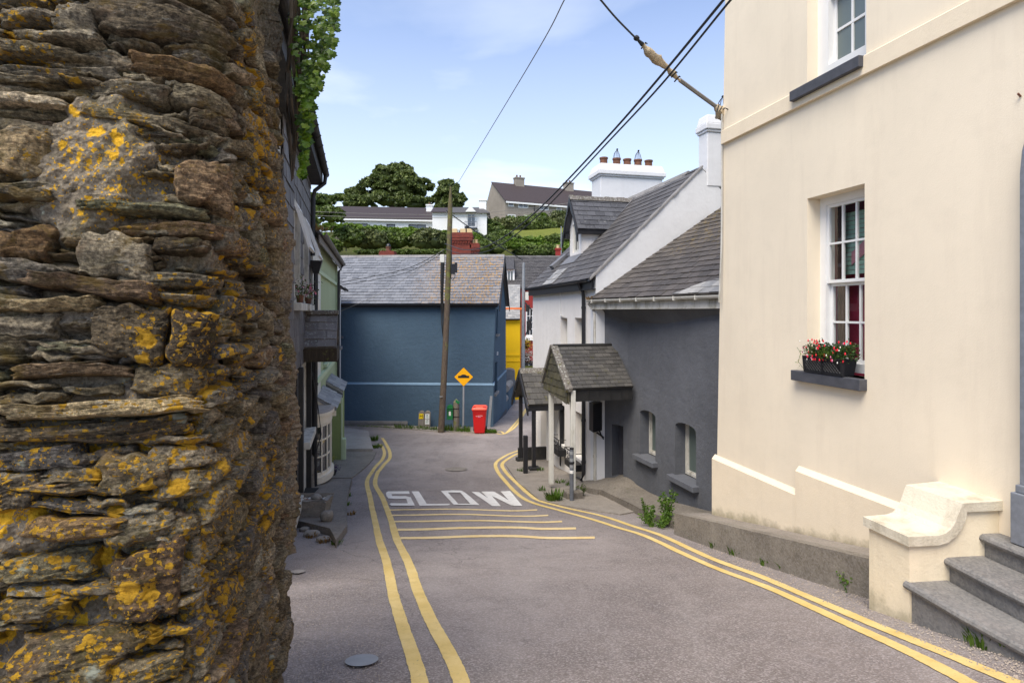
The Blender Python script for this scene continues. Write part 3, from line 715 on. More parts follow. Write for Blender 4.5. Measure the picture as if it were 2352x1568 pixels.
# ------------------------------------------------------------------ slates
def clip(poly, half):
    """Sutherland-Hodgman against a convex polygon (counter-clockwise)"""
    out = list(poly); n = len(half)
    for i in range(n):
        a, b = half[i], half[(i + 1) % n]; res = []
        if not out: return out
        side = lambda p: (b[0] - a[0]) * (p[1] - a[1]) - (b[1] - a[1]) * (p[0] - a[0])
        for k in range(len(out)):
            p, q = out[k], out[(k + 1) % len(out)]; sp, sq = side(p), side(q)
            if sp >= 0: res.append(p)
            if (sp >= 0) != (sq >= 0):
                t = sp / (sp - sq); res.append((p[0] + (q[0] - p[0]) * t, p[1] + (q[1] - p[1]) * t))
        out = res
    return out
def area(p): return 0.5 * sum(p[i][0] * p[(i + 1) % len(p)][1] - p[(i + 1) % len(p)][0] * p[i][1] for i in range(len(p)))
def slates(parent, O, U, V, poly, w, h, m, name='slate', thick=0.009, maxn=300, gap=0.006, jit=0.004, seed=1, rows_rand=0.0, drop=0.0):
    """lay overlapping slates over the (u,v) polygon; the largest maxn are objects, the rest one joined part"""
    O = Vector(O); U = Vector(U).normalized(); V = Vector(V).normalized(); N = U.cross(V).normalized()
    if (N.z < -0.02) or (abs(N.z) <= 0.02 and N.dot(O) > 0): U = -U; N = -N; poly = [(-a, b) for a, b in poly]
    if area(poly) < 0: poly = poly[::-1]
    rr = random.Random(seed); us = [p[0] for p in poly]; vs = [p[1] for p in poly]
    items = []; r = 0; v = min(vs) - 0.02; hh = h * 1.22
    while v < max(vs):
        u = min(us) - (w / 2 if r % 2 else 0) - w * 0.1
        while u < max(us):
            ww = w * (1 + rr.uniform(-rows_rand, rows_rand))
            j = rr.uniform(-jit, jit)
            cell = [(u + gap / 2, v + j), (u + ww - gap / 2, v + j + rr.uniform(-jit, jit) * .5), (u + ww - gap / 2, v + hh), (u + gap / 2, v + hh)]
            c = clip(cell, poly)
            if len(c) >= 3 and abs(area(c)) > w * h * 0.08 and rr.random() >= drop:
                full = len(c) == 4 and abs(abs(area(c)) - abs(area(cell))) < 1e-6
                wpos = O + U * (u + ww / 2) + V * (v + h / 2)
                items.append((wpos.length / max(0.05, abs(area(c))) ** 0.5, u, v, ww, c, full, rr.uniform(.6, 1.6), rr.random()))
            u += ww
        v += h; r += 1
    items.sort(key=lambda t: t[0])
    org_ = org(parent)
    variants = []
    def pmesh(pts, lift):
        top = []; bot = []
        for (a, b) in pts:
            l = thick * 1.15 * lift * (1 - b / hh)
            top.append((a, b, l + thick)); bot.append((a, b, l))
        n = len(pts); F_ = [tuple(range(n))]
        for i in range(n):
            k = (i + 1) % n; F_.append((i, n + i, n + k, k))
        return top + bot, F_
    for q in range(4):
        pts = [(gap / 2, rr.uniform(-jit, jit)), (w / 2, rr.uniform(-jit, jit) * .6), (w - gap / 2, rr.uniform(-jit, jit)), (w - gap / 2, hh), (gap / 2, hh)]
        v_, f_ = pmesh(pts, rr.uniform(.9, 1.4)); me = bpy.data.meshes.new(name); me.from_pydata(v_, [], f_); me.materials.append(m); variants.append(me)
    rot = Matrix((U, V, N)).transposed().to_4x4()
    rest = MB()
    for k, (dist, u, v, ww, c, full, lift, rnd_) in enumerate(items):
        if k < maxn:
            tiltr = Matrix.Rotation(rr.gauss(0, .006), 4, 'Z') @ Matrix.Rotation(rr.gauss(0, .008), 4, 'X')
            T = Matrix.Translation(O + U * u + V * v - org_) @ rot
            if full and rows_rand == 0:
                o = link_mesh(name, variants[int(rnd_ * 4)], None, parent); o.matrix_local = T @ tiltr
            else:
                v_, f_ = pmesh([(a - u, b - v) for a, b in c], lift); me = bpy.data.meshes.new(name); me.from_pydata(v_, [], f_); me.materials.append(m)
                o = link_mesh(name, me, None, parent); o.matrix_local = T
        else:
            v_, f_ = pmesh([(a - u, b - v) for a, b in c], lift); b0 = len(rest.v); B = O + U * u + V * v
            rest.v += [tuple(B + U * a + V * b + N * cc) for a, b, cc in v_]; rest.f += [tuple(b0 + i for i in f) for f in f_]
    if rest.f:
        rest.build('slate_field', m, parent, kind='stuff')
def roof_plane(name, root, O, U, V, poly, m, th=0.05):
    """board under the slates: top face just under the slate plane"""
    O = Vector(O); U = Vector(U).normalized(); V = Vector(V).normalized(); N = U.cross(V).normalized()
    if N.z < -0.02 or (abs(N.z) <= 0.02 and N.dot(O) > 0): N = -N
    mb = MB(); mb.prism([O + U * a + V * b - N * 0.004 for a, b in poly], -N * th)
    return mb.build(name, m, root)

# ------------------------------------------------------------------ windows
def window(root, fn, u0, u1, z0, z1, d, cols=2, rows=4, m=None, sash=True, fw=0.06, bar=0.022, glass=None, name='window', pane_parts=True, dep=0.09, parts=True):
    m = m or M['white_paint']; glass = glass or M['glass']
    mb = MB()
    zm = (z0 + z1) / 2
    mb.fbox(fn, u0, u0 + fw, z0, z1, d, d + dep); mb.fbox(fn, u1 - fw, u1, z0, z1, d, d + dep)
    mb.fbox(fn, u0 + fw, u1 - fw, z1 - fw, z1, d, d + dep); mb.fbox(fn, u0 + fw, u1 - fw, z0, z0 + fw * 1.1, d, d + dep)
    w = mb.build(name, m, root)
    sashes = [(z0 + fw * 1.1, zm, d + dep * .55), (zm, z1 - fw, d + dep * .15)] if sash else [(z0 + fw, z1 - fw, d + dep * .3)]
    for (a, b, dd) in sashes:
        rws = max(1, rows // 2) if sash else rows
        s = MB(); t = 0.035 if sash else 0.03
        s.fbox(fn, u0 + fw + .001, u0 + fw + t, a, b, dd, dd + .035); s.fbox(fn, u1 - fw - t, u1 - fw - .001, a, b, dd, dd + .035)
        s.fbox(fn, u0 + fw + t, u1 - fw - t, b - t, b, dd, dd + .035); s.fbox(fn, u0 + fw + t, u1 - fw - t, a, a + t, dd, dd + .035)
        ua, ub, za, zb = u0 + fw + t, u1 - fw - t, a + t, b - t
        for i in range(1, cols): x = ua + (ub - ua) * i / cols; s.fbox(fn, x - bar / 2, x + bar / 2, za, zb, dd + .003, dd + .03)
        for j in range(1, rws): y = za + (zb - za) * j / rws; s.fbox(fn, ua, ub, y - bar / 2, y + bar / 2, dd + .001, dd + .028)
        s.build('sash' if sash else 'casement', m, w)
        if parts:
            for i in range(cols):
                for j in range(rws):
                    x0, x1 = ua + (ub - ua) * i / cols, ua + (ub - ua) * (i + 1) / cols; y0, y1 = za + (zb - za) * j / rws, za + (zb - za) * (j + 1) / rws
                    g = MB(); g.poly([fn(x0, y0, dd + .016), fn(x1, y0, dd + .016), fn(x1, y1, dd + .016), fn(x0, y1, dd + .016)]); g.build('pane', glass, w)
        else:
            g = MB(); g.poly([fn(ua, za, dd + .016), fn(ub, za, dd + .016), fn(ub, zb, dd + .016), fn(ua, zb, dd + .016)]); g.build('pane', glass, w)
    return w
def shell(mb, fn, u0, u1, zb, ze, depth):
    """sides and back of a house behind its front skin"""
    mb.poly([fn(u0, zb, 0), fn(u0, ze, 0), fn(u0, ze, depth), fn(u0, zb, depth)])
    mb.poly([fn(u1, zb, 0), fn(u1, ze, 0), fn(u1, ze, depth), fn(u1, zb, depth)])
    mb.poly([fn(u0, zb, depth), fn(u1, zb, depth), fn(u1, ze, depth), fn(u0, ze, depth)])
    return mb
def gable(mb, fn, u, ze, zr, half, inner=0):
    mb.poly([fn(u, ze, 0), fn(u, ze, 2 * half), fn(u, zr, half)])
    return mb

# ------------------------------------------------------------------ cream house
W1 = Wall(4.84, 0.227, 1)
def U1(Y): return Y * W1.L
cream = empty('cream_house', W1.fn(U1(6), -2.5), 'tall cream rendered house with sash windows and grey stone steps', 'house')
fn = W1.fn
uc = U1(8.39)
ua_, ub_ = W1.uz(1986, 600)[0], W1.uz(1854, 600)[0]
LW = rect(ua_, ub_, -0.67, 1.28); UW = rect(ua_ - .02, ub_, 2.54, 4.4)
# arched doorway
dY = 3.40; du = U1(dY); dr = 0.70; zs = 1.02; zthr = -1.70
arch = [(du - dr, zthr)] + [(du + dr, zthr)] + [(du + dr * math.cos(a), zs + dr * math.sin(a)) for a in np.linspace(0, math.pi, 18)]
# old walls are not quite plumb: the corner leans a little outwards with height
def corner_u(z): return W1.Y(1645 + (1666 - 1645) * min(1.0, max(0, (z + 2.85) / 7.3))) * W1.L
outer = [(U1(-1.0), -3.6), (uc, -3.6), (corner_u(-2.85), -2.85), (corner_u(0), 0), (corner_u(2.4), 2.4), (corner_u(4.45), 4.45), (corner_u(4.45), 6.4), (U1(-1.0), 6.4)]
mb = MB(); wall_mesh(mb, fn, outer, [LW, UW, arch], 0.20, 0.5)
mb.poly([fn(*p, 0) for p in outer[1:7]] + [fn(p[0], p[1], 7.0) for p in reversed(outer[1:7])])
mb.poly([fn(U1(-1), -3.6, 0), fn(U1(-1), 6.4, 0), fn(U1(-1), 6.4, 7), fn(U1(-1), -3.6, 7)])
mb.poly([fn(U1(-1), -3.6, 7), fn(uc, -3.6, 7), fn(uc, 6.4, 7), fn(U1(-1), 6.4, 7)])
wall = mb.build('wall', M['cream'], cream)
mb = MB()
O = fn(U1(-1.3), 6.4, -.25)
mb.prism([fn(U1(-1.3), 6.4, -.25), fn(uc - .05, 6.4, -.25), fn(uc - .05, 8.6, 3.5), fn(U1(-1.3), 8.6, 3.5)], (0, 0, .12)); mb.prism([fn(U1(-1.3), 6.4, 7.25), fn(uc - .05, 6.4, 7.25), fn(uc - .05, 8.6, 3.5), fn(U1(-1.3), 8.6, 3.5)], (0, 0, .12))
mb.build('roof', M['slate_dark'], cream)
# string course with a weathered top
mb = MB()
def band(u0, u1, zb, zt, pr, slope=.03):
    n = 14
    for i in range(n):
        a = u0 + (u1 - u0) * i / n; b = u0 + (u1 - u0) * (i + 1) / n
        mb.hexa([fn(a, zb, -pr), fn(b, zb, -pr), fn(b, zb, .002), fn(a, zb, .002), fn(a, zt - slope, -pr), fn(b, zt - slope, -pr), fn(b, zt, .002), fn(a, zt, .002)])
band(U1(-1), W1.Y(1662.5) * W1.L, 2.35, 2.56, .045)
mb.build('string_course', M['cream_trim'], cream)
# stepped plinth
mb = MB()
def plinth(u0, u1, z):
    mb.hexa([fn(u0, -3.4, -.05), fn(u1, -3.4, -.05), fn(u1, -3.4, .002), fn(u0, -3.4, .002), fn(u0, z - .06, -.05), fn(u1, z - .06, -.05), fn(u1, z, .002), fn(u0, z, .002)])
plinth(U1(6.735), uc + .03, -2.05); plinth(U1(4.55), U1(6.735) - .003, -1.77)
mb.build('plinth', M['cream_trim'], cream)
# sills
for (a, b, z, pr) in ((ua_ - .03, ub_ + .16, -.67, .09), (ua_ - .03, ub_ + .17, 2.54, .10)):
    mb = MB(); mb.fbox(fn, a, b, z - .115, z, -pr, .19); mb.build('sill', M['dark_sill'], cream, bevel=.006)
window(cream, fn, ua_ + .0, ub_ - .0, -.64, 1.28, .17, cols=3, rows=4, fw=.085, bar=.022, m=M['white_paint'], glass=M['pane'], dep=.12)
window(cream, fn, ua_ - .02, ub_ - .0, 2.56, 4.4, .14, cols=2, rows=4, fw=.16, bar=.028, m=M['white_paint'], glass=M['glass_green'], dep=.14)
# behind the lower window: curtain, and coloured sheets imitating the opposite house's reflection
mb = MB(); mb.fbox(fn, ua_ - .5, ub_ + .15, -1.0, 1.6, .62, .66); mb.fbox(fn, ua_ - .5, ua_ - .45, -1, 1.6, .205, .62); mb.fbox(fn, ub_ + .10, ub_ + .15, -1, 1.6, .205, .62)
mb.fbox(fn, ua_ - .45, ub_ + .10, 1.55, 1.6, .205, .62); mb.fbox(fn, ua_ - .45, ub_ + .10, -1, -.95, .205, .62)
mb.build('reflection_box', M['maroon'], cream)  # maroon stands in for the house opposite mirrored in the glass
mb = MB()
for i in range(4): mb.fbox(fn, ub_ - .17 + i * .03, ub_ - .17 + i * .03 + .022, -.7, 1.25, .33 + .02 * (i % 2), .36 + .02 * (i % 2))
mb.build('curtain', M['brown_curtain'], cream)
mb = MB()
for i in range(14): mb.fbox(fn, ua_ - .1, ub_ - .10, .42 + i * .05, .42 + i * .05 + .044, .42 + .004 * (i % 2), .43 + .004 * (i % 2))
mb.build('reflection_blind', M['mint'], cream)  # mint slats imitate the green part of that reflection
mb = MB(); mb.hexa([fn(ua_ - .1, .95, .405), fn(ub_ - .2, .52, .405), fn(ub_ - .2, .52, .412), fn(ua_ - .1, .95, .412), fn(ua_ - .1, 1.12, .405), fn(ub_ - .2, .66, .405), fn(ub_ - .2, .66, .412), fn(ua_ - .1, 1.12, .412)])
mb.build('reflection_band', M['pink'], cream)  # pink strip painted in as part of the same reflection
mb = MB(); mb.fbox(fn, ua_ + .1, ua_ + .36, -1, -.05, .5, .6); mb.build('cabinet', M['interior'], cream)
# door surround
mb = MB()
for (r0, r1, pr) in ((.02, .15, -.05), (.15, .27, -.09)):
    for s0 in (-1, 1):
        mb.fbox(fn, *sorted((du + s0 * (dr + r0), du + s0 * (dr + r1))), zthr + .42, zs, pr, .01)
    aa = np.linspace(0, math.pi, 19)
    for a, b in zip(aa[:-1], aa[1:]):
        q = lambda r, t, d: fn(du + r * math.cos(t), zs + r * math.sin(t), d)
        mb.hexa([q(dr + r0, a, pr), q(dr + r1, a, pr), q(dr + r1, b, pr), q(dr + r0, b, pr), q(dr + r0, a, .01), q(dr + r1, a, .01), q(dr + r1, b, .01), q(dr + r0, b, .01)])
mb.build('door_surround', M['door_stone'], cream)
mb = MB()
for s0 in (-1, 1):
    mb = MB(); a, b = sorted((du + s0 * (dr - .0), du + s0 * (dr + .31))); mb.fbox(fn, a, b, zthr - .02, zthr + .36, -.13, .01)
    a, b = sorted((du + s0 * (dr + .01), du + s0 * (dr + .29))); mb.fbox(fn, a, b, zthr + .36, zthr + .42, -.11, .01)
    mb.build('plinth_block', M['door_stone'], cream, bevel=.008)
mb = MB(); mb.prism([fn(p[0], p[1], .195) for p in arch], W1.n * .05); dpan = mb.build('door', M['maroon'], cream)
mb = MB()
for i in range(2):
    for j in range(3): mb.fbox(fn, du - .42 + i * .46, du - .04 + i * .46, zthr + .12 + j * .68, zthr + .68 + j * .68, .175, .196)
mb.build('door_panel', M['maroon'], dpan)
mb = MB(); mb.lathe(fn(du + .5, -.7, .13), [(0.0, -.03), (.03, -.02), (.035, 0), (.03, .02), (0.0, .03)]); mb.build('knob', M['galv'], dpan)

# steps
def nosed_step(pts_front, pts_back, z, rise, m, parent):
    """tread with a rounded nosing over a riser; pts are plan points front and back"""
    mb = MB(); n = len(pts_front)
    prof = [(-.0, -.065), (-.022, -.05), (-.03, -.032), (-.022, -.012), (0, 0)]
    for i in range(n - 1):
        fa, fb = Vector((*pts_front[i], 0)), Vector((*pts_front[i + 1], 0)); ba, bb = Vector((*pts_back[i], 0)), Vector((*pts_back[i + 1], 0))
        oa = (fa - ba).normalized(); ob = (fb - bb).normalized()
        ra = [fa - oa * q[0] + Vector((0, 0, z + q[1])) for q in prof]; rb = [fb - ob * q[0] + Vector((0, 0, z + q[1])) for q in prof]
        for k in range(4): mb.poly([ra[k], rb[k], rb[k + 1], ra[k + 1]])
        mb.poly([ra[4], rb[4], bb + Vector((0, 0, z)), ba + Vector((0, 0, z))])
        ia, ib = fa - oa * .02, fb - ob * .02
        mb.poly([ra[0], rb[0], ib + Vector((0, 0, z - .065)), ia + Vector((0, 0, z - .065))])
        mb.poly([ia + Vector((0, 0, z - .065)), ib + Vector((0, 0, z - .065)), ib + Vector((0, 0, z - rise)), ia + Vector((0, 0, z - rise))])
    for fr, bk in ((pts_front[0], pts_back[0]), (pts_front[-1], pts_back[-1])):
        mb.poly([(fr[0], fr[1], z - .03), (bk[0], bk[1], z - .03), (bk[0], bk[1], z - rise), (fr[0], fr[1], z - rise)])
    return mb.build('step', m, parent)
def LX(c, Y): return c - .227 * Y
S1 = [(3.04, 4.50), (3.10, 4.0), (3.17, 3.62), (3.28, 3.0), (3.42, 2.4)]
S2 = [(3.36, 4.53), (3.38, 4.2), (3.41, 3.89), (3.55, 3.2), (3.66, 2.6)]
S3 = [(3.66, 4.55), (3.69, 4.3), (3.72, 4.1), (3.82, 3.4), (3.95, 2.8)]
S4 = [(W1.X0 - .227 * y + .25, y) for _, y in S3]
steps = empty('front_steps', (3.3, 4.0, -2.45), 'grey stone steps with rounded nosings up to the cream house door', 'steps')
nosed_step(S1, S2, -2.07, .60, M['step_stone'], steps)
nosed_step(S2, S3, -1.895, .30, M['step_stone'], steps)
nosed_step(S3, S4, -1.725, .30, M['step_stone'], steps)

# curved cheek wall beside the steps
cheek = empty('cheek_wall', (3.3, 4.7, -2.5), 'cream rendered cheek wall with a curved cap at the foot of the steps', 'low wall')
Pn, Pf = Vector((3.045, 4.47, 0)), Vector((2.975, 4.86, 0))        # near and far corner of the end face
Dn, Df = (Vector((3.82, 4.56, 0)) - Pn).normalized(), Vector((.974, .215, 0))
Tn, Tf = .79, .75
prof = [(0, -1.79), (.22, -1.79), (.30, -1.775), (.37, -1.73), (.42, -1.67), (.455, -1.60), (.475, -1.545), (.50, -1.545), (.80, -1.545)]
mb = MB()
def cheek_pt(t, z, far, off=0):
    B, D_, T = (Pf, Df, Tf) if far else (Pn, Dn, Tn)
    p = B + D_ * (t * T / .8); return Vector((p.x, p.y, z))
n = len(prof)
for far in (0, 1):
    mb.poly([cheek_pt(0, -2.75, far)] + [cheek_pt(t, z, far) for t, z in prof] + [cheek_pt(.80, -2.75, far)])
mb.poly([cheek_pt(0, -2.75, 0), cheek_pt(0, prof[0][1], 0), cheek_pt(0, prof[0][1], 1), cheek_pt(0, -2.75, 1)])
for i in range(n - 1): mb.poly([cheek_pt(*prof[i], 0), cheek_pt(*prof[i + 1], 0), cheek_pt(*prof[i + 1], 1), cheek_pt(*prof[i], 1)])
mb.poly([cheek_pt(.8, -2.75, 0), cheek_pt(.8, prof[-1][1], 0), cheek_pt(.8, prof[-1][1], 1), cheek_pt(.8, -2.75, 1)])
mb.build('wall', M['cheek'], cheek)
mb = MB()
capp = [(-.035, -1.785), (.22, -1.785), (.30, -1.77), (.37, -1.725), (.42, -1.665), (.455, -1.595), (.465, -1.54), (.80, -1.54)]
nrm = [(0, 1), (0, 1), (-.25, .97), (-.55, .83), (-.75, .66), (-.9, .43), (-.5, .9), (0, 1)]
def cp(i, far, top):
    t, z = capp[i]
    if top: t += nrm[i][0] * .075; z += nrm[i][1] * .075
    p = cheek_pt(t, z, far); o = (Pn - Pf).normalized() * (.03 if not far else -.03); return p + Vector((o.x, o.y, 0))
for i in range(len(capp) - 1):
    mb.hexa([cp(i, 0, 0), cp(i + 1, 0, 0), cp(i + 1, 1, 0), cp(i, 1, 0), cp(i, 0, 1), cp(i + 1, 0, 1), cp(i + 1, 1, 1), cp(i, 1, 1)])
capo = mb.build('cap', M['cream_cap'], cheek)
md = capo.modifiers.new('weld', 'WELD'); md.merge_threshold = .0005

# raised footway along the cream house
def zfoot(x, y): return -2.19 - .225 * (y - 5.17) + .006 * nz(x, y, 3)
fwp = [(W1.X0 - .5 - .227 * y, y) for y in (4.85, 5.6, 6.4, 7.2, 8.0, 8.55)] + [(W1.X0 + .02 - .227 * y, y) for y in (8.62, 7.6, 6.4, 5.4, 4.85)]
slab('footway', fwp, zfoot, M['conc'], None, thick=.02, grid=.3)
mb = MB()
yy = np.linspace(4.82, 8.56, 24)
for a, b in zip(yy[:-1], yy[1:]):
    q = [(W1.X0 - .5 - .227 * y, y) for y in (a, b)]
    f = lambda i, dx, z: Vector((q[i][0] + dx, q[i][1], z))
    jit_ = lambda y: .006 * nz(y, 1.0, 9)
    mb.hexa([f(0, -.03 + jit_(a), zfoot(*q[0]) - .75), f(1, -.03 + jit_(b), zfoot(*q[1]) - .75), f(1, .12, zfoot(*q[1]) - .75), f(0, .12, zfoot(*q[0]) - .75),
             f(0, -.01 + jit_(a), zfoot(*q[0]) + .006), f(1, -.01 + jit_(b), zfoot(*q[1]) + .006), f(1, .12, zfoot(*q[1]) + .006), f(0, .12, zfoot(*q[0]) + .006)])
tag(mb.build('kerb', M['kerb_pale'], None), 'high concrete kerb wall holding the footway of the cream house', None, None, 'structure')

# ------------------------------------------------------------------ dark grey house (curved wall)
class Path:
    def __init__(s, pts, side=1):
        p = smooth_line([Vector((x, y, 0)) for x, y in pts], 20); s.p = p; s.s = [0.0]; s.side = side
        for a, b in zip(p[:-1], p[1:]): s.s.append(s.s[-1] + (b - a).length)
        s.L = s.s[-1]; s.X = np.array([q.x for q in p]); s.Yv = np.array([q.y for q in p]); s.S = np.array(s.s)
    def fn(s, u, z, d=0.0):
        x = np.interp(u, s.S, s.X); y = np.interp(u, s.S, s.Yv); e = 0.15
        u0, u1 = max(0, u - e), min(s.L, u + e)
        t = Vector((np.interp(u1, s.S, s.X) - np.interp(u0, s.S, s.X), np.interp(u1, s.S, s.Yv) - np.interp(u0, s.S, s.Yv), 0)).normalized()
        if u > s.L: x += t.x * (u - s.L); y += t.y * (u - s.L)
        if u < 0: x += t.x * u; y += t.y * u
        n = Vector((t.y, -t.x, 0)) * s.side
        return Vector((x + n.x * d, y + n.y * d, z))
    def uz(s, px, py):
        k = (px - CX) / F; i = int(np.argmin(np.abs(s.X / s.Yv - k))); return s.S[i], -(py - HY) / F * s.Yv[i]
GP = Path([(3.78, 8.7), (3.436, 9.8), (3.106, 10.98), (2.72, 12.3), (2.47, 12.95), (1.97, 13.52)])      # from the cream side away; inward is to the right
gf = GP.fn
grey = empty('grey_house', (2.9, 11.5, -3.8), 'low dark grey rendered house with arched windows and mossy slates', 'house')
def arch_hole(p0, p1, zb, zsp, rise):
    a, b = sorted((GP.uz(p0, 900)[0], GP.uz(p1, 900)[0]))
    return [(a, zb), (b, zb), (b, zsp)] + [((a + b) / 2 + (b - a) / 2 * math.cos(t), zsp + rise * math.sin(t)) for t in np.linspace(0, math.pi, 9)[1:-1]] + [(a, zsp)]
h1 = arch_hole(1469.7, 1504, -3.02, -2.13, .09); h2 = arch_hole(1551, 1599.5, -3.09, -2.15, .10)
da, db = sorted((GP.uz(1406, 1000)[0], GP.uz(1432, 1000)[0])); h3 = rect(da, db, -3.72, -2.54)
outer = [(0, -4.4), (GP.L, -4.6), (GP.L, .08), (0, .08)]
mb = MB(); wall_mesh(mb, gf, outer, [h1, h2, h3], .26, .3)
shell(mb, gf, 0, GP.L, -4.4, .1, 4.5)
mb.build('wall', M['grey_render'], grey)
for h, (pa, pb) in ((h1, (1459, 1505)), (h2, (1539, 1603))):
    a, b = h[0][0], h[1][0]; zt = h[3][1]
    window(grey, gf, a + .0, b - .0, h[0][1] + .02, h[2][1] + .14, .22, cols=1, rows=1, sash=False, fw=.05, glass=M['glass_green'], m=M['old_white'], dep=.06)
    mb = MB(); mb.fbox(gf, a - .10, b + .10, h[0][1] - .09, h[0][1] + .01, -.13, .2); mb.build('sill', M['grey_sill'], grey, bevel=.008)
mb = MB(); mb.fbox(gf, da - .02, db + .02, -3.75, -2.5, .25, .32)
for i in range(4): mb.fbox(gf, da + .02 + i * (db - da - .04) / 4, da + .005 + (i + 1) * (db - da - .04) / 4, -3.7, -2.56, .235, .252)
mb.build('door', M['plinth_dark'], grey)
# fascia, gutter and roof
EA, EB = gf(0, 0), gf(GP.L, 0)
ga = Vector((3.30, 9.62, 0)); gb = Vector((1.77, 13.42, 0)); gd = (ga - gb).normalized(); gn = Vector((-gd.y, gd.x, 0))
if gn.x < 0: gn = -gn
ga = ga + gd * .9
def rf(u, z, d=0.0): p = gb + gd * u + gn * d; return Vector((p.x, p.y, z))
RL = (ga - gb).length
mb = MB(); mb.fbox(rf, 0, RL, .06, .21, .05, .08); mb.fbox(rf, 0, RL, .055, .075, .03, .30)
mb.fbox(rf, .02, .05, .07, .2, .03, .049)
mb.build('fascia', M['gutter_grey'], grey)
mb = MB()
half = [(math.cos(a), math.sin(a)) for a in np.linspace(math.pi, 2 * math.pi, 8)]
def gutter(mb, fn_, u0, u1, z, dc, r, slope=0.0, n=10):
    for i in range(n):
        a = u0 + (u1 - u0) * i / n; b = u0 + (u1 - u0) * (i + 1) / n; za = z + slope * i / n; zb = z + slope * (i + 1) / n
        for k in range(7):
            (c0, s0), (c1, s1) = half[k], half[k + 1]
            for rr_ in (r, r * .88): mb.poly([fn_(a, za + s0 * rr_, dc + c0 * rr_), fn_(b, zb + s0 * rr_, dc + c0 * rr_), fn_(b, zb + s1 * rr_, dc + c1 * rr_), fn_(a, za + s1 * rr_, dc + c1 * rr_)])
        for s_ in (-1, 1): mb.poly([fn_(a, za, dc + s_ * r), fn_(b, zb, dc + s_ * r), fn_(b, zb, dc + s_ * r * .88), fn_(a, za, dc + s_ * r * .88)])
gutter(mb, rf, -.05, RL, .275, 0.0, .06)
for i in range(9): u = .2 + i * (RL - .3) / 8; mb.fbox(rf, u, u + .016, .205, .283, -.063, .07)
mb.build('gutter', M['offwhite'], grey)
pitch = math.tan(math.radians(34.3)); Vd = (gn + Vector((0, 0, pitch))).normalized(); slopeL = 3.9
Og = rf(0, .28, -.04)
# white gable closes the far end: clip the slates along it
gable_dir = Vector((.974, .227, 0))
def uv_of(p, O_, U_, V_): q = p - O_; return (q.dot(U_), q.dot(V_))
endt = Vector((1.93, 13.33, 0)) + gable_dir * 3.9
e0 = (0.18, 0.0); e1 = uv_of(Vector((endt.x, endt.y, .28 + 3.6 * pitch)), Og, gd, Vd)
gp_ = [(0.10, 0), (RL, 0), (RL, slopeL), (e1[0] + .0, slopeL)]
roof = roof_plane('roof', grey, Og, gd, Vd, gp_, M['slate_old'])
slates(roof, Og, gd, Vd, gp_, .27, .205, M['slate_old'], thick=.014, jit=.014, seed=3, gap=.010)
# newer pale slates near the eaves
slates(roof, Og + (gd.cross(Vd) if gd.cross(Vd).z > 0 else -gd.cross(Vd)) * .022, gd, Vd, [(2.75, 0.02), (RL, 0.02), (RL, .60), (3.9, .60), (3.6, .38), (2.75, .22)], .27, .205, M['slate_pale'], thick=.010, jit=.003, seed=5)
mb = MB(); mb.prism([Og + Vd * slopeL + gd * u for u in (e1[0], RL)] + [rf(RL, .1, 6.6), rf(e1[0], .1, 6.6)], (0, 0, -.05)); mb.build('rear_roof', M['slate_old'], grey)
# moss and grass growing at the end of the gutter
def leaf_quads(C, size, n, spread, rr, flat=0.0, up=0.0):
    """n little leaves round the points C"""
    C = np.asarray(C); k = rr.randint(0, len(C), n); c = C[k] + rr.normal(0, 1, (n, 3)) * np.asarray(spread)
    a = rr.normal(0, 1, (n, 3)); a[:, 2] *= (1 - flat); a /= np.linalg.norm(a, axis=1)[:, None]
    b = rr.normal(0, 1, (n, 3)); b -= (b * a).sum(1)[:, None] * a; b /= np.linalg.norm(b, axis=1)[:, None]
    s = size * rr.uniform(.55, 1.3, n)[:, None]
    V = np.stack([c - a * s * .9, c - b * s * .45, c + a * s * .9, c + b * s * .45], 1).reshape(-1, 3)
    return V, np.arange(4 * n).reshape(-1, 4)
def tuft(name, at, r, h, n, size, m, parent=None, label=None, cat=None, group=None, kind=None, blades=True, rr=NR):
    """clump of stems with leaves"""
    V = []; Fq = []; at = Vector(at)
    for i in range(n):
        a = rr.uniform(0, 6.28); d = r * math.sqrt(rr.uniform()); b = Vector((at.x + d * math.cos(a), at.y + d * math.sin(a), at.z))
        hh = h * rr.uniform(.4, 1.1); lean = Vector((math.cos(a), math.sin(a), 0)) * (hh * rr.uniform(.1, .7))
        tip = b + lean + Vector((0, 0, hh)); mid = b + lean * .35 + Vector((0, 0, hh * .6))
        w = size * rr.uniform(.5, 1.2); s = Vector((-math.sin(a + .7), math.cos(a + .7), 0)) * w
        k = len(V); V += [tuple(b - s * .4), tuple(b + s * .4), tuple(mid + s), tuple(mid - s)]; Fq.append((k, k + 1, k + 2, k + 3))
        k = len(V); V += [tuple(mid - s), tuple(mid + s), tuple(tip + s * .1), tuple(tip - s * .1)]; Fq.append((k, k + 1, k + 2, k + 3))
    o = np_mesh(name, V, Fq, m, parent, kind=kind)
    if parent is None and kind is None: tag(o, label, cat, group)
    return o
tuft('moss', rf(.1, .27, 0), .12, .10, 60, .012, M['dry_leaf'], grey)
pp = [rf(-.02, .2, 0), rf(.0, .08, .10), Vector((1.90, 13.36, -.05)), Vector((1.90, 13.34, -1.5)), Vector((1.90, 13.33, -3.95))]
mb = MB(); mb.tube(pp, .038, 8)
for z in (-1.2, -2.4, -3.3): mb.tube([(1.90, 13.34, z - .03), (1.90, 13.34, z + .03)], .048, 8)
mb.build('downpipe', M['gutter_grey'], grey, smooth=True)

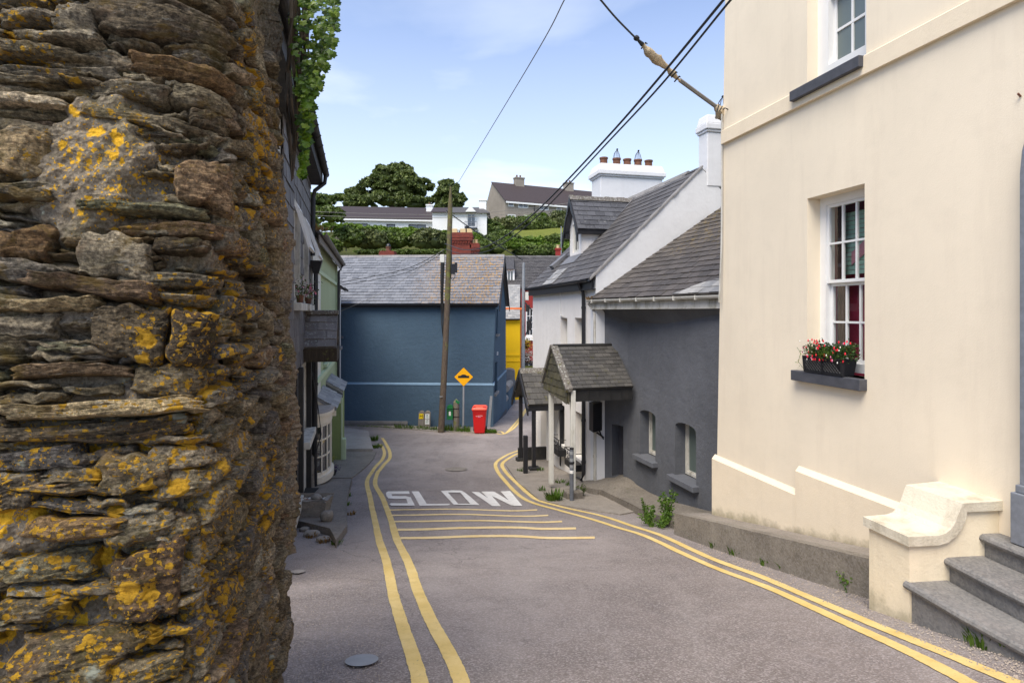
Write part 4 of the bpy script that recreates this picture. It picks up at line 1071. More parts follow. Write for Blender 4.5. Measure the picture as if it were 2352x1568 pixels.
# ramp and pavement before the dark grey house
wallside = [r6(640, 1120), r6(740, 1095), r6(850, 1084), r6(935, 1079), r6(965, 1140), r6(1040, 1190), r6(1105, 1222), r6(1200, 1262), r6(1290, 1300), r6(1340, 1322)]
wy = [14.2, 13.75, 13.35, 12.98, 12.45, 12.0, 11.55, 10.8, 10.2, 9.95]
frontside = [r6(640, 1150), r6(690, 1168), r6(735, 1178), r6(775, 1181), r6(840, 1212), r6(900, 1240), r6(965, 1272), r6(1040, 1310), r6(1160, 1352), r6(1292, 1398)]
mb = MB(); wp = [P(q[0], q[1], y) for q, y in zip(wallside, wy)]; fp = [RG(*q, up=.13) for q in frontside]
wp = [p + Vector((.12, .05, 0)) for p in wp]; wp[-1] = wp[-1] + Vector((.5, -.6, .1)); wp[-2] = wp[-2] + Vector((.25, -.1, 0))
ws, fs = smooth_line(wp, 5), smooth_line(fp, 5); nseg = len(ws) - 1
mb.grid(lambda a, b: (lambda i: ws[i] * b + fs[i] * (1 - b) + Vector((0, 0, .02 * math.sin(3.1 * b) + .012 * nz(ws[i].x * 3, b * 3))))(int(round(a * nseg))), nseg, 8)
for i in range(nseg):
    mb.poly([fs[i], fs[i + 1], fs[i + 1] + Vector((-.02, -.02, -.45)), fs[i] + Vector((-.02, -.02, -.45))])
mb.poly([ws[0], fs[0], fs[0] - Vector((0, 0, .4)), ws[0] - Vector((0, 0, .4))])
tag(mb.build('ramp', M['kerb'], None), 'humped concrete ramp up to the grey house door', None, None, 'structure')

# ------------------------------------------------------------------ white cottage
W2 = Wall(5.04, .233, 1); wf = W2.fn
def U2(Y): return Y * W2.L
cot = empty('white_cottage', W2.fn(U2(16), -4.3), 'white rendered cottage with slate roof, dormer and tall white chimneys', 'house')
ya, yb = 13.33, 18.75
holes = []; wins = []
for (y0, y1, z0, z1) in ((15.38, 15.95, -1.35, -.16), (14.28, 14.80, -1.35, -.15), (15.6, 16.12, -3.6, -2.52), (14.27, 14.85, -3.65, -2.5)):
    holes.append(rect(U2(y0), U2(y1), z0, z1)); wins.append((U2(y0), U2(y1), z0, z1))
dh = rect(U2(17.25), U2(17.85), -4.55, -2.75)
outer = [(U2(ya), -4.9), (U2(yb), -5.1), (U2(yb), .70), (U2(ya), .70)]
mb = MB(); wall_mesh(mb, wf, outer, holes + [dh], .24, .6)
mb.poly([wf(U2(yb), -5, 0), wf(U2(yb), .7, 0), wf(U2(yb), 3.3, 2.65), wf(U2(yb), .7, 5.3), wf(U2(yb), -5, 5.3)])
mb.poly([wf(U2(ya), -5, 5.3), wf(U2(ya), .7, 5.3), wf(U2(yb), .7, 5.3), wf(U2(yb), -5, 5.3)])
mb.build('wall', M['white_render'], cot)
mb = MB(); mb.fbox(wf, U2(17.25), U2(17.85), -4.6, -2.75, .22, .28); mb.build('door', M['offwhite'], cot)
for a, b, z0, z1 in wins:
    window(cot, wf, a + .005, b - .005, z0, z1, .17, cols=1, rows=2, sash=True, fw=.045, m=M['offwhite'], dep=.08)
rz0, rp = .90, .956
def rzz(d): return rz0 + rp * d
# gable wall to the street corner
mb = MB(); th = .34
gp = [(-.02, -4.9), (-.02, rzz(-.02) - .02), (2.66, rzz(2.66) - .02), (5.32, rzz(0) - .02), (5.32, -4.9)]
mb.poly([wf(U2(ya) - .015, z, d) for d, z in gp]); mb.poly([wf(U2(ya) + th, z, d) for d, z in gp])
for i in range(4): (d0, z0), (d1, z1) = gp[i], gp[i + 1]; mb.poly([wf(U2(ya) - .015, z0, d0), wf(U2(ya) - .015, z1, d1), wf(U2(ya) + th, z1, d1), wf(U2(ya) + th, z0, d0)])
mb.build('gable_wall', M['white_gable'], cot)
def chimney_stack(root, fn_, u0, u1, d0, d1, z0, z1, m, rim=.07, capm=None):
    mb = MB(); mb.fbox(fn_, u0, u1, z0, z1 - .42, d0, d1)
    mb.fbox(fn_, u0 - rim * .5, u1 + rim * .5, z1 - .42, z1 - .36, d0 - rim * .5, d1 + rim * .5)
    mb.fbox(fn_, u0 - rim, u1 + rim, z1 - .36, z1 - .22, d0 - rim, d1 + rim)
    mb.hexa([fn_(u0 - rim * .7, z1 - .22, d0 - rim * .7), fn_(u1 + rim * .7, z1 - .22, d0 - rim * .7), fn_(u1 + rim * .7, z1 - .22, d1 + rim * .7), fn_(u0 - rim * .7, z1 - .22, d1 + rim * .7),
             fn_(u0, z1, d0), fn_(u1, z1, d0), fn_(u1, z1, d1), fn_(u0, z1, d1)])
    return mb.build('chimney', m, root, bevel=.02)
ch1 = chimney_stack(cot, wf, U2(ya) - .03, U2(ya) + .36, 2.80, 3.75, rzz(2.2), 4.72, M['white_gable'], .06)
ch2 = chimney_stack(cot, wf, U2(yb) - .75, U2(yb) + .05, 2.02, 4.16, 1.8, 4.72, M['white_gable'], .09)
def pot(parent, p, r, h, m, cage=False):
    mb = MB(); mb.lathe(p, [(r * .95, 0), (r * .92, h * .8), (r * 1.08, h * .82), (r * 1.08, h * .97), (r * .85, h), (r * .7, h * .9)], 14)
    o = mb.build('chimney_pot', m, parent, smooth=True)
    if cage:
        mb = MB()
        for k in range(8):
            a = k * math.pi / 4; mb.tube([p + Vector((r * .9 * math.cos(a), r * .9 * math.sin(a), h)), p + Vector((r * .6 * math.cos(a), r * .6 * math.sin(a), h + .16)), p + Vector((.02, 0, h + .30))], .006, 4)
        mb.lathe(p + Vector((.02, 0, h + .28)), [(.03, 0), (.035, .02), (.01, .04)], 8)
        mb.build('bird_guard', M['iron'], o)
    return o
for i, (dd, cg) in enumerate(((2.28, 0), (2.73, 1), (3.10, 0), (3.48, 1), (3.86, 0))):
    pot(ch2, wf(U2(yb) - .36, 4.70, dd), .13, .30, M['terracotta'], cg)
pot(ch1, wf(U2(ya) + .17, 4.70, 3.32), .13, .26, M['buff_pot'], True)
# roof with slates
Vr = (W2.n + Vector((0, 0, rp))).normalized(); Sl = math.sqrt(1 + rp * rp)
Or = wf(U2(ya) + .03, rzz(-.16), -.16); Ulen = U2(yb) - U2(ya) + .1
rpoly = [(0, 0), (Ulen, 0), (Ulen, (2.68 + .16) * Sl), (0, (2.68 + .16) * Sl)]
roof = roof_plane('roof', cot, Or, W2.dir, Vr, rpoly, M['slate_dark'], .06)
slates(roof, Or, W2.dir, Vr, rpoly, .30, .225, M['slate_dark'], thick=.012, seed=8, jit=.006)
slates(roof, Or + W2.dir.cross(Vr).normalized() * (.022 if W2.dir.cross(Vr).z > 0 else -.022), W2.dir, Vr, [(2.9, .02), (3.9, .02), (3.9, .66), (2.9, .66)], .30, .225, M['slate_pale'], thick=.010, seed=9)
mb = MB(); mb.prism([wf(U2(ya) + .03, rzz(2.68), 2.68), wf(U2(yb) + .13, rzz(2.68), 2.68), wf(U2(yb) + .13, rzz(-.16), 5.52), wf(U2(ya) + .03, rzz(-.16), 5.52)], (0, 0, -.06)); mb.build('rear_roof', M['slate_dark'], cot)
mb = MB(); n = 13
for i in range(n):
    a = U2(ya) + .62 + (U2(yb) - .75 - U2(ya) - .62) * i / n; b = U2(ya) + .62 + (U2(yb) - .75 - U2(ya) - .62) * (i + .97) / n; z = rzz(2.68)
    mb.hexa([wf(a, z - .10, 2.55), wf(b, z - .10, 2.55), wf(b, z - .10, 2.81), wf(a, z - .10, 2.81), wf(a, z + .05, 2.66), wf(b, z + .05, 2.66), wf(b, z + .05, 2.70), wf(a, z + .05, 2.70)])
mb.build('ridge_tiles', M['ridge_tile'], cot)
# mortared verge along the gable
mb = MB(); nn = 22
for i in range(nn):
    a = -.16 + (2.68 + .16) * i / nn; b = -.16 + (2.68 + .16) * (i + 1) / nn; e = .02 * R.random()
    mb.hexa([wf(U2(ya) - .035 - e, rzz(a) - .02, a), wf(U2(ya) + .12, rzz(a) - .02, a), wf(U2(ya) + .12, rzz(b) - .02, b), wf(U2(ya) - .035 - e, rzz(b) - .02, b),
             wf(U2(ya) - .03 - e, rzz(a) + .025, a), wf(U2(ya) + .09, rzz(a) + .035, a), wf(U2(ya) + .09, rzz(b) + .035, b), wf(U2(ya) - .03 - e, rzz(b) + .025, b)])
mb.build('verge', M['ridge_tile'], cot)
mb = MB(); gutter(mb, wf, U2(ya) + .0, U2(yb) + .1, rzz(-.16) + .00, -.20, .065); mb.fbox(wf, U2(ya) - .0, U2(yb) + .08, rzz(-.16) - .22, rzz(-.16) - .01, -.13, -.10); mb.fbox(wf, U2(ya), U2(yb), rzz(-.16) - .235, rzz(-.16) - .215, -.13, .01)
mb.build('gutter', M['black'], cot)
yd = 14.02
mb = MB(); mb.tube([wf(U2(yd), .70, -.19), wf(U2(yd), .60, -.16), wf(U2(yd), .48, -.07), wf(U2(yd), .3, -.06), wf(U2(yd), -3.9, -.06), wf(U2(yd), -4.05, -.12)], .043, 8)
for z in (.1, -1.2, -2.6, -3.6): mb.tube([wf(U2(yd), z - .03, -.06), wf(U2(yd), z + .03, -.06)], .053, 8)
mb.build('downpipe', M['black'], cot, smooth=True)
mb = MB(); mb.tube([wf(U2(15.9), .62, -.02), wf(U2(15.9), -.1, -.02), wf(U2(15.6), -.1, -.05)], .012, 5); mb.build('vent_pipe', M['white_paint'], cot)
# dormer
Yd, hw, t0 = 16.80, .60, .60
ud = U2(Yd); apexz, eavez = 3.30, 2.36
dorm = MB()
tb = lambda z: (z - rz0) / rp
tf = .74
fw_, fu = [], []
front = [(ud - .50, rzz(tf)), (ud + .50, rzz(tf)), (ud + .50, eavez + .1), (ud, apexz - .05), (ud - .50, eavez + .1)]
wh = rect(ud - .26, ud + .26, rzz(tf) + .12, rzz(tf) + .95)
wall_mesh(dorm, lambda u, z, d: wf(u, z, tf + d), front, [wh], .07)
for s_ in (-1, 1): dorm.poly([wf(ud + s_ * .50, rzz(tf), tf), wf(ud + s_ * .50, eavez + .1, tf), wf(ud + s_ * .50, eavez + .1, tb(eavez + .1))])
dm = dorm.build('dormer', M['white_render'], cot)
window(cot, lambda u, z, d: wf(u, z, tf + d), ud - .255, ud + .255, wh[0][1], wh[2][1], .04, cols=2, rows=1, sash=False, fw=.05, bar=.05, m=M['offwhite'], dep=.05, name='dormer_window')
for s_ in (-1, 1):
    # slope facing s_: ridge runs inwards, eave at +-hw
    tE = tb(eavez); tR = tb(apexz)
    Od = wf(ud + s_ * (hw + .06), eavez - .04, t0 - .02); Rp = wf(ud, apexz, t0 - .02)
    Ud = W2.n; Vv = (Rp - Od); Vv = Vv - Ud * Vv.dot(Ud); ln = Vv.length; Vv.normalize()
    pl = [(0, 0), (tE - t0 + .08, 0), (tR - t0 + .12, ln), (0, ln)]
    rr_ = roof_plane('dormer_roof', cot, Od, Ud, Vv, pl, M['slate_dormer'], .05)
    slates(rr_, Od, Ud, Vv, pl, .27, .175, M['slate_dormer'], thick=.012, seed=12 + s_)
    mb = MB(); a = wf(ud + s_ * (hw + .02), eavez - .20, t0); b = wf(ud + s_ * (hw + .02), eavez - .20, tE)
    mb.fbox(wf, ud + s_ * (hw - .12) - .0, ud + s_ * (hw + .04), eavez - .17, eavez - .03, t0, tE + .05); mb.build('dormer_gutter', M['black'], cot)
mb = MB()
for s_ in (-1, 1):
    # bargeboards with an ogee foot
    for i in range(10):
        f0, f1 = i / 10, (i + 1) / 10
        def q(f, lo):
            u = ud + s_ * f * (hw + .10); z = apexz + .03 - f * (apexz - eavez + .18)
            w_ = .16 + .05 * math.sin(f * 9.4) + (.10 if f > .8 else 0)
            return (u, z - (w_ if lo else 0))
        a, b, c, d = q(f0, 0), q(f1, 0), q(f1, 1), q(f0, 1)
        mb.hexa([wf(*d, t0 - .06), wf(*c, t0 - .06), wf(*c, t0 - .02), wf(*d, t0 - .02), wf(*a, t0 - .06), wf(*b, t0 - .06), wf(*b, t0 - .02), wf(*a, t0 - .02)])
mb.build('bargeboard', M['black'], cot)
mb = MB()
for i in range(16):
    a = t0 - .05 + (tR + .05 - t0) * i / 16; b = t0 - .05 + (tR + .05 - t0) * (i + .96) / 16; j = R.uniform(-.01, .012)
    mb.hexa([wf(ud - .1, apexz - .06, a), wf(ud + .1, apexz - .06, a), wf(ud + .1, apexz - .06, b), wf(ud - .1, apexz - .06, b), wf(ud - .04, apexz + .07 + j, a), wf(ud + .04, apexz + .07 + j, a), wf(ud + .04, apexz + .07 + j, b), wf(ud - .04, apexz + .07 + j, b)])
mb.build('dormer_ridge', M['ridge_old'], cot)
# lead valley beside the dormer and a small rooflight
mb = MB(); N2 = W2.dir.cross(Vr); N2 = N2 if N2.z > 0 else -N2
def onroof(u, d, h=.03): return wf(u, rzz(d), d) + N2 * h
mb.poly([onroof(ud - .62, tb(eavez) - .1, .035), onroof(ud - .50, tb(eavez) - .1, .035), onroof(ud + .0, tb(apexz) + .02, .035), onroof(ud - .12, tb(apexz) + .06, .035)])
mb.poly([onroof(ud - .62, tf - .25, .035), onroof(ud + .6, tf - .25, .035), onroof(ud + .6, tf + .02, .035), onroof(ud - .62, tf + .02, .035)])
mb.build('flashing', M['lead'], cot)
mb = MB(); mb.hexa([onroof(U2(17.75), .42, .02), onroof(U2(18.05), .42, .02), onroof(U2(18.05), .86, .02), onroof(U2(17.75), .86, .02), onroof(U2(17.75), .42, .15), onroof(U2(18.05), .42, .15), onroof(U2(18.05), .86, .10), onroof(U2(17.75), .86, .10)])
mb.build('rooflight', M['lead'], cot, bevel=.01)
# scrolled iron window boxes
for k, (y0, y1, zb) in enumerate(((15.45, 16.15, -3.66), (14.2, 14.95, -3.72))):
    wb = empty('window_box', wf(U2((y0 + y1) / 2), zb - .1, -.12), ('black scrolled iron window box beneath the cottage window beyond the white posts', 'black scrolled iron window box beside the black downpipe')[k], 'window box', 'iron window boxes on the white cottage')
    a, b = U2(y0), U2(y1)
    mb = MB(); mb.fbox(wf, a, b, zb - .16, zb, -.22, -.01); mb.build('tray', M['iron'], wb)
    mb = MB(); mb.fbox(wf, a, b, zb + .26, zb + .285, -.225, -.205)
    for q in (a, b): mb.tube([wf(q, zb, -.215), wf(q, zb + .27, -.215)], .012, 5); mb.tube([wf(q, zb + .27, -.215), wf(q, zb + .27, -.01)], .01, 5)
    nsc = 5
    for i in range(nsc):
        c = a + (b - a) * (i + .5) / nsc
        mb.tube([wf(c + .055 * math.cos(t) * (1 - t / 16), zb + .13 + .11 * math.sin(t) * (1 - t / 16), -.215) for t in np.linspace(0, 9, 18)], .007, 4)
    mb.build('scrollwork', M['iron'], wb)

# ------------------------------------------------------------------ porches
def porch(root, apex, n_, z0, zr, hl, hr, ze, depth, roofm, cols, rows, seed, barge=None):
    """gabled roof whose ridge runs inwards (n_) from apex; w_ points along the wall towards the camera"""
    w_ = Vector((n_.y, -n_.x, 0)); apex = Vector((*apex, zr))
    for s_, hwid in ((1, hr), (-1, hl)):
        Oe = apex + w_ * (s_ * hwid); Oe.z = ze
        Vv = (apex - Oe); ln = Vv.length; Vv.normalize()
        pl = [(0, 0), (depth, 0), (depth, ln), (0, ln)]
        rp_ = roof_plane('roof', root, Oe, n_, Vv, pl, roofm, .045)
        slates(rp_, Oe, n_, Vv, pl, depth / cols, ln / rows, roofm, thick=.010, jit=.005, seed=seed + s_)
    return w_
por = empty('porch', (1.6, 12.5, -3.85), 'slate roofed porch on two white posts at the grey house door', 'porch')
pn = Vector((.963, .27, 0)); ap = (.88, 12.85)
pw = porch(por, ap, pn, 0, -.765, .62, .92, -1.58, 1.50, M['slate_canopy'], 8, 11, 20)
A = Vector((*ap, 0))
def pq(t, h, z): p = A + pn * t + pw * h; return Vector((p.x, p.y, z))
def pbox(mb, t0_, t1_, h0, h1, z0, z1): return mb.hexa([pq(t0_, h0, z0), pq(t1_, h0, z0), pq(t1_, h1, z0), pq(t0_, h1, z0), pq(t0_, h0, z1), pq(t1_, h0, z1), pq(t1_, h1, z1), pq(t0_, h1, z1)])
mb = MB(); pbox(mb, .06, 1.5, .84, .87, -1.86, -1.60); pbox(mb, .06, 1.5, .70, .838, -1.64, -1.605)
for t in (.25, .5, .75, 1.0, 1.25): pbox(mb, t, t + .012, .87, .882, -1.86, -1.60)
mb.build('fascia', M['black_old'], por)
mb = MB(); pbox(mb, .06, 1.4, -.60, -.56, -1.80, -1.62); mb.build('fascia', M['black_old'], por)
# gable hung with mossy slates
Og2 = pq(.03, .90, -1.90); gpl = [(0, 0.05), (.02, .30), (.90, 1.10), (1.52, .30), (1.50, .18)]
gpl = [(0.0, .0), (.0, .30), (.90, 1.09), (1.52, .28), (1.50, .14)]
gr = roof_plane('gable', por, Og2, -pw, Vector((0, 0, 1)), gpl, M['slate_mossy'], .03)
slates(gr, Og2, -pw, Vector((0, 0, 1)), gpl, .17, .155, M['slate_mossy'], thick=.012, jit=.008, seed=31)
mb = MB()
for (h0, z0, h1, z1) in ((0, -.745, .94, -1.60), (0, -.745, -.64, -1.60)):
    m_ = 9
    for i in range(m_):
        f0, f1 = i / m_, (i + .98) / m_; ha, hb = h0 + (h1 - h0) * f0, h0 + (h1 - h0) * f1; za, zb = z0 + (z1 - z0) * f0, z0 + (z1 - z0) * f1
        s_ = 1 if h1 > 0 else -1
        mb.hexa([pq(-.03, ha, za - .05), pq(.11, ha, za - .05), pq(.11, hb, zb - .05), pq(-.03, hb, zb - .05), pq(-.04, ha + .02 * s_, za + .02), pq(.12, ha, za + .035), pq(.12, hb, zb + .035), pq(-.04, hb + .02 * s_, zb + .02)])
mb.build('verge_tiles', M['ridge_old'], por)
mb = MB(); mb.tube([pq(.02, 0, -.745), pq(1.5, 0, -.745)], .035, 8); mb.hexa([pq(1.44, -.03, -.76), pq(1.5, -.03, -.76), pq(1.5, .03, -.76), pq(1.44, .03, -.76), pq(1.45, -.004, -.62), pq(1.46, -.004, -.62), pq(1.46, .004, -.62), pq(1.45, .004, -.62)])
mb.build('ridge', M['black_old'], por)
for (t, h, zb) in ((.10, .86, -3.68), (.06, -.36, -3.9)):
    mb = MB(); pbox(mb, t, t + .10, h - .05, h + .05, zb, -1.62); mb.build('post', M['offwhite'], por, bevel=.012)
mb = MB(); pbox(mb, -.02, .34, .70, 1.0, -4.1, -3.68); mb.build('post_block', M['kerb'], por, bevel=.03)

por2 = empty('porch', (.7, 16.4, -4.3), 'small slate roofed porch on black posts with wavy black bargeboards', 'porch')
pn = Vector((.974, .227, 0)); ap = (.25, 16.42)
pw = porch(por2, ap, pn, 0, -1.665, .80, .88, -2.48, 1.0, M['slate_canopy'], 5, 6, 40)
A = Vector((*ap, 0))
mb = MB(); mb.hexa([pq(-.03, -.09, -1.72), pq(1.0, -.09, -1.72), pq(1.0, .09, -1.72), pq(-.03, .09, -1.72), pq(-.03, -.03, -1.585), pq(1.0, -.03, -1.585), pq(1.0, .03, -1.585), pq(-.03, .03, -1.585)])
mb.build('ridge', M['ridge_old'], por2)
mb = MB()
for s_, hw_ in ((1, .97), (-1, .90)):
    for i in range(12):
        f0, f1 = i / 12, (i + 1) / 12
        def q(f): return s_ * f * hw_, -1.63 - f * .93
        def lo(f): return .17 + .035 * math.sin(f * 18) + (.05 if f > .9 else 0)
        (ha, za), (hb, zb) = q(f0), q(f1)
        mb.hexa([pq(-.07, ha, za - lo(f0)), pq(-.03, ha, za - lo(f0)), pq(-.03, hb, zb - lo(f1)), pq(-.07, hb, zb - lo(f1)), pq(-.07, ha, za), pq(-.03, ha, za), pq(-.03, hb, zb), pq(-.07, hb, zb)])
mb.build('bargeboard', M['black'], por2)
mb = MB(); pbox(mb, .0, 1.0, .80, .84, -2.66, -2.50); mb.build('fascia', M['black'], por2)
for (t, h, zb) in ((.12, .76, -4.2), (.12, -.70, -4.33), (.92, .72, -4.2)):
    mb = MB(); pbox(mb, t, t + .10, h - .05, h + .05, zb, -2.5); mb.build('post', M['black'], por2, bevel=.01)
for (t, h, zb) in ((.12, .76, -4.34), (.12, -.70, -4.45)):
    mb = MB(); pbox(mb, t - .08, t + .20, h - .13, h + .13, zb, zb + .17); mb.build('post_base', M['black_old'], por2, bevel=.015)
mb = MB(); pbox(mb, .1, .95, -.78, -.68, -4.35, -4.0); mb.build('side_panel', M['black_old'], por2)

# ------------------------------------------------------------------ blue house
C0 = Vector((-.70, 25.0, 0)); e1v = Vector((-.998, .0615, 0)).normalized(); BL = 10.0
bA = C0 + e1v * BL
bf = line_fn((bA.x, bA.y), (C0.x, C0.y), 1); sd = Vector((.0617, .998, 0)).normalized(); cB = C0 + sd * 6.0
sf = line_fn((C0.x, C0.y), (cB.x, cB.y), 1)
blue = empty('blue_house', (C0.x - 3, 26, -5.1), 'blue rendered house with grey blue slates end on to the junction', 'house')
outer = [(0, -5.6), (BL - .24, -5.6), (BL - .20, -4.9), (BL, .2), (BL, .42), (0, .42)]
def bu(px, Y=25.3): return (Vector(((px - CX) / F * Y, Y, 0)) - bA).dot(-e1v)
hA = rect(bu(760), bu(781.5), -1.05, .12); hB = rect(bu(760), bu(781), -2.85, -2.33)
mb = MB(); wall_mesh(mb, bf, outer, [hA, hB], .15, 1.0)
mb.poly([bf(0, -5.6, 0), bf(0, .42, 0), bf(0, 2.6, 3), bf(0, .42, 6), bf(0, -5.6, 6)]); mb.poly([bf(0, -5.6, 6), bf(BL, -5.6, 6), bf(BL, .42, 6), bf(0, .42, 6)])
mb.build('wall', M['blue_render'], blue)
def sfl(u, z, d=0.0):
    k = max(0, min(1, (z + 5.6) / 5.8)); lean = -.24 * (1 - k) * max(0, 1 - u / 6.0)
    p = sf(u, z, d); return Vector((p.x + lean, p.y, p.z))
w1 = rect(.40, 1.0, -.98, .12); w2 = rect(.42, 1.25, -3.5, -2.2)
w1 = rect(.62, 1.25, -.98, .12); w2 = rect(.62, 1.70, -3.6, -2.25)
mb = MB(); wall_mesh(mb, sfl, [(0, -5.9), (6, -6.2), (6, .42), (3, 2.60), (0, .42)], [w1, w2], .2, .8); mb.build('side_wall', M['blue_light'], blue)
for w_ in (w1, w2):
    window(blue, sfl, w_[0][0], w_[1][0], w_[0][1], w_[2][1], .15, cols=1, rows=2, m=M['grey_metal'], fw=.05)
    mb = MB(); mb.fbox(sfl, w_[0][0] - .08, w_[1][0] + .08, w_[0][1] - .1, w_[0][1], -.12, .1); mb.build('sill', M['ridge_tile'], blue)
for w_ in (hA, hB): window(blue, bf, w_[0][0], w_[1][0], w_[0][1], w_[2][1], .08, cols=1, rows=1, sash=False, m=M['plinth_dark'], fw=.06)
mb = MB(); mb.fbox(bf, hA[0][0], hA[1][0] + .1, -1.16, -1.05, -.08, .1); mb.build('sill', M['grey_sill'], blue)
mb = MB(); mb.hexa([bf(0, -3.155, -.045), bf(BL - .05, -3.155, -.045), bf(BL - .05, -3.155, .002), bf(0, -3.155, .002), bf(0, -3.09, -.03), bf(BL - .05, -3.09, -.03), bf(BL - .05, -3.06, .002), bf(0, -3.06, .002)]); mb.build('band', M['blue_trim'], blue)
mb = MB(); mb.fbox(bf, 0, BL - .10, -5.6, -3.16, -.03, .001); mb.build('lower_wall', M['blue_render'], blue)
mb = MB(); mb.fbox(sfl, -.03, .60, -3.16, -3.06, -.04, .002); mb.fbox(sfl, 1.72, 6.0, -3.16, -3.06, -.04, .002); mb.build('band', M['blue_trim'], blue)
mb = MB(); mb.fbox(sfl, .0, .60, -5.9, -3.165, -.03, .001); mb.fbox(sfl, 1.72, 6.0, -5.9, -3.165, -.03, .001); mb.fbox(sfl, .6, 1.72, -5.9, -3.7, -.03, .001); mb.build('lower_wall', M['blue_light'], blue)
mb = MB(); mb.fbox(bf, 0, BL - .2, -5.6, -4.98, -.045, -.031); mb.fbox(sfl, -.02, 6.05, -6.2, -5.12, -.045, -.031); mb.build('plinth', M['plinth_dark'], blue)
mb = MB(); mb.fbox(bf, 0, bu(938), -4.83, -4.72, -.10, -.031); mb.fbox(bf, 0, bu(938), -4.98, -4.835, -.07, -.046); mb.build('ledge', M['ridge_tile'], blue)
mb = MB(); mb.hexa([bf(BL - .36, -5.0, -.05), bf(BL - .235, -5.0, -.05), bf(BL - .235, -5.0, -.0311), bf(BL - .36, -5.0, -.0311), bf(BL - .24, -3.6, -.05), bf(BL - .13, -3.6, -.05), bf(BL - .13, -3.6, -.0311), bf(BL - .24, -3.6, -.0311)]); mb.build('corner_guard', M['galv'], blue)
mb = MB(); mb.fbox(sfl, 1.30, 1.45, -1.95, -1.8, -.05, 0); mb.build('alarm_box', M['white_paint'], blue)
ez, rz, ov = .47, 2.68, .18
Vb = (Vector((sd.x * 3.0, sd.y * 3.0, rz - ez))).normalized(); Lb = math.sqrt(9 + (rz - ez) ** 2) * (3 + ov) / 3
Ob = bf(0, ez - (rz - ez) / 3 * ov, -ov); wU = -e1v
bpl = [(0, 0), (BL + .16, 0), (BL + .16, Lb), (0, Lb)]
roof = roof_plane('roof', blue, Ob, wU, Vb, bpl, M['slate_blue'], .06)
slates(roof, Ob, wU, Vb, bpl, .285, .222, M['slate_blue'], thick=.020, seed=50, jit=.004, gap=.007)
mb = MB(); mb.prism([bf(0, rz, 3), bf(BL + .16, rz, 3), bf(BL + .16, ez - .12, 6.18), bf(0, ez - .12, 6.18)], (0, 0, -.06)); mb.build('rear_roof', M['slate_blue'], blue)
nR = 24
for i in range(nR):
    a = (BL + .16) * i / nR; b = (BL + .16) * (i + .985) / nR
    mb = MB(); mb.hexa([bf(a, rz - .10, 2.84), bf(b, rz - .10, 2.84), bf(b, rz - .10, 3.16), bf(a, rz - .10, 3.16), bf(a, rz + .07, 2.96), bf(b, rz + .07, 2.96), bf(b, rz + .07, 3.04), bf(a, rz + .07, 3.04)])
    mb.build('ridge_tile', M['ridge_tile'], roof)
mb = MB(); gutter(mb, bf, 0, BL + .14, ez - .15, -ov - .04, .065); mb.fbox(bf, 0, BL + .1, ez - .26, ez - .13, -ov + .02, -ov + .04); mb.fbox(bf, 0, BL + .08, ez - .275, ez - .255, -ov + .02, .0)
mb.build('gutter', M['black'], blue)
mb = MB()
for s_ in (0, 1):
    d0, d1 = (-ov - .05, 3.0) if s_ == 0 else (3.0, 6.2); z0, z1 = (ez - .17, rz) if s_ == 0 else (rz, ez - .17)
    mb.hexa([bf(BL + .17, z0 - .28, d0), bf(BL + .205, z0 - .28, d0), bf(BL + .205, z1 - .28, d1), bf(BL + .17, z1 - .28, d1), bf(BL + .17, z0 - .02, d0), bf(BL + .205, z0 - .02, d0), bf(BL + .205, z1 - .02, d1), bf(BL + .17, z1 - .02, d1)])
mb.build('bargeboard', M['black'], blue)

# garden wall with rounded coping running on from the blue house
gw = empty('garden_wall', (-.2, 35, -5.8), 'blue garden wall with rounded grey coping beyond the blue house', 'garden wall')
g0 = C0 + sd * 6.05; g1 = C0 + sd * 7.9; g2 = C0 + sd * 8.1; g3 = C0 + sd * 14.8
def gwf(a, b, za, zb, w, zl, m, name, parent):
    d_ = (b - a).normalized(); s_ = Vector((-d_.y, d_.x, 0)) * w
    mb = MB(); mb.hexa([(a.x, a.y, zl), (b.x, b.y, zl), (b.x + s_.x, b.y + s_.y, zl), (a.x + s_.x, a.y + s_.y, zl), (a.x, a.y, za), (b.x, b.y, zb), (b.x + s_.x, b.y + s_.y, zb), (a.x + s_.x, a.y + s_.y, za)])
    return mb.build(name, m, parent)
gwf(g0, g1, -4.72, -4.85, .35, -6.4, M['blue_light'], 'wall', gw); gwf(g2, g3, -4.35, -4.70, .40, -6.9, M['blue_light'], 'wall', gw)
for (a, b, za, zb, w, r) in ((g0, g1, -4.72, -4.85, .35, .2), (g2, g3, -4.35, -4.70, .40, .24)):
    s_ = Vector((-(b - a).normalized().y, (b - a).normalized().x, 0)) * (w / 2)
    mb = MB(); mb.tube([Vector((a.x, a.y, za)) + s_, Vector((b.x, b.y, zb)) + s_], r, 14); mb.build('coping', M['ridge_tile'], gw, smooth=True)
# rounded grey tank behind the garden wall
mb = MB(); mb.prism([Vector((-.56 + .38 * (1 - math.cos(t)), 37.2, -5.3 + (1.42 if 0 < t < math.pi else 0) * 1 + .22 * math.sin(t))) for t in np.linspace(0, math.pi, 11)], (0, 1.1, 0))
thing(mb, 'tank', M['grey_metal'], 'rounded grey tank standing behind the garden wall before the yellow house', 'tank', smooth=True)

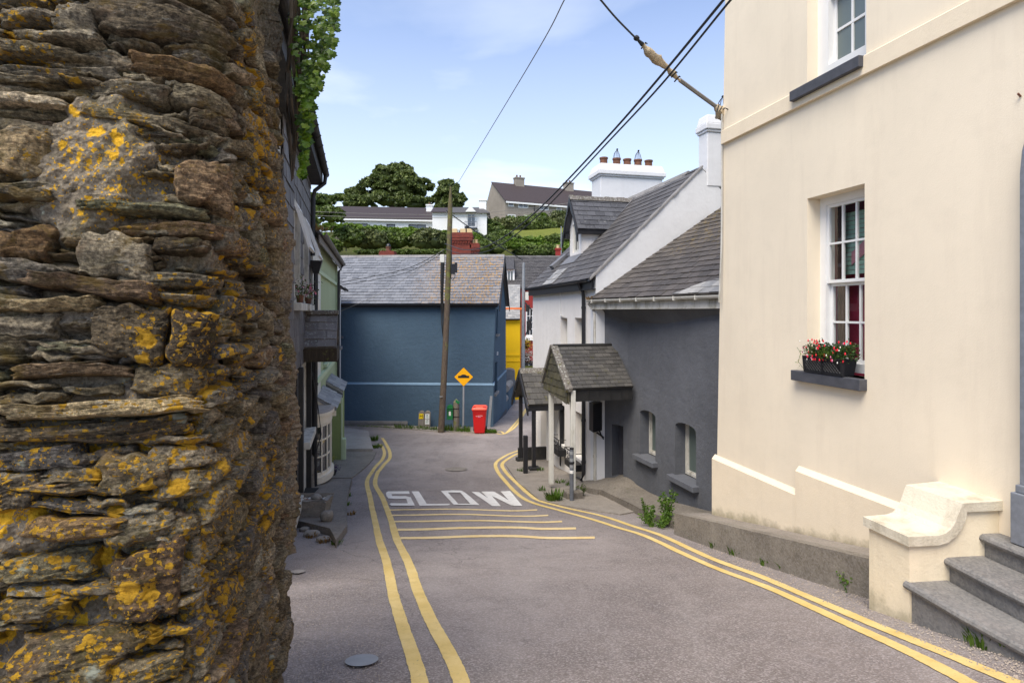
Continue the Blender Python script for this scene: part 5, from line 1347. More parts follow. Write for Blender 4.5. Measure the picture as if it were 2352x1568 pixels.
# ------------------------------------------------------------------ houses down the side street
yel = empty('yellow_house', (-.6, 42, -6.4), 'bright yellow rendered house with a grey slate roof', 'house')
yf = line_fn((-5.5, 41.3), (.56, 41.0), 1)
mb = MB(); mb.fbox(yf, 0, yf.L, -7, -.55, 0, 5); mb.build('wall', M['yellow_render'], yel)
mb = MB(); mb.fbox(yf, 0, yf.L + .02, -3.1, -2.96, -.03, .0); mb.fbox(yf, 0, yf.L + .02, -3.5, -3.42, -.03, .0); mb.build('band', M['yellow_render'], yel)
Vy = Vector((0.05, 2.5, 2.45)).normalized(); Oy = yf(0, -.5, -.15); ypl = [(0, 0), (yf.L + .0, 0), (yf.L + .0, 3.6), (0, 3.6)]
yr = roof_plane('roof', yel, Oy, (yf(1, 0) - yf(0, 0)), Vy, ypl, M['slate_dark'], .06)
slates(yr, Oy, (yf(1, 0) - yf(0, 0)), Vy, ypl, .30, .21, M['slate_pale'], seed=60, maxn=110, thick=.014)
mb = MB(); mb.prism([Oy + Vy * 3.6, Oy + Vy * 3.6 + (yf(yf.L, 0) - yf(0, 0)), yf(yf.L, -.5, 5.2), yf(0, -.5, 5.2)], (0, 0, -.05)); mb.build('rear_roof', M['slate_dark'], yel)
mb = MB(); gutter(mb, yf, 0, yf.L, -.53, -.19, .06); mb.tube([yf(yf.L - 1.07, -.55, -.15), yf(yf.L - 1.17, -.7, -.07), yf(yf.L - 1.17, -5.5, -.07)], .045, 6); mb.build('gutter', M['black'], yel)
oran = empty('orange_house', (.8, 45, -6.6), 'orange painted house front beyond the yellow house', 'house')
of = line_fn((.60, 41.6), (1.05, 50.5), 1)
mb = MB(); mb.fbox(of, 0, of.L, -7.4, 0.15, 0, 4); mb.build('wall', M['orange'], oran)
mb = MB(); mb.fbox(of, -.1, of.L + .1, .15, .30, -.2, 4.2); mb.build('parapet', M['orange'], oran)
mb = MB(); mb.fbox(of, 1.2, 2.2, -4.2, -2.6, -.02, .01); mb.fbox(of, 4.2, 5.4, -6.2, -3.4, -.02, .01); mb.build('window', M['glass'], oran)

redh = empty('red_shop', (2.5, 56, -6.8), 'dark red shop with white sash window under a long speckled slate roof', 'shop')
rf_ = line_fn((-5.0, 55.0), (11.0, 55.0), 1)
wr = rect(5 + 1.28, 5 + 2.35, -2.35, .35)
mb = MB(); wall_mesh(mb, rf_, rect(0, 16, -8, 2.3), [wr], .15); shell(mb, rf_, 0, 16, -8, 2.3, 8); mb.build('wall', M['red_render'], redh)
window(redh, rf_, wr[0][0], wr[1][0], wr[0][1], wr[2][1], .05, cols=3, rows=4, fw=.12, bar=.05, m=M['white_paint'])
mb = MB(); mb.fbox(rf_, wr[0][0] - .15, wr[1][0] + .15, wr[0][1] - .35, wr[0][1], -.1, .02); mb.build('sill', M['white_paint'], redh)
mb = MB(); mb.fbox(rf_, 6.1, 8.4, -8, -4.6, -.12, .02); mb.fbox(rf_, 6.1, 6.6, -4.6, -3.9, -.2, .02); mb.build('shopfront', M['black'], redh)
Vt = Vector((0, 4.0, 3.25)).normalized(); Ot = rf_(0, 2.3, -.2); tpl = [(0, 0), (16, 0), (16, 5.3), (0, 5.3)]
tr = roof_plane('roof', redh, Ot, Vector((1, 0, 0)), Vt, tpl, M['slate_far'], .06)
slates(tr, Ot, Vector((1, 0, 0)), Vt, tpl, .42, .26, M['slate_far'], seed=61, maxn=150, thick=.02)
mb = MB(); mb.prism([Ot + Vt * 5.3, Ot + Vt * 5.3 + Vector((16, 0, 0)), rf_(16, 2.3, 8.2), rf_(0, 2.3, 8.2)], (0, 0, -.05)); mb.build('rear_roof', M['slate_far'], redh)
mb = MB(); gutter(mb, rf_, 0, 16, 2.25, -.24, .08); mb.build('gutter', M['lead'], redh)
mb = MB()
for i in range(26): a = i * 16 / 26; mb.fbox(rf_, a, a + .59, 5.42, 5.66 - .02 * (i % 2), 3.75, 4.15)
mb.build('ridge_tiles', M['ridge_tile'], redh)
mb = MB(); mb.box(4.42, 4.92, 59.0, 59.6, 5.0, 6.45); mb.box(4.36, 4.98, 58.94, 59.66, 6.25, 6.45); ch = mb.build('chimney', M['red_render'], redh)
pot(ch, Vector((4.67, 59.3, 6.45)), .17, .34, M['buff_pot'])
mb = MB(); mb.box(-1.0, .30, 55.7, 58.5, 2.6, 4.2); mb.build('dormer', M['plinth_dark'], redh)
window(redh, line_fn((-1.0, 55.7), (.5, 55.68), 1), .45, 1.24, 2.68, 4.05, -.06, cols=2, rows=1, sash=False, fw=.14, bar=.08, m=M['white_paint'], name='dormer_window')
mb = MB(); mb.prism([(-1.3, 55.4, 4.0), (.2, 55.4, 4.0), (.2, 58.5, 5.3), (-1.3, 58.5, 5.3)], (0, 0, .08)); mb.build('dormer_roof', M['slate_far'], redh)
# hanging baskets and the steel pole
for k, (px, py, m_, lb) in enumerate(((1208, 790, 'flower_yellow', 'hanging basket of yellow and white flowers below the shop window'), (1208, 818, 'flower_white', 'hanging basket of white flowers below the yellow one'))):
    hb = empty('hanging_basket', P(px, py, 50), lb, 'hanging basket', 'hanging baskets in the side street')
    c = np.array([P(px, py, 50)]); V, Fq = leaf_quads(c, .10, 220, (.26, .2, .24), NR); np_mesh('flowers', V, Fq, M[m_], hb, kind='stuff')
    V, Fq = leaf_quads(c, .09, 120, (.28, .22, .26), NR); np_mesh('foliage', V, Fq, M['weed'], hb, kind='stuff')
    if k == 1: V, Fq = leaf_quads(c + [[0.25, 0, .1]], .09, 60, (.1, .1, .3), NR); np_mesh('flowers', V, Fq, M['flower_white'], hb, kind='stuff')
    mb = MB(); mb.lathe(P(px, py + 6, 50), [(.05, -.2), (.2, -.1), (.26, .05)], 12); mb.build('basket', M['iron'], hb)
sp = empty('steel_pole', P(1202.5, 900, 38), 'slim grey steel pole carrying cables in the side street', 'pole')
mb = MB(); mb.tube([P(1202, 0, 38) * 0 + Vector((.72, 38, -6.1)), Vector((.74, 38, 1.5)), Vector((.76, 38, 3.2))], [.125, .105, .08], 10); mb.build('shaft', M['galv'], sp, smooth=True)
mb = MB(); mb.box(.86, 1.08, 37.85, 38.1, .75, 1.28); mb.build('junction_box', M['offwhite'], sp, bevel=.02)
mb = MB(); mb.box(.9, 1.15, 37.85, 38.1, .0, .45); mb.box(.95, 1.25, 37.8, 38.1, -1.2, -.6); mb.tube([(.85, 37.9, .6), (1.3, 37.8, .1), (1.1, 37.8, -.9), (.9, 37.9, -1.5)], .05, 5); mb.build('cable_gear', M['black_old'], sp)

# ------------------------------------------------------------------ slate hung house on the left
W3 = Wall(-1.15, 0.26, -1); lf = W3.fn
def U3(Y): return Y * W3.L
hung = empty('slate_hung_house', (-4.2, 10, -3.9), 'tall slate hung house with black and white timber trim behind the stone wall', 'house')
wn1 = rect(U3(9.75), U3(10.65), .15, 1.85); wn2 = rect(U3(11.35), U3(12.35), .15, 1.85)
wn3 = rect(U3(11.0), U3(12.3), -2.45, -1.12); wn4 = rect(U3(8.6), U3(9.6), -3.05, -1.25)
mb = MB(); wall_mesh(mb, lf, [(U3(5.5), -4.6), (U3(13.05), -4.6), (U3(13.05), 3.25), (U3(5.5), 3.25)], [wn1, wn2, wn3, wn4], .16, .8)
shell(mb, lf, U3(5.5), U3(13.05), -4.6, 3.25, 6)
mb.build('wall', M['old_white'], hung)
Oh = lf(U3(8.4), -1.0, -.02)
for k, pl in enumerate(([(0, 0), (U3(9.75) - U3(8.4), 0), (U3(9.75) - U3(8.4), 4.3), (0, 4.3)], [(U3(9.75) - U3(8.4), 0), (U3(13.06) - U3(8.4), 0), (U3(13.06) - U3(8.4), 1.13), (U3(9.75) - U3(8.4), 1.13)],
                        [(U3(10.65) - U3(8.4), 1.13), (U3(11.35) - U3(8.4), 1.13), (U3(11.35) - U3(8.4), 2.87), (U3(10.65) - U3(8.4), 2.87)], [(U3(12.35) - U3(8.4), 1.13), (U3(13.06) - U3(8.4), 1.13), (U3(13.06) - U3(8.4), 2.87), (U3(12.35) - U3(8.4), 2.87)],
                        [(U3(9.75) - U3(8.4), 2.87), (U3(13.06) - U3(8.4), 2.87), (U3(13.06) - U3(8.4), 4.3), (U3(9.75) - U3(8.4), 4.3)])):
    slates(hung, Oh, W3.dir, Vector((0, 0, 1)), pl, .34, .30, M['slate_hung'], thick=.014, seed=70 + k, jit=.01)
mb = MB()
for a, b in ((8.35, 8.5), (9.66, 9.82), (10.62, 10.80), (12.38, 12.55), (12.90, 13.06)): mb.fbox(lf, U3(a), U3(b), -4.5, -1.02, -.10, .0)
mb.build('timber_post', M['black_old'], hung)
mb = MB()
for a, b in ((9.86, 9.98), (10.84, 10.98), (12.58, 12.72)): mb.fbox(lf, U3(a), U3(b), -4.5, -1.02, -.065, .0)
mb.build('plaster_strip', M['old_white'], hung)
for w_ in (wn1, wn2):
    mb = MB(); a, b, z0, z1 = w_[0][0], w_[1][0], w_[0][1], w_[2][1]
    mb.fbox(lf, a - .04, a + .05, z0, z1 + .04, -.05, .12); mb.fbox(lf, b - .05, b + .04, z0, z1 + .04, -.05, .12); mb.fbox(lf, a + .05, b - .05, z1 - .05, z1 + .04, -.05, .12); mb.fbox(lf, a + .05, b - .05, z0, z0 + .06, -.05, .12)
    wo = mb.build('window', M['old_white'], hung)
    mb = MB(); mb.poly([lf(a, z0, .10), lf(b, z0, .10), lf(b, z1, .10), lf(a, z1, .10)]); mb.build('pane', M['glass'], wo)
    mb = MB(); mb.fbox(lf, a - .08, b + .08, z0 - .13, z0, -.17, .02); mb.build('sill', M['old_white'], hung, bevel=.01)
    # top hung sash standing open
    ang = math.radians(20 if w_ is wn2 else 17); H = .78; zt = z1 - .02
    def of_(u, v, e): return lf(u, zt - v * math.cos(ang) - e * math.sin(ang), -.06 - v * math.sin(ang) + e * math.cos(ang))
    mb = MB()
    for (u0, u1, v0, v1) in ((a, a + .06, 0, H), (b - .06, b, 0, H), (a + .06, b - .06, 0, .05), (a + .06, b - .06, H - .07, H), ((a + b) / 2 - .03, (a + b) / 2 + .03, .05, H - .07)):
        mb.hexa([of_(u0, v0, -.02), of_(u1, v0, -.02), of_(u1, v1, -.02), of_(u0, v1, -.02), of_(u0, v0, .025), of_(u1, v0, .025), of_(u1, v1, .025), of_(u0, v1, .025)])
    so = mb.build('open_sash', M['white_paint'], wo)
window(hung, lf, wn3[0][0], wn3[1][0], wn3[0][1], wn3[2][1], .03, cols=2, rows=2, m=M['white_paint'], fw=.07)
window(hung, lf, wn4[0][0], wn4[1][0], wn4[0][1], wn4[2][1], .03, cols=2, rows=2, m=M['white_paint'], fw=.07)
for w_ in (wn3, wn4):
    mb = MB(); mb.fbox(lf, w_[0][0] - .08, w_[1][0] + .12, w_[0][1] - .14, w_[0][1], -.20, .02); mb.build('sill', M['old_white'], hung, bevel=.012)
# roof edge and gutter
mb = MB(); mb.prism([lf(U3(5.5), 3.12, -.30), lf(U3(13.15), 3.12, -.30), lf(U3(13.15), 5.6, 3.0), lf(U3(5.5), 5.6, 3.0)], (0, 0, .08)); mb.prism([lf(U3(5.5), 3.12, 6.3), lf(U3(13.15), 3.12, 6.3), lf(U3(13.15), 5.6, 3.0), lf(U3(5.5), 5.6, 3.0)], (0, 0, .08))
mb.poly([lf(U3(13.05), 3.2, 0), lf(U3(13.05), 3.2, 6), lf(U3(13.05), 5.55, 3)]); mb.build('roof', M['slate_dark'], hung)
mb = MB(); gutter(mb, lf, U3(5.5), U3(13.2), 3.17, -.36, .07, slope=-.05); mb.fbox(lf, U3(5.5), U3(13.15), 2.88, 3.10, -.29, -.26); mb.fbox(lf, U3(5.5), U3(13.15), 2.86, 2.88, -.29, .0)
for i in range(12): u = U3(6) + i * .62; mb.tube([lf(u, 3.05, -.36), lf(u, 3.12, -.44)], .015, 4)
mb.build('gutter', M['black_old'], hung)
mb = MB(); mb.tube([lf(U3(12.98), 3.06, -.36), lf(U3(12.98), 2.88, -.34), lf(U3(12.98), 2.70, -.13), lf(U3(12.98), 2.55, -.10)], .045, 8)
mb.build('swan_neck', M['black'], hung, smooth=True)
mb = MB(); mb.tube([lf(U3(12.98), 2.6, -.10), lf(U3(12.98), 1.25, -.09)], .05, 8); mb.tube([lf(U3(12.9), 1.02, -.16), lf(U3(12.9), -3.95, -.14)], .05, 8)
mb.hexa([lf(U3(12.84), .85, -.22), lf(U3(12.96), .85, -.22), lf(U3(12.96), .85, -.10), lf(U3(12.84), .85, -.10), lf(U3(12.78), 1.13, -.30), lf(U3(13.02), 1.13, -.30), lf(U3(13.02), 1.13, -.04), lf(U3(12.78), 1.13, -.04)])
for z in (-.4, -1.6, -2.8): mb.tube([lf(U3(12.9), z - .03, -.15), lf(U3(12.9), z + .03, -.15)], .062, 8)
mb.build('downpipe', M['black'], hung, smooth=True)
mb = MB(); mb.tube([lf(U3(12.6), -1.3, -.10), lf(U3(12.7), -2.1, -.22), lf(U3(12.8), -2.7, -.28), lf(U3(12.75), -3.2, -.14)], .012, 5); mb.build('loose_cable', M['cable'], hung)
# slate hood over the door
hood_c = 11.95
mb = MB()
Oh1 = lf(U3(hood_c - .62), -.70, .0); Vh = (lf(U3(hood_c), -.02, 0) - lf(U3(hood_c - .62), -.70, 0)); lh = Vh.length; Vh.normalize()
hpl = [(0, 0), (.66, 0), (.66, lh), (0, lh)]
hr = roof_plane('hood', hung, Oh1, -W3.n, Vh, hpl, M['slate_hood'], .04)
slates(hr, Oh1, -W3.n, Vh, hpl, .33, .225, M['slate_hood'], thick=.014, jit=.012, seed=80)
mb.prism([lf(U3(hood_c), -.02, 0), lf(U3(hood_c), -.02, -.66), lf(U3(hood_c + .62), -.70, -.66), lf(U3(hood_c + .62), -.70, 0)], (0, 0, -.05)); mb.build('hood_rear', M['slate_hood'], hung)
mb = MB(); mb.fbox(lf, U3(hood_c) - .12, U3(hood_c) + .12, -.06, .035, -.68, -.01); mb.build('hood_ridge', M['ridge_old'], hung, bevel=.02)
mb = MB(); mb.fbox(lf, U3(hood_c - .62), U3(hood_c - .62) + .04, -.98, -.72, -.64, .0); mb.fbox(lf, U3(hood_c - .62) + .04, U3(hood_c + .6), -.98, -.94, -.62, .0); mb.fbox(lf, U3(hood_c - .62), U3(hood_c + .62), -.99, -.72, -.665, -.641)
mb.build('hood_board', M['dark_wood'], hung)
# flowers on the upper sills
for k, (y, lb) in enumerate(((10.1, 'pot of pink flowers on the nearer upper sill of the slate hung house'), (11.7, 'pot of pink flowers on the farther upper sill of the slate hung house'))):
    c = lf(U3(y), .22, -.10); fp_ = empty('flower_pot', c - Vector((0, 0, .06)), lb, 'flower pot', 'flower pots on the upper sills')
    mb = MB(); mb.lathe(c - Vector((0, 0, .06)), [(.05, 0), (.07, .11), (.075, .13)], 10); mb.build('pot', M['terracotta'], fp_)
    V, Fq = leaf_quads(np.array([c + Vector((0, 0, .18))]), .03, 160, (.10, .10, .10), NR); np_mesh('foliage', V, Fq, M['leaf_bush'], fp_, kind='stuff')
    V, Fq = leaf_quads(np.array([c + Vector((.03, 0, .2))]), .028, 26, (.09, .09, .08), NR); np_mesh('flowers', V, Fq, M['flower_pink'], fp_, kind='stuff')

# ------------------------------------------------------------------ green house
W4 = Wall(-1.42, 0.236, -1); hf = W4.fn
def U4(Y): return Y * W4.L
grn = empty('green_house', (-5.3, 17, -4.5), 'sage green rendered house with white quoin, bow window and slate hoods', 'house')
gw_ = [rect(U4(16.2), U4(16.9), -1.45, .05), rect(U4(19.0), U4(19.8), -1.45, .05)]
mb = MB(); wall_mesh(mb, hf, [(U4(13.1), -4.9), (U4(21.7), -5.1), (U4(21.7), 1.75), (U4(13.1), 1.75)], gw_, .16, 1.0); shell(mb, hf, U4(13.1), U4(21.7), -5, 1.75, 6); mb.build('wall', M['green_render'], grn)
for w_ in gw_:
    window(grn, hf, w_[0][0], w_[1][0], w_[0][1], w_[2][1], .08, cols=1, rows=2, m=M['white_paint'])
    mb = MB(); mb.fbox(hf, w_[0][0] - .06, w_[1][0] + .06, w_[0][1] - .08, w_[0][1], -.1, .02); mb.build('sill', M['green_trim'], grn)
mb = MB(); mb.fbox(hf, U4(13.08), U4(15.0), -4.9, 1.75, -.04, .0); mb.build('front_panel', M['offwhite'], grn)
mb = MB(); mb.fbox(hf, U4(13.9), U4(14.6), -1.4, .3, -.045, -.035); mb.build('recess_panel', M['cream_paint'], grn)
mb = MB(); mb.fbox(hf, U4(13.08), U4(21.7), -1.72, -1.60, -.09, .0); mb.fbox(hf, U4(13.08), U4(21.7), .95, 1.05, -.07, .0); mb.fbox(hf, U4(21.45), U4(21.7), -5, 1.75, -.05, .0); mb.build('band', M['green_trim'], grn)
mb = MB(); mb.prism([hf(U4(13.0), 1.72, -.22), hf(U4(21.8), 1.72, -.22), hf(U4(21.8), 3.6, 3.0), hf(U4(13.0), 3.6, 3.0)], (0, 0, .07)); mb.prism([hf(U4(13.0), 1.72, 6.2), hf(U4(21.8), 1.72, 6.2), hf(U4(21.8), 3.6, 3.0), hf(U4(13.0), 3.6, 3.0)], (0, 0, .07))
mb.poly([hf(U4(13.1), 1.75, 0), hf(U4(13.1), 1.75, 6), hf(U4(13.1), 3.6, 3)]); mb.poly([hf(U4(21.7), 1.75, 0), hf(U4(21.7), 1.75, 6), hf(U4(21.7), 3.6, 3)]); mb.build('roof', M['slate_old'], grn)
mb = MB(); gutter(mb, hf, U4(13.0), U4(21.8), 1.78, -.27, .07); mb.fbox(hf, U4(13.0), U4(21.8), 1.55, 1.72, -.2, -.17); mb.build('gutter', M['slate_hood'], grn)
tuft('gutter_weeds', hf(U4(13.2), 1.8, -.2), .25, .22, 60, .012, M['dry_leaf'], grn)
mb = MB(); mb.tube([hf(U4(21.2), 1.7, -.27), hf(U4(21.2), 1.45, -.12), hf(U4(21.2), -5, -.10)], .05, 8); mb.build('downpipe', M['black'], grn, smooth=True)
for k, (y0, y1, m_) in enumerate(((14.0, 16.1, 'cream_paint'), (17.05, 19.2, 'grey_sill'))):
    Oo = hf(U4(y0), -2.35, -.50); Vo = (hf(U4(y0), -2.04, 0) - Oo); lo_ = Vo.length; Vo.normalize(); L_ = U4(y1) - U4(y0)
    pl = [(0, 0), (L_, 0), (L_, lo_), (0, lo_)]; rp_ = roof_plane('hood', grn, Oo, W4.dir, Vo, pl, M['slate_pale'], .05)
    slates(rp_, Oo, W4.dir, Vo, pl, .42, .19, M['slate_pale'], thick=.016, jit=.01, seed=90 + k)
    for y in (y0 + .03, y1 - .1):
        mb = MB(); mb.hexa([hf(U4(y), -2.52, -.48), hf(U4(y) + .04, -2.52, -.48), hf(U4(y) + .04, -2.52, 0), hf(U4(y), -2.52, 0), hf(U4(y), -2.40, -.48), hf(U4(y) + .04, -2.40, -.48), hf(U4(y) + .04, -2.10, 0), hf(U4(y), -2.10, 0)])
        mb.build('hood_side', M[m_], grn)
# projecting porch with an olive cheek under the far hood
mb = MB(); mb.fbox(hf, U4(17.1), U4(19.1), -4.9, -2.46, -.42, 0); mb.build('porch', M['olive_render'], grn)
mb = MB(); mb.fbox(hf, U4(17.08), U4(17.3), -4.9, -2.46, -.46, -.425); mb.fbox(hf, U4(17.06), U4(17.34), -4.9, -3.75, -.56, -.462); mb.build('porch_pilaster', M['green_trim'], grn)
# bow window
bow = MB(); bc, bl, bp = 13.85, .80, .36
def bq(t, z, e=0.0):
    a = math.pi * t; return hf(U4(bc) - (bl + e) * math.cos(a), z, -(bp + e) * math.sin(a) ** .8)
def ring_solid(mb, z0, z1, e, n=20, e2=None):
    e2 = e if e2 is None else e2
    lo_ = [bq(i / n, z0, e) for i in range(n + 1)]; hi_ = [bq(i / n, z1, e2) for i in range(n + 1)]
    for i in range(n): mb.poly([lo_[i], lo_[i + 1], hi_[i + 1], hi_[i]])
    mb.poly(lo_); mb.poly(hi_[::-1])
mb = MB(); ring_solid(mb, -3.86, -3.72, .08); ring_solid(mb, -3.72, -3.66, .02); bo = mb.build('bow_window', M['cream_paint'], grn)
mb = MB(); ring_solid(mb, -2.55, -2.36, .04); ring_solid(mb, -2.36, -2.29, .09); mb.build('cornice', M['cream_paint'], bo)
mb = MB(); ring_solid(mb, -2.29, -2.24, .09, e2=.02); mb.build('cornice_top', M['conc_pale'], bo)
mb = MB(); nb = 7
for i in range(nb + 1):
    t = .04 + .92 * i / nb; a, b = bq(t - .012, 0), bq(t + .012, 0); a.z = b.z = -3.66; o = (bq(t, 0, .03) - bq(t, 0, 0)); o.z = 0
    mb.hexa([a, b, b + o, a + o] + [q + Vector((0, 0, 1.11)) for q in (a, b, b + o, a + o)])
for z in (-3.66, -3.29, -2.92, -2.60):
    for i in range(24):
        t0_, t1_ = .04 + .92 * i / 24, .04 + .92 * (i + 1) / 24
        mb.hexa([bq(t0_, z, .0), bq(t1_, z, .0), bq(t1_, z, .022), bq(t0_, z, .022), bq(t0_, z + .035, .0), bq(t1_, z + .035, .0), bq(t1_, z + .035, .022), bq(t0_, z + .035, .022)])
mb.build('glazing_bars', M['cream_paint'], bo)
for i in range(nb):
    for z0, z1 in ((-3.63, -3.29), (-3.26, -2.92), (-2.89, -2.60)):
        t0_, t1_ = .04 + .92 * i / nb, .04 + .92 * (i + 1) / nb
        mb = MB(); mb.poly([bq(t0_, z0, .006), bq(t1_, z0, .006), bq(t1_, z1, .006), bq(t0_, z1, .006)]); mb.build('pane', M['glass'], bo)

# narrow white house between the green and the blue one
W5 = Wall(-1.44, 0.236, -1); nf = W5.fn
nar = empty('narrow_white_house', (-6.8, 23.5, -5), 'narrow white rendered house squeezed between green and blue houses', 'house')
nw = [rect(23.0 * W5.L, 23.8 * W5.L, -1.4, .1), rect(22.6 * W5.L, 23.3 * W5.L, -4.2, -2.6)]
mb = MB(); wall_mesh(mb, nf, [(21.75 * W5.L, -5.3), (25.1 * W5.L, -5.3), (25.1 * W5.L, 1.0), (21.75 * W5.L, 1.0)], nw, .14); shell(mb, nf, 21.75 * W5.L, 25.1 * W5.L, -5.3, 1.0, 5); mb.build('wall', M['white_render'], nar)
for w_ in nw:
    window(nar, nf, w_[0][0], w_[1][0], w_[0][1], w_[2][1], .06, cols=1, rows=2, m=M['white_paint'])
    mb = MB(); mb.fbox(nf, w_[0][0] - .06, w_[1][0] + .06, w_[0][1] - .1, w_[0][1], -.14, .02); mb.build('sill', M['ridge_tile'], nar)
Ov = nf(21.75 * W5.L, .92, -.22); Vv = (W5.n + Vector((0, 0, .75))).normalized(); pl = [(0, 0), (3.45, 0), (3.45, 3.0), (0, 3.0)]
rp_ = roof_plane('roof', nar, Ov, W5.dir, Vv, pl, M['slate_old'], .06); slates(rp_, Ov, W5.dir, Vv, pl, .3, .22, M['slate_old'], seed=99, maxn=60, thick=.015)
mb = MB(); gutter(mb, nf, 21.75 * W5.L, 25.1 * W5.L, .93, -.27, .055); mb.build('gutter', M['black_old'], nar)

# ------------------------------------------------------------------ things at the left kerb
js = RG(703, 1118, .12)
def boulder(name, c, r, m, seed, sq=1.0, label=None, cat=None, parent=None, n=18, amp=.18, group=None):
    V = []; rs = NR
    th = np.linspace(0, math.pi, n); ph = np.linspace(0, 2 * math.pi, 2 * n, endpoint=False)
    T, Pp = np.meshgrid(th, ph, indexing='ij'); d = np.stack([np.sin(T) * np.cos(Pp), np.sin(T) * np.sin(Pp), np.cos(T)], -1).reshape(-1, 3)
    d2 = np.sign(d) * np.abs(d) ** sq
    k = 1 + amp * fbm(d * 1.7 + seed * 7.1, 4, seed)[:, None]
    V = d2 * k * np.array(r) + np.array(c); nn = 2 * n
    i, j = np.meshgrid(np.arange(n - 1), np.arange(nn), indexing='ij'); a = (i * nn + j).ravel(); b = (i * nn + (j + 1) % nn).ravel()
    o = np_mesh(name, V, np.stack([a, b, b + nn, a + nn], -1), m, parent, smooth=True)
    if label: tag(o, label, cat, group)
    return o
# upright guard stone with a slanting top
V = []; n_ = 20; lev = np.linspace(0, 1, 16)
js0 = Vector((js.x - .0, js.y + .12, js.z - .1))
pts = []
for l in lev:
    for k in range(n_):
        a = 2 * math.pi * k / n_; c_, s_ = math.cos(a), math.sin(a)
        x = .135 * np.sign(c_) * abs(c_) ** .6; y = .13 * np.sign(s_) * abs(s_) ** .6
        z = l * (.84 - .20 * (x + .12) / .27 * 0.6); pts.append((js0.x + x * (1 + .06 * (1 - l)), js0.y + y, js0.z + z))
pts = np.array(pts); top = pts[-n_:].mean(0); pts = pts + (fbm(pts * 9, 3, 4) * .012)[:, None] * np.array([1, 1, .6])
V = list(map(tuple, pts)) + [tuple(top + [0, 0, .045])]
mb = MB(); mb.v = V
for l in range(15):
    for k in range(n_): mb.f.append((l * n_ + k, l * n_ + (k + 1) % n_, (l + 1) * n_ + (k + 1) % n_, (l + 1) * n_ + k))
for k in range(n_): mb.f.append((15 * n_ + k, 15 * n_ + (k + 1) % n_, 16 * n_))
thing(mb, 'guard_stone', M['lich_stone'], 'upright lichened guard stone against the slate hung house', 'stone', smooth=True)
# trough with pebbles
tr0 = RG(700, 1190, .10); tc = Vector((tr0.x + .02, tr0.y + .22, tr0.z))
trough = empty('stone_trough', tc, 'lichened stone trough filled with pebbles on the old paving', 'trough')
mb = MB()
for k in range(1):
    a, b, h = .30, .20, .26; t = .05
    ring = lambda sx, sy, z: [tc + Vector((sx * x, sy * y, z)) for x, y in ((-1, -1), (1, -1), (1, 1), (-1, 1))]
    r0, r1, r2, r3 = ring(a * .82, b * .8, 0), ring(a, b, h), ring(a - t, b - t, h), ring(a - t * 1.2, b - t * 1.2, .10)
    mb.poly(r0)
    for p, q in ((r0, r1), (r1, r2), (r2, r3)):
        for i in range(4): mb.poly([p[i], p[(i + 1) % 4], q[(i + 1) % 4], q[i]])
    mb.poly(r3)
to = mb.build('basin', M['lich_stone'], trough)
md = to.modifiers.new('weld', 'WELD'); md = to.modifiers.new('b', 'BEVEL'); md.width = .02; md.segments = 3
tx = bpy.data.textures.new('stone_noise', 'CLOUDS'); tx.noise_scale = .12
md = to.modifiers.new('s', 'SUBSURF'); md.subdivision_type = 'SIMPLE'; md.levels = 3; md.render_levels = 3
md = to.modifiers.new('d', 'DISPLACE'); md.texture = tx; md.strength = .035
peb = [m_paint('pebble_' + n, c, .7, .2, 14, .3) for n, c in (('cream', (.55, .48, .38)), ('rust', (.22, .10, .06)), ('grey', (.25, .23, .20)), ('white', (.62, .60, .55)))]
for i in range(60):
    x, y = R.uniform(-.22, .22), R.uniform(-.13, .13); s = R.uniform(.014, .030)
    boulder('pebble', tc + Vector((x, y, .215 + s * .5)), (s * R.uniform(.9, 1.5), s, s * .7), R.choice(peb), i, parent=trough, n=6)
boulder('round_stone', tc + Vector((.10, -.02, .27)), (.085, .07, .06), peb[2], 77, parent=trough, n=14)
boulder('loose_stone', RG(748, 1196, .12) + Vector((0, .05, .06)), (.10, .09, .09), M['lich_stone'], 5, .75, 'loose lichened stone beside the foot of the stone trough', 'stone')
for k, (px, py, r, lb) in enumerate(((716, 1226, .09, 'pale broken stone on the crumbled corner of the old paving'), (742, 1238, .07, 'mossy broken stone at the tip of the crumbled paving'), (700, 1215, .06, 'small broken stone nearest the stone wall by the crumbled paving'))):
    boulder('rubble_stone', RG(px, py, .03), (r * 1.3, r, r * .55), M['lich_stone'], 21 + k, .7, lb, 'stone', group='rubble at the broken paving')
mt = RG(695, 1136, .12); mb = MB()
for i in range(12): mb.box(mt.x - .22, mt.x + .20, mt.y + .05 + i * .028, mt.y + .07 + i * .028, mt.z + .01, mt.z + .03)
thing(mb, 'door_mat', M['rubber'], 'black ribbed rubber mat on the old paving behind the trough', 'mat')
# shrub and purple flowers by the bow window
def shrub(name, c, rad, n, size, m, label, cat, stems=None, group=None, core=True):
    r_ = empty(name, c, label, cat, group); c = Vector(c)
    cl = NR.normal(0, 1, (26, 3)); cl /= np.linalg.norm(cl, axis=1)[:, None]; cl = cl * np.array(rad) * NR.uniform(.3, .9, (26, 1)) + np.array(c) + [0, 0, rad[2] * .95]
    V, Fq = leaf_quads(cl, size, n, (rad[0] * .22, rad[1] * .22, rad[2] * .22), NR); np_mesh('foliage', V, Fq, m, r_, kind='stuff')
    mb = MB()
    for i in range(6): mb.tube([c, Vector(tuple(cl[i]))], [.014, .004], 4)
    mb.build('stems', M['bark'], r_)
    return r_
sh = RG(756, 1066, .02); shrub('variegated_shrub', sh, (.16, .14, .17), 900, .020, M['euonymus'], 'small yellow and green shrub between bow window and green porch', 'shrub')
pf = RG(762, 1092, .02); pr = empty('flower_pot', pf, 'low pot of deep purple flowers beside the bow window', 'flower pot')
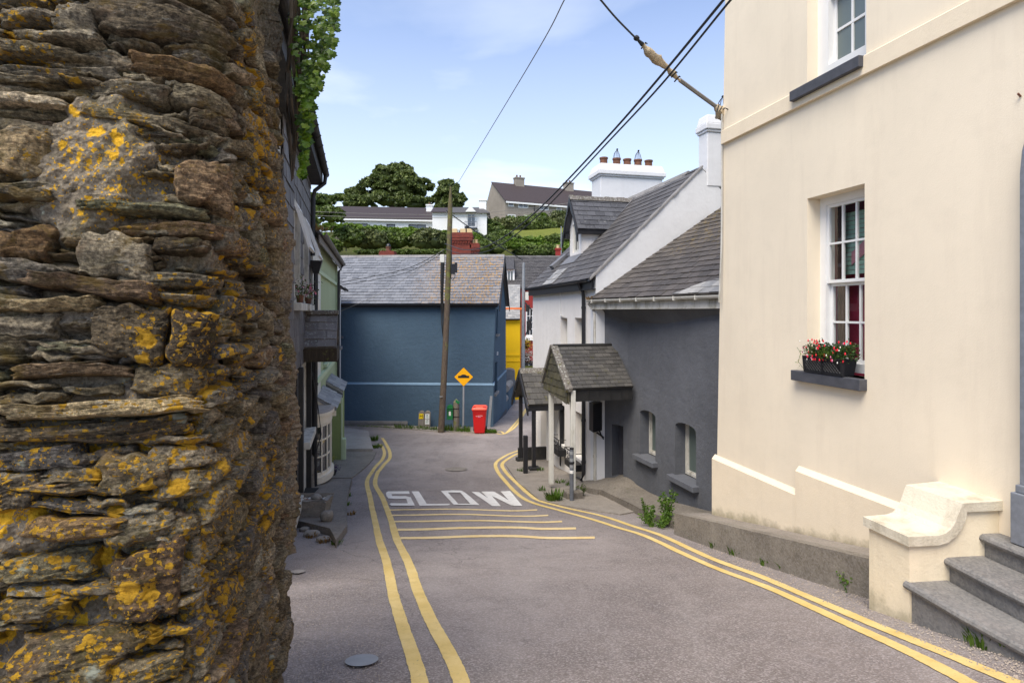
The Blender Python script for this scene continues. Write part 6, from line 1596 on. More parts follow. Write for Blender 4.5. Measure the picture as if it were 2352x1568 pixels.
mb = MB(); mb.lathe(pf, [(.09, 0), (.12, .11), (.125, .13)], 12); mb.build('pot', M['black_old'], pr)
V, Fq = leaf_quads(np.array([pf + Vector((0, 0, .19))]), .022, 420, (.09, .08, .05), NR); np_mesh('flowers', V, Fq, M['purple_leaf'], pr, kind='stuff')

# ------------------------------------------------------------------ street furniture at the junction
def up(p, z): return Vector((p.x, p.y, p.z + z))
pb = RG(1013, 993); pt = P(1035, 428, 24.2)
pole = empty('utility_pole', pb, 'leaning wooden utility pole before the blue wall', 'pole')
pole_pts = [pb.lerp(pt, t) + Vector((.05 * math.sin(t * 3.1), 0, 0)) for t in np.linspace(-.02, 1, 14)]
def pole_at(py): return pb.lerp(pt, (993 - py) / (993 - 428.0))
mb = MB(); mb.tube(pole_pts[:8], [.128 - .002 * i for i in range(8)], 14); mb.build('shaft', M['pole_wood'], pole, smooth=True)
mb = MB(); mb.tube(pole_pts[7:], [.114, .112, .109, .106, .102, .095, .03], 14); mb.build('shaft_top', M['pole_top'], pole, smooth=True)
g_ = pole_at(600); mb = MB(); mb.box(g_.x - .30, g_.x - .12, g_.y - .2, g_.y - .03, g_.z - .15, g_.z + .18); mb.build('fuse_box', M['offwhite'], pole, bevel=.015)
mb = MB(); mb.tube([g_ + Vector((-.2, -.12, -.15)), g_ + Vector((-.22, -.12, -.9)), g_ + Vector((-.24, -.1, -1.4)), g_ + Vector((-.2, -.1, -2.2))], [.09, .08, .05, .03], 6)
for k in range(4): mb.tube([g_ + Vector((-.22 + .03 * k, -.13, -.3)), g_ + Vector((-.27 + .03 * k, -.13, -1.5)), g_ + Vector((-.25 + .04 * k, -.13, -2.6)), g_ + Vector((-.15, -.15, -3.4))], .014, 4)
mb.build('cable_bundle', M['black_old'], pole, smooth=True)
mb = MB(); mb.box(g_.x + .14, g_.x + .30, g_.y - .2, g_.y - .05, g_.z - .62, g_.z - .2); mb.box(g_.x + .30, g_.x + .40, g_.y - .2, g_.y - .06, g_.z - .55, g_.z - .15)
mb.tube([g_ + Vector((.16, -.12, -.6)), g_ + Vector((.14, -.12, -.78)), g_ + Vector((.22, -.12, -.86)), g_ + Vector((.30, -.12, -.75)), g_ + Vector((.32, -.12, -.6))], .014, 5); mb.tube([g_ + Vector((.16, -.12, .9)), g_ + Vector((.17, -.12, -.2))], .02, 5)
mb.build('connector_box', M['black'], pole, bevel=.01)
q = pole_at(912); mb = MB(); mb.box(q.x - .1, q.x + .02, q.y - .168, q.y - .15, q.z - .02, q.z + .02); mb.build('name_tag', M['galv'], pole)
# bump warning sign
sb = RG(1064, 990); sg = empty('road_sign', sb, 'yellow diamond warning sign for a road hump on a grey post', 'sign')
tz = -(865 - HY) / F * sb.y; sgn = Vector((sb.x + .02, sb.y - .04, tz)); hd = .375
mb = MB(); mb.tube([up(sb, -.2), Vector((sb.x + .02, sb.y, tz + .25))], .038, 10); mb.build('post', M['galv'], sg, smooth=True)
def dia(r, y, th=.006, rc=.03):
    pts = []
    for k in range(4):
        a = math.pi / 2 * k; c = Vector((math.cos(a), 0, math.sin(a))) * (r - rc * 1.2)
        for t in (-.6, -.3, 0, .3, .6): pts.append(sgn + c + Vector((math.cos(a + t), 0, math.sin(a + t))) * rc + Vector((0, y, 0)))
    return pts
mb = MB(); mb.prism(dia(hd + .012, 0), (0, .006, 0)); mb.build('border', M['black'], sg)
mb = MB(); mb.prism(dia(hd, -.006), (0, .005, 0)); mb.build('plate', M['sign_yellow'], sg)
hp = [(-.225, -.04), (.225, -.04), (.225, .045), (.15, .045)] + [(.11 * math.cos(t) * 1.05, .045 + .055 * math.sin(t)) for t in np.linspace(.25, math.pi - .25, 9)] + [(-.15, .045), (-.225, .045)]
mb = MB(); mb.prism([sgn + Vector((x, -.012, z - .0)) for x, z in hp], (0, .005, 0)); mb.build('hump_symbol', M['black'], sg)
mb = MB(); mb.box(sgn.x - .25, sgn.x + .25, sgn.y + .006, sgn.y + .03, sgn.z + .1, sgn.z + .14); mb.box(sgn.x - .25, sgn.x + .25, sgn.y + .006, sgn.y + .03, sgn.z - .14, sgn.z - .10); mb.build('bracket', M['galv'], sg)
# red wheelie bin
bb = RG(1101, 996.5); wb = empty('wheelie_bin', bb, 'bright red wheelie bin at the corner of the blue house', 'bin')
mb = MB()
def rring(cx, cy, z, a, b, r=.05, n=4):
    out = []
    for k, (sx, sy) in enumerate(((1, 1), (-1, 1), (-1, -1), (1, -1))):
        for t in np.linspace(0, math.pi / 2, n): w = t + k * math.pi / 2; out.append((cx + sx * (a - r) + r * math.cos(w), cy + sy * (b - r) + r * math.sin(w), z))
    return out
rings = [rring(bb.x, bb.y + .30, bb.z + z, a, b) for z, a, b in ((.03, .205, .24), (.2, .225, .265), (.6, .25, .30), (.86, .265, .325), (.90, .285, .345), (.945, .288, .35))]
b0 = 0
for r_ in rings: mb.v += r_
nn = len(rings[0])
for i in range(len(rings) - 1):
    for k in range(nn): mb.f.append((i * nn + k, i * nn + (k + 1) % nn, (i + 1) * nn + (k + 1) % nn, (i + 1) * nn + k))
mb.f.append(tuple(range(nn))); mb.f.append(tuple((len(rings) - 1) * nn + k for k in range(nn)))
mb.build('body', M['red_plastic'], wb, smooth=True)
mb = MB(); rings = [rring(bb.x, bb.y + .30, bb.z + z, a, b) for z, a, b in ((.95, .30, .365), (.985, .30, .365), (1.03, .27, .33), (1.06, .22, .27))]
for r_ in rings: mb.v += r_
for i in range(3):
    for k in range(nn): mb.f.append((i * nn + k, i * nn + (k + 1) % nn, (i + 1) * nn + (k + 1) % nn, (i + 1) * nn + k))
mb.f.append(tuple(range(nn))); mb.f.append(tuple(3 * nn + k for k in range(nn)))
lid = mb.build('lid', M['red_lid'], wb, smooth=True)
for s_ in (-1, 1): mb = MB(); mb.box(bb.x + s_ * .20 - .06, bb.x + s_ * .20 + .06, bb.y - .02, bb.y + .12, bb.z + 1.03, bb.z + 1.06); mb.build('lid_grip', M['red_plastic'], lid, bevel=.01)
for s_ in (-1, 1): mb = MB(); mb.tube([(bb.x + s_ * .22, bb.y + .6, bb.z + .10), (bb.x + s_ * .27, bb.y + .6, bb.z + .10)], .10, 14); mb.build('wheel', M['rubber'], wb)
mb = MB(); mb.tube([(bb.x - .2, bb.y + .70, bb.z + .92), (bb.x + .2, bb.y + .70, bb.z + .92)], .016, 6); mb.build('handle', M['red_plastic'], wb)
zl = bb.z + .72; yl = bb.y - .012 + .0
mb = MB()
for k in range(12):
    t0_, t1_ = .9 + k * .37, .9 + (k + 1) * .37; r0, r1 = .022, .034
    if t1_ > 5.6: break
    c = Vector((bb.x - .10, yl, zl)); mb.poly([c + Vector((r * math.cos(t), 0, r * math.sin(t))) for r, t in ((r0, t0_), (r1, t0_), (r1, t1_), (r0, t1_))])
for k in range(7): x = bb.x - .062 + k * .028; mb.box(x, x + .008, yl - .002, yl, zl - .014, zl + .014); mb.box(x + .008, x + .02, yl - .002, yl, zl + (.006 if k % 2 else -.014), zl + (.014 if k % 2 else -.006))
mb.build('lettering', M['plate_white'], wb)
mb = MB(); mb.box(bb.x - .06, bb.x + .055, yl - .001, yl + .004, zl - .065, zl - .04); mb.build('sticker', M['flower_pink'], wb)
# green post box on an old post
ob = RG(1048, 990); pbx = empty('post_box_post', ob, 'squat grey timber post beside the warning sign', 'post')
mb = MB(); mb.tube([up(ob, -.1), up(ob, 1.18)], [.13, .125], 14); mb.lathe(up(ob, 1.17), [(.125, 0), (.06, .10), (.01, .15)], 14); mb.build('shaft', M['grey_wood'], pbx, smooth=True)
mb = MB()
for z in (.60, .93): mb.tube([up(ob, z - .015), up(ob, z + .015)], .136, 14)
mb.build('strap', M['iron'], pbx)
mb = MB(); mb.hexa([up(ob, 1.18) + Vector(v) for v in ((-.02, -.12, 0), (.12, -.12, -.06), (.12, .12, -.06), (-.02, .12, 0), (-.02, -.12, .13), (.14, -.12, .0), (.14, .12, .0), (-.02, .12, .13))]); mb.build('cap', M['post_green'], pbx)
px_ = empty('post_box', up(ob, .5) + Vector((-.25, -.05, 0)), 'small green post box strapped to the timber post', 'post box')
bx = ob.x - .245; by = ob.y - .06; bz = ob.z + .50
mb = MB(); arch_ = [(-.115, 0), (.115, 0), (.115, .50)] + [(.115 * math.cos(t), .50 + .09 * math.sin(t)) for t in np.linspace(.3, math.pi - .3, 7)] + [(-.115, .50)]
mb.prism([Vector((bx + x, by - .10, bz + z)) for x, z in arch_], (0, .20, 0)); mb.build('body', M['post_green'], px_)
mb = MB(); mb.box(bx - .125, bx + .125, by - .125, by - .10, bz + .36, bz + .40); mb.box(bx - .125, bx + .125, by - .125, by - .10, bz + .44, bz + .475); mb.build('hood', M['post_green'], px_)
mb = MB(); mb.box(bx - .10, bx + .10, by - .104, by - .1001, bz + .40, bz + .44); mb.build('slot', M['black'], px_)
mb = MB(); mb.box(bx - .04, bx + .04, by - .105, by - .1001, bz + .16, bz + .33); mb.build('notice_plate', M['plate_white'], px_)
# marker posts with plates
def text_mesh(txt, size, loc, m, parent, name='lettering', depth=.0008, sx=1.0):
    cu = bpy.data.curves.new('txt', 'FONT'); cu.body = txt; cu.size = size; cu.align_x = 'CENTER'; cu.align_y = 'CENTER'; cu.extrude = depth
    to = bpy.data.objects.new('txt', cu); COL.link(to)
    me = bpy.data.meshes.new_from_object(to); me.name = name
    me.transform(Matrix.Translation(Vector(loc) - org(parent)) @ Matrix.Rotation(math.pi / 2, 4, 'X') @ Matrix.Scale(sx, 4, Vector((1, 0, 0))))
    bpy.data.objects.remove(to); me.materials.clear(); me.materials.append(m)
    return link_mesh(name, me, None, parent)
for k, (px, lb) in enumerate(((966.5, 'round topped concrete marker post with a yellow H plate'), (981.0, 'round topped concrete marker post with two white plates'))):
    mp = RG(px, 982); mp.y = min(mp.y, 24.9); mk = empty('marker_post', mp, lb, 'marker post', 'utility marker posts by the blue wall'); w_ = .125; H = .72
    tl = .035 if k == 0 else .02
    def mq(x, z, y=0.0): return Vector((mp.x + x + tl * (z / H), mp.y + y, mp.z + z))
    mb = MB(); mb.prism([mq(-w_, -.1), mq(w_, -.1), mq(w_, H - .13)] + [mq(w_ * math.cos(t), H - .13 + .13 * math.sin(t)) for t in np.linspace(.2, math.pi - .2, 9)] + [mq(-w_, H - .13)], (0, .12, 0)); mb.build('body', M['grey_wood'] if False else M['conc_dark'], mk, bevel=.012)
    if k == 0:
        mb = MB(); mb.hexa([mq(-.095, .38, -.01), mq(.085, .38, -.01), mq(.085, .38, -.001), mq(-.095, .38, -.001), mq(-.095, .60, -.01), mq(.085, .60, -.01), mq(.085, .60, -.001), mq(-.095, .60, -.001)]); pl_ = mb.build('plate', M['h_yellow'], mk)
        text_mesh('H', .20, mq(-.005, .49, -.012), M['black'], pl_)
    else:
        for z, s1, s2 in ((.375, 'SV', '2'), (.145, 'AV', '4')):
            mb = MB(); mb.hexa([mq(-.095, z, -.01), mq(.085, z, -.01), mq(.085, z, -.001), mq(-.095, z, -.001), mq(-.095, z + .21, -.01), mq(.085, z + .21, -.01), mq(.085, z + .21, -.001), mq(-.095, z + .21, -.001)]); pl_ = mb.build('plate', M['plate_white'], mk)
            text_mesh(s1, .08, mq(-.005, z + .105, -.012), M['post_green'], pl_); mb = MB(); mb.lathe(mq(-.005, z + .04, -.0125) - Vector((0, 0, .01)), [(.012, 0), (.012, .02)], 6); mb.build('mark', M['iron'], pl_)
            mb = MB(); mb.box(mq(0, 0).x - .03, mq(0, 0).x + .04, mp.y - .0115, mp.y - .0102, mp.z + z + .16, mp.z + z + .18); mb.build('mark', M['iron'], pl_)
# steel bollard and black bollard
sbp = RG(1313, 1151); bl = empty('bollard', sbp, 'grey steel bollard with reflective bands before the white porch posts', 'bollard')
mb = MB(); mb.tube([up(sbp, -.1), up(sbp, 1.05)], .042, 14); mb.build('shaft', M['grey_metal'], bl, smooth=True)
for z in (.98, .84, .71, .60):
    mb = MB(); mb.tube([up(sbp, z - .032), up(sbp, z + .032)], .0435, 14); mb.build('band', M['galv'] if z > .65 else M['white_paint'], bl)
mb = MB(); mb.tube([up(sbp, 1.05), up(sbp, 1.08)], .044, 14); mb.tube([up(sbp, .76), up(sbp, .80)], .055, 14); mb.build('cap', M['black'], bl)
bbp = RG(1207, 1088); mb = MB(); mb.obox(bbp, Vector((.97, .23, 0)), Vector((-.23, .97, 0)), Vector((0, 0, 1)), .055, .055, 1.0); bo2 = thing(mb, 'bollard', M['black'], 'square black bollard before the small black porch', 'bollard', bevel=.012)
# black box on the corner of the cottage
cx_ = empty('wall_cabinet', P(1368, 958, 13.1), 'black box cabinet bracketed on the wall between cottage and grey house', 'cabinet')
mb = MB(); q0 = P(1362, 991, 12.9); dirx = Vector((.55, -.83, 0)).normalized(); diry = Vector((.83, .55, 0)).normalized()
q0 = P(1353, 989, 13.15); wx = Vector((.235, -.17, 0)); wy_ = Vector((.10, .33, 0)); q0 = P(1353, 985, 13.25); a = P(1362.5, 993, 12.95); b = P(1383, 990, 13.2); c = b + (q0 - a); hgt = .635
A0, B0, C1, D0 = q0, a, b, c
for v in (B0, C1, D0): v.z = A0.z - .02
A0.z = B0.z
mb.hexa([A0, B0, C1, D0] + [v + Vector((0, 0, hgt)) for v in (A0, B0, C1, D0)]); mb.build('body', M['black'], cx_, bevel=.008)
mb = MB(); mb.tube([C1 + Vector((-.06, 0, .0)), C1 + Vector((-.02, .06, -.1)), C1 + Vector((.05, .12, -.22))], .018, 5); mb.tube([C1 + Vector((-.12, 0, -.05)), C1 + Vector((.05, .10, -.18))], .02, 5); mb.build('bracket', M['iron'], cx_)
mb = MB(); g_ = gf(GP.uz(1400, 900)[0], -1.85, -.08); mb.tube([g_, g_ + Vector((0, .02, -.12))], [.06, .03], 8); thing(mb, 'lamp', M['old_white'], 'small lamp under the porch eave on the dark grey wall', 'lamp')

# ------------------------------------------------------------------ wires
def wire(name, pts, r, m, label, cat='cable', group=None, n=10):
    """pts: (px,py,Y); between them 1/Y runs evenly along the line"""
    c = [Vector((x, y, 0)) for x, y, _ in pts]; out = []
    L = [0]
    for a, b in zip(c[:-1], c[1:]): L.append(L[-1] + (b - a).length)
    known = [(l, 1 / p[2]) for l, p in zip(L, pts) if p[2]]
    sm = smooth_line(c, n); SL = [0]
    for a, b in zip(sm[:-1], sm[1:]): SL.append(SL[-1] + (b - a).length)
    for q, l in zip(sm, SL):
        iy = np.interp(l / SL[-1], [k[0] / L[-1] for k in known], [k[1] for k in known]); out.append(P(q.x, q.y, 1 / iy))
    mb = MB(); mb.tube(out, r, 6); return thing(mb, name, m, label, cat, group, smooth=True)
wire('power_cable', [(1022, 560, 24.1), (1075, 574, 0), (1140, 555, 0), (1240, 478, 0), (1400, 310, 0), (1520, 172, 0), (1662, 0, 6.0), (1740, -95, 5.3)], .016, M['cable'], 'upper of the two thick cables running from the pole over the street', 'cable', 'overhead cables')
wire('power_cable', [(1023, 572, 24.1), (1070, 583, 0), (1140, 568, 0), (1240, 491, 0), (1400, 323, 0), (1530, 182, 0), (1672, 8, 6.0), (1760, -95, 5.3)], .013, M['cable'], 'lower of the two thick cables running from the pole over the street', 'cable', 'overhead cables')
wire('power_cable', [(1376, -4, 6.6), (1415, 42, 0), (1462, 90, 7.3)], .012, M['cable'], 'short black cable coming down to the wrapped joint', 'cable', 'overhead cables')
wire('power_cable', [(1561, 184, 7.9), (1610, 220, 0), (1668, 262, 8.3)], .028, M['cable_grey'], 'thick grey cable from the wrapped joint to the cream corner', 'cable', 'overhead cables')
wire('thin_wire', [(1298, -3, 8.0), (1240, 108, 0), (1050, 424, 24.2)], .009, M['cable_grey'], 'thin wire rising from the pole top into the sky', 'wire', 'thin wires')
wire('thin_wire', [(1025, 484, 24.2), (1090, 530, 0), (1200, 597, 31)], .022, M['cable'], 'black cable sagging from the pole towards the terrace roof', 'wire', 'thin wires')
wire('thin_wire', [(1020, 575, 24.2), (930, 618, 0), (775, 650, 22)], .014, M['cable'], 'upper black wire from the pole over the blue roof', 'wire', 'thin wires')
wire('thin_wire', [(1020, 580, 24.2), (930, 627, 0), (775, 657, 22)], .012, M['cable'], 'lower black wire from the pole over the blue roof', 'wire', 'thin wires')
wire('thin_wire', [(1020, 572, 24.1), (900, 660, 0), (775, 718, 22)], .008, M['cable_grey'], 'thin grey wire dropping from the pole to the narrow white house', 'wire', 'thin wires')
wire('thin_wire', [(716, 495, 60), (900, 500, 0), (1100, 497, 62), (1400, 470, 62)], .025, M['cable_grey'], 'lower long wire crossing before the hillside trees', 'wire', 'thin wires')
wire('thin_wire', [(716, 486, 60), (900, 492, 0), (1100, 490, 62), (1400, 455, 62)], .025, M['cable_grey'], 'upper long wire crossing before the hillside trees', 'wire', 'thin wires')
wire('thin_wire', [(1225, 714, 20.0), (1290, 720, 0), (1372, 718, 13.3)], .008, M['cable_grey'], 'thin wire across the white cottage wall below its windows', 'wire', 'thin wires')
wire('thin_wire', [(1658, 262, 8.2), (1658, 420, 0), (1657, 560, 0), (1654, 640, 0), (1652, 695, 8.2)], .013, M['gutter_grey'], 'pale cable clipped down the corner of the cream house', 'wire', 'thin wires')
# wrapped joint
jn = empty('wrapped_joint', P(1515, 135, 7.6), 'tan wrapped cable joint hanging in the air', 'cable joint')
def lump(name, pts, rad, m, parent, seg=16, amp=.38, seed=1):
    c = smooth_line([P(*q) for q in pts], 8); n = len(c); rr_ = np.interp(np.linspace(0, 1, n), np.linspace(0, 1, len(rad)), rad)
    mb = MB(); mb.tube(c, list(rr_), seg); v = np.array(mb.v); ctr = np.repeat(np.array([tuple(p) for p in c]), seg, 0)
    k = 1 + amp * fbm(v * 14, 3, seed)[:, None] * 1.6; v = ctr + (v - ctr) * k; mb.v = list(map(tuple, v)); return mb.build(name, m, parent, smooth=True)
lump('wrapping', [(1474, 98, 7.35), (1495, 125, 7.45), (1525, 150, 7.6), (1545, 170, 7.7), (1562, 186, 7.8)], [.015, .04, .06, .062, .045, .03, .04, .03, .015], M['wrap'], jn)
mb = MB(); mb.lathe(P(1462, 89, 7.3) - Vector((0, 0, .03)), [(.01, 0), (.035, .02), (.04, .035), (.025, .06), (.01, .07)], 10); mb.tube([P(1462, 89, 7.3), P(1476, 103, 7.35)], [.012, .03], 6); mb.build('clamp', M['iron'], jn)
mb = MB()
for t in ((1478, 106), (1547, 172), (1554, 182)): a = P(t[0] - 5, t[1] + 6, 7.5); b = P(t[0] + 8, t[1] - 5, 7.5); mb.tube([a, (a + b) / 2 + Vector((0, -.1, 0)), b], .010, 5)
mb.build('tie', M['iron'], jn)
jn2 = empty('wrapped_anchor', P(1664, 262, 8.3), 'ragged wrapped cable anchor on the corner of the cream house', 'cable anchor')
lump('wrapping', [(1645, 243, 8.2), (1655, 256, 8.25), (1666, 268, 8.3), (1680, 265, 8.35)], [.03, .07, .09, .07, .03], M['wrap'], jn2, seed=4, amp=.4)
mb = MB()
for k in range(4): a = P(1646 + k * 7, 258 - k * 3, 8.1); b = P(1652 + k * 7, 240 + k * 4, 8.1); mb.tube([a, b], .008, 4)
mb.tube([P(1668, 262, 8.2), P(1683, 263, 8.2)], .02, 5); mb.build('tie', M['iron'], jn2)

# ------------------------------------------------------------------ houses and green on the hill
bg = empty('bungalow', (-24, 92, 10.5), 'long low white bungalow with brown tiled roof on the hill', 'bungalow')
b0, b1 = P(786, 500, 88), P(1062, 520, 90)
bgf = line_fn((b0.x, b0.y), (b1.x, b1.y), 1); zb0 = -(516 - HY) / F * 90
ws_ = [(800, 836, 'w'), (905, 926, 'w'), (952, 990, 'w'), (1045, 1062, 'w')]
hz = []
def bx_(px, Y=89): return (Vector(((px - CX) / F * Y, Y, 0)) - Vector((b0.x, b0.y, 0))).dot((Vector((b1.x, b1.y, 0)) - Vector((b0.x, b0.y, 0))).normalized())
roofz = lambda px: 0
wallt = 14.1; wallb = 10.0
for (a, b) in ((808, 846), (888, 908), (938, 978), (1025, 1060)): hz.append(rect(bx_(a), bx_(b), 11.6, 13.35))
hz = [h for h in hz if h[1][0] < bgf.L + 8]
Lb_ = bx_(1058)
mb = MB(); wall_mesh(mb, bgf, rect(0, Lb_, wallb, wallt), [h for h in hz if h[1][0] < Lb_ - .2], .1); shell(mb, bgf, 0, Lb_, wallb, wallt, 8); mb.build('wall', M['far_white'], bg)
for h in hz:
    if h[1][0] < Lb_ - .2: window(bg, bgf, h[0][0], h[1][0], h[0][1], h[2][1], .05, cols=2 if h[1][0] - h[0][0] > 1.6 else 1, rows=1, sash=False, m=M['plinth_dark'], fw=.12, bar=.08)
mb = MB(); mb.prism([bgf(-1.6, wallt - .1, -.5), bgf(Lb_ + .3, wallt - .1, -.5), bgf(Lb_ + .3, 16.5, 4), bgf(-1.6, 16.5, 4)], (0, 0, .12)); mb.prism([bgf(-1.6, wallt - .1, 8.5), bgf(Lb_ + .3, wallt - .1, 8.5), bgf(Lb_ + .3, 16.5, 4), bgf(-1.6, 16.5, 4)], (0, 0, .12)); mb.build('roof', M['far_roof'], bg)
mb = MB(); mb.prism([bgf(0, wallt, 0), bgf(0, wallt, 8), bgf(0, 16.4, 4)], bgf(.2, 0) - bgf(0, 0)); mb.build('gable', M['far_white'], bg)
mb = MB(); mb.fbox(bgf, -1.6, Lb_ + .3, wallt - .35, wallt - .12, -.52, -.42); mb.build('fascia', M['white_paint'], bg)
cc = bx_(985); mb = MB(); mb.fbox(bgf, cc - .5, cc + .5, 14.5, 16.9, 2.5, 3.5); mb.fbox(bgf, cc - .58, cc + .58, 16.7, 16.9, 2.4, 3.6); ch = mb.build('chimney', M['far_white'], bg)
pot(ch, bgf(cc, 16.9, 3.0), .16, .4, M['terracotta'])
# white two storey house
th_ = empty('white_hill_house', P(1080, 530, 84), 'white two storey house with balcony window on the hill', 'house')
tf_ = line_fn((P(1040, 0, 82).x, 82), (P(1118, 0, 82).x, 82.0), 1)
def tx_(px): return (px - 1040) / F * 82
mb = MB(); wall_mesh(mb, tf_, rect(0, tf_.L, 9.8, 13.9), [rect(tx_(1073), tx_(1092), 11.9, 13.9 - .1), rect(tx_(1052), tx_(1100), 10.9, 11.5)], .1); shell(mb, tf_, 0, tf_.L, 9.8, 13.9, 7); mb.build('wall', M['far_white'], th_)
window(th_, tf_, tx_(1073), tx_(1092), 11.9, 13.8, .04, cols=2, rows=1, sash=False, m=M['white_paint'], fw=.08, bar=.06)
window(th_, tf_, tx_(1052), tx_(1100), 10.9, 11.5, .04, cols=4, rows=1, sash=False, m=M['white_paint'], fw=.08, bar=.1)
mb = MB(); mb.prism([tf_(-1.0, 13.8, -.4), tf_(tf_.L + .4, 13.8, -.4), tf_(tf_.L - .9, 15.1, 3), tf_(-1.0 + .5, 15.1, 3)], (0, 0, .12)); mb.prism([tf_(tf_.L + .4, 13.8, -.4), tf_(tf_.L + .4, 13.8, 6.5), tf_(tf_.L - .9, 15.1, 3)], (0, 0, .12)); mb.build('roof', M['slate_dark'], th_)
mb = MB(); mb.prism([tf_(tx_(1070), 13.9, -1.0), tf_(tx_(1082), 14.75, -1.0), tf_(tx_(1094), 13.9, -1.0)], (0, 1.5, 0)); mb.build('small_gable', M['far_white'], th_)
mb = MB(); mb.fbox(tf_, tx_(1068), tx_(1097), 11.6, 11.75, -1.0, 0)
for i in range(12): u = tx_(1068) + i * (tx_(1097) - tx_(1068)) / 11; mb.fbox(tf_, u - .02, u + .02, 11.75, 12.5, -1.0, -.96)
mb.fbox(tf_, tx_(1068), tx_(1097), 12.5, 12.56, -1.02, -.94); mb.build('balcony', M['grey_metal'], th_)
cc = tx_(1107); mb = MB(); mb.fbox(tf_, cc - .5, cc + .5, 14.3, 16.2, 2.0, 3.0); mb.fbox(tf_, cc - .58, cc + .58, 16.0, 16.2, 1.9, 3.1); mb.build('chimney', M['far_white'], th_)
mb = MB(); mb.prism([(-11.6, 85, 10.0), (-8.6, 85, 10.0), (-8.6, 85, 14.45), (-11.6, 85, 14.45)], (0, 5, 0)); mb.build('wing', M['far_white'], th_)
mb = MB(); mb.prism([(-11.8, 84.6, 14.4), (-8.6, 84.6, 14.4), (-8.6, 87.5, 15.5), (-11.8, 87.5, 15.5)], (0, 0, .12)); mb.build('wing_roof', M['far_roof'], th_)
# grey terrace
gt = empty('grey_terrace', P(1230, 490, 122), 'long grey pebbledashed terrace with brown tiled roof on the skyline', 'terrace')
t0p, t1p = P(1160, 0, 118), P(1400, 0, 128); gtf = line_fn((t0p.x, t0p.y), (t1p.x, t1p.y), 1)
dirg = (Vector((t1p.x, t1p.y, 0)) - Vector((t0p.x, t0p.y, 0))).normalized()
def tg(px):
    k = (px - CX) / F; return (k * t0p.y - t0p.x) / (dirg.x - k * dirg.y)
def zg(py, px): return -(py - HY) / F * (t0p.y + tg(px) * dirg.y)
ups = [(1167, 1180, 462, 474), (1190, 1213, 464, 477), (1238, 1260, 471, 482), (1278, 1290, 473, 484), (1318, 1330, 476, 487)]
lows = [(1166, 1184, 492, 501), (1203, 1217, 494, 503), (1238, 1260, 494, 503), (1278, 1305, 496, 505)]
hz = [rect(tg(a), tg(b), zg(d, a), zg(c, a)) for a, b, c, d in ups + lows]
eg = 22.4
mb = MB(); wall_mesh(mb, gtf, rect(0, gtf.L, 15.5, eg), hz, .1); mb.poly([gtf(gtf.L, 15.5, 0), gtf(gtf.L, eg, 0), gtf(gtf.L, eg, 9), gtf(gtf.L, 15.5, 9)]); mb.build('wall', M['pebbledash'], gt)
gl = P(1115, 0, 126); 
mb = MB(); pL = [Vector((t0p.x, t0p.y, 15.5)), Vector((gl.x, gl.y, 15.5)), Vector((gl.x, gl.y, eg)), Vector(((t0p.x + gl.x) / 2 - .6, (t0p.y + gl.y) / 2, 27.0)), Vector((t0p.x, t0p.y, eg))]; mb.poly(pL); mb.build('gable', M['pebbledash'], gt)
mid = Vector(((t0p.x + gl.x) / 2 - .6, (t0p.y + gl.y) / 2, 27.0)); mb = MB()
mb.prism([gtf(-.2, eg - .1, -.5), gtf(gtf.L, eg - .1, -.5), mid + dirg * gtf.L, mid - dirg * .2], (0, 0, .15)); mb.prism([Vector((gl.x, gl.y, eg)), Vector((gl.x, gl.y, eg)) + dirg * gtf.L, mid + dirg * gtf.L, mid], (0, 0, .15)); mb.build('roof', M['far_roof'], gt)
mb = MB(); mb.fbox(gtf, 0, gtf.L, eg - .45, eg - .1, -.55, -.45); mb.build('fascia', M['white_paint'], gt)
for h in hz: window(gt, gtf, h[0][0], h[1][0], h[0][1], h[2][1], -.04, cols=2 if h[1][0] - h[0][0] > 1.4 else 1, rows=1, sash=False, m=M['white_paint'], fw=.14, bar=.1)
mb = MB(); u = tg(1227); mb.tube([gtf(u, eg, -.1), gtf(u, 16, -.1)], .09, 6); mb.build('downpipe', M['plinth_dark'], gt)
for px in (1198, 1316):
    u = tg(px) ; c = mid + dirg * (u + 2.5); mb = MB(); mb.obox(c - Vector((0, 0, .8)), dirg, Vector((-dirg.y, dirg.x, 0)), Vector((0, 0, 1)), 1.0, .6, 2.3); mb.obox(c + Vector((0, 0, 1.3)), dirg, Vector((-dirg.y, dirg.x, 0)), Vector((0, 0, 1)), 1.12, .7, .25); ch = mb.build('chimney', M['pebbledash'], gt)
    for s_ in (-.5, .3): pot(ch, c + dirg * s_ + Vector((0, 0, 1.5)), .18, .6, M['terracotta'])
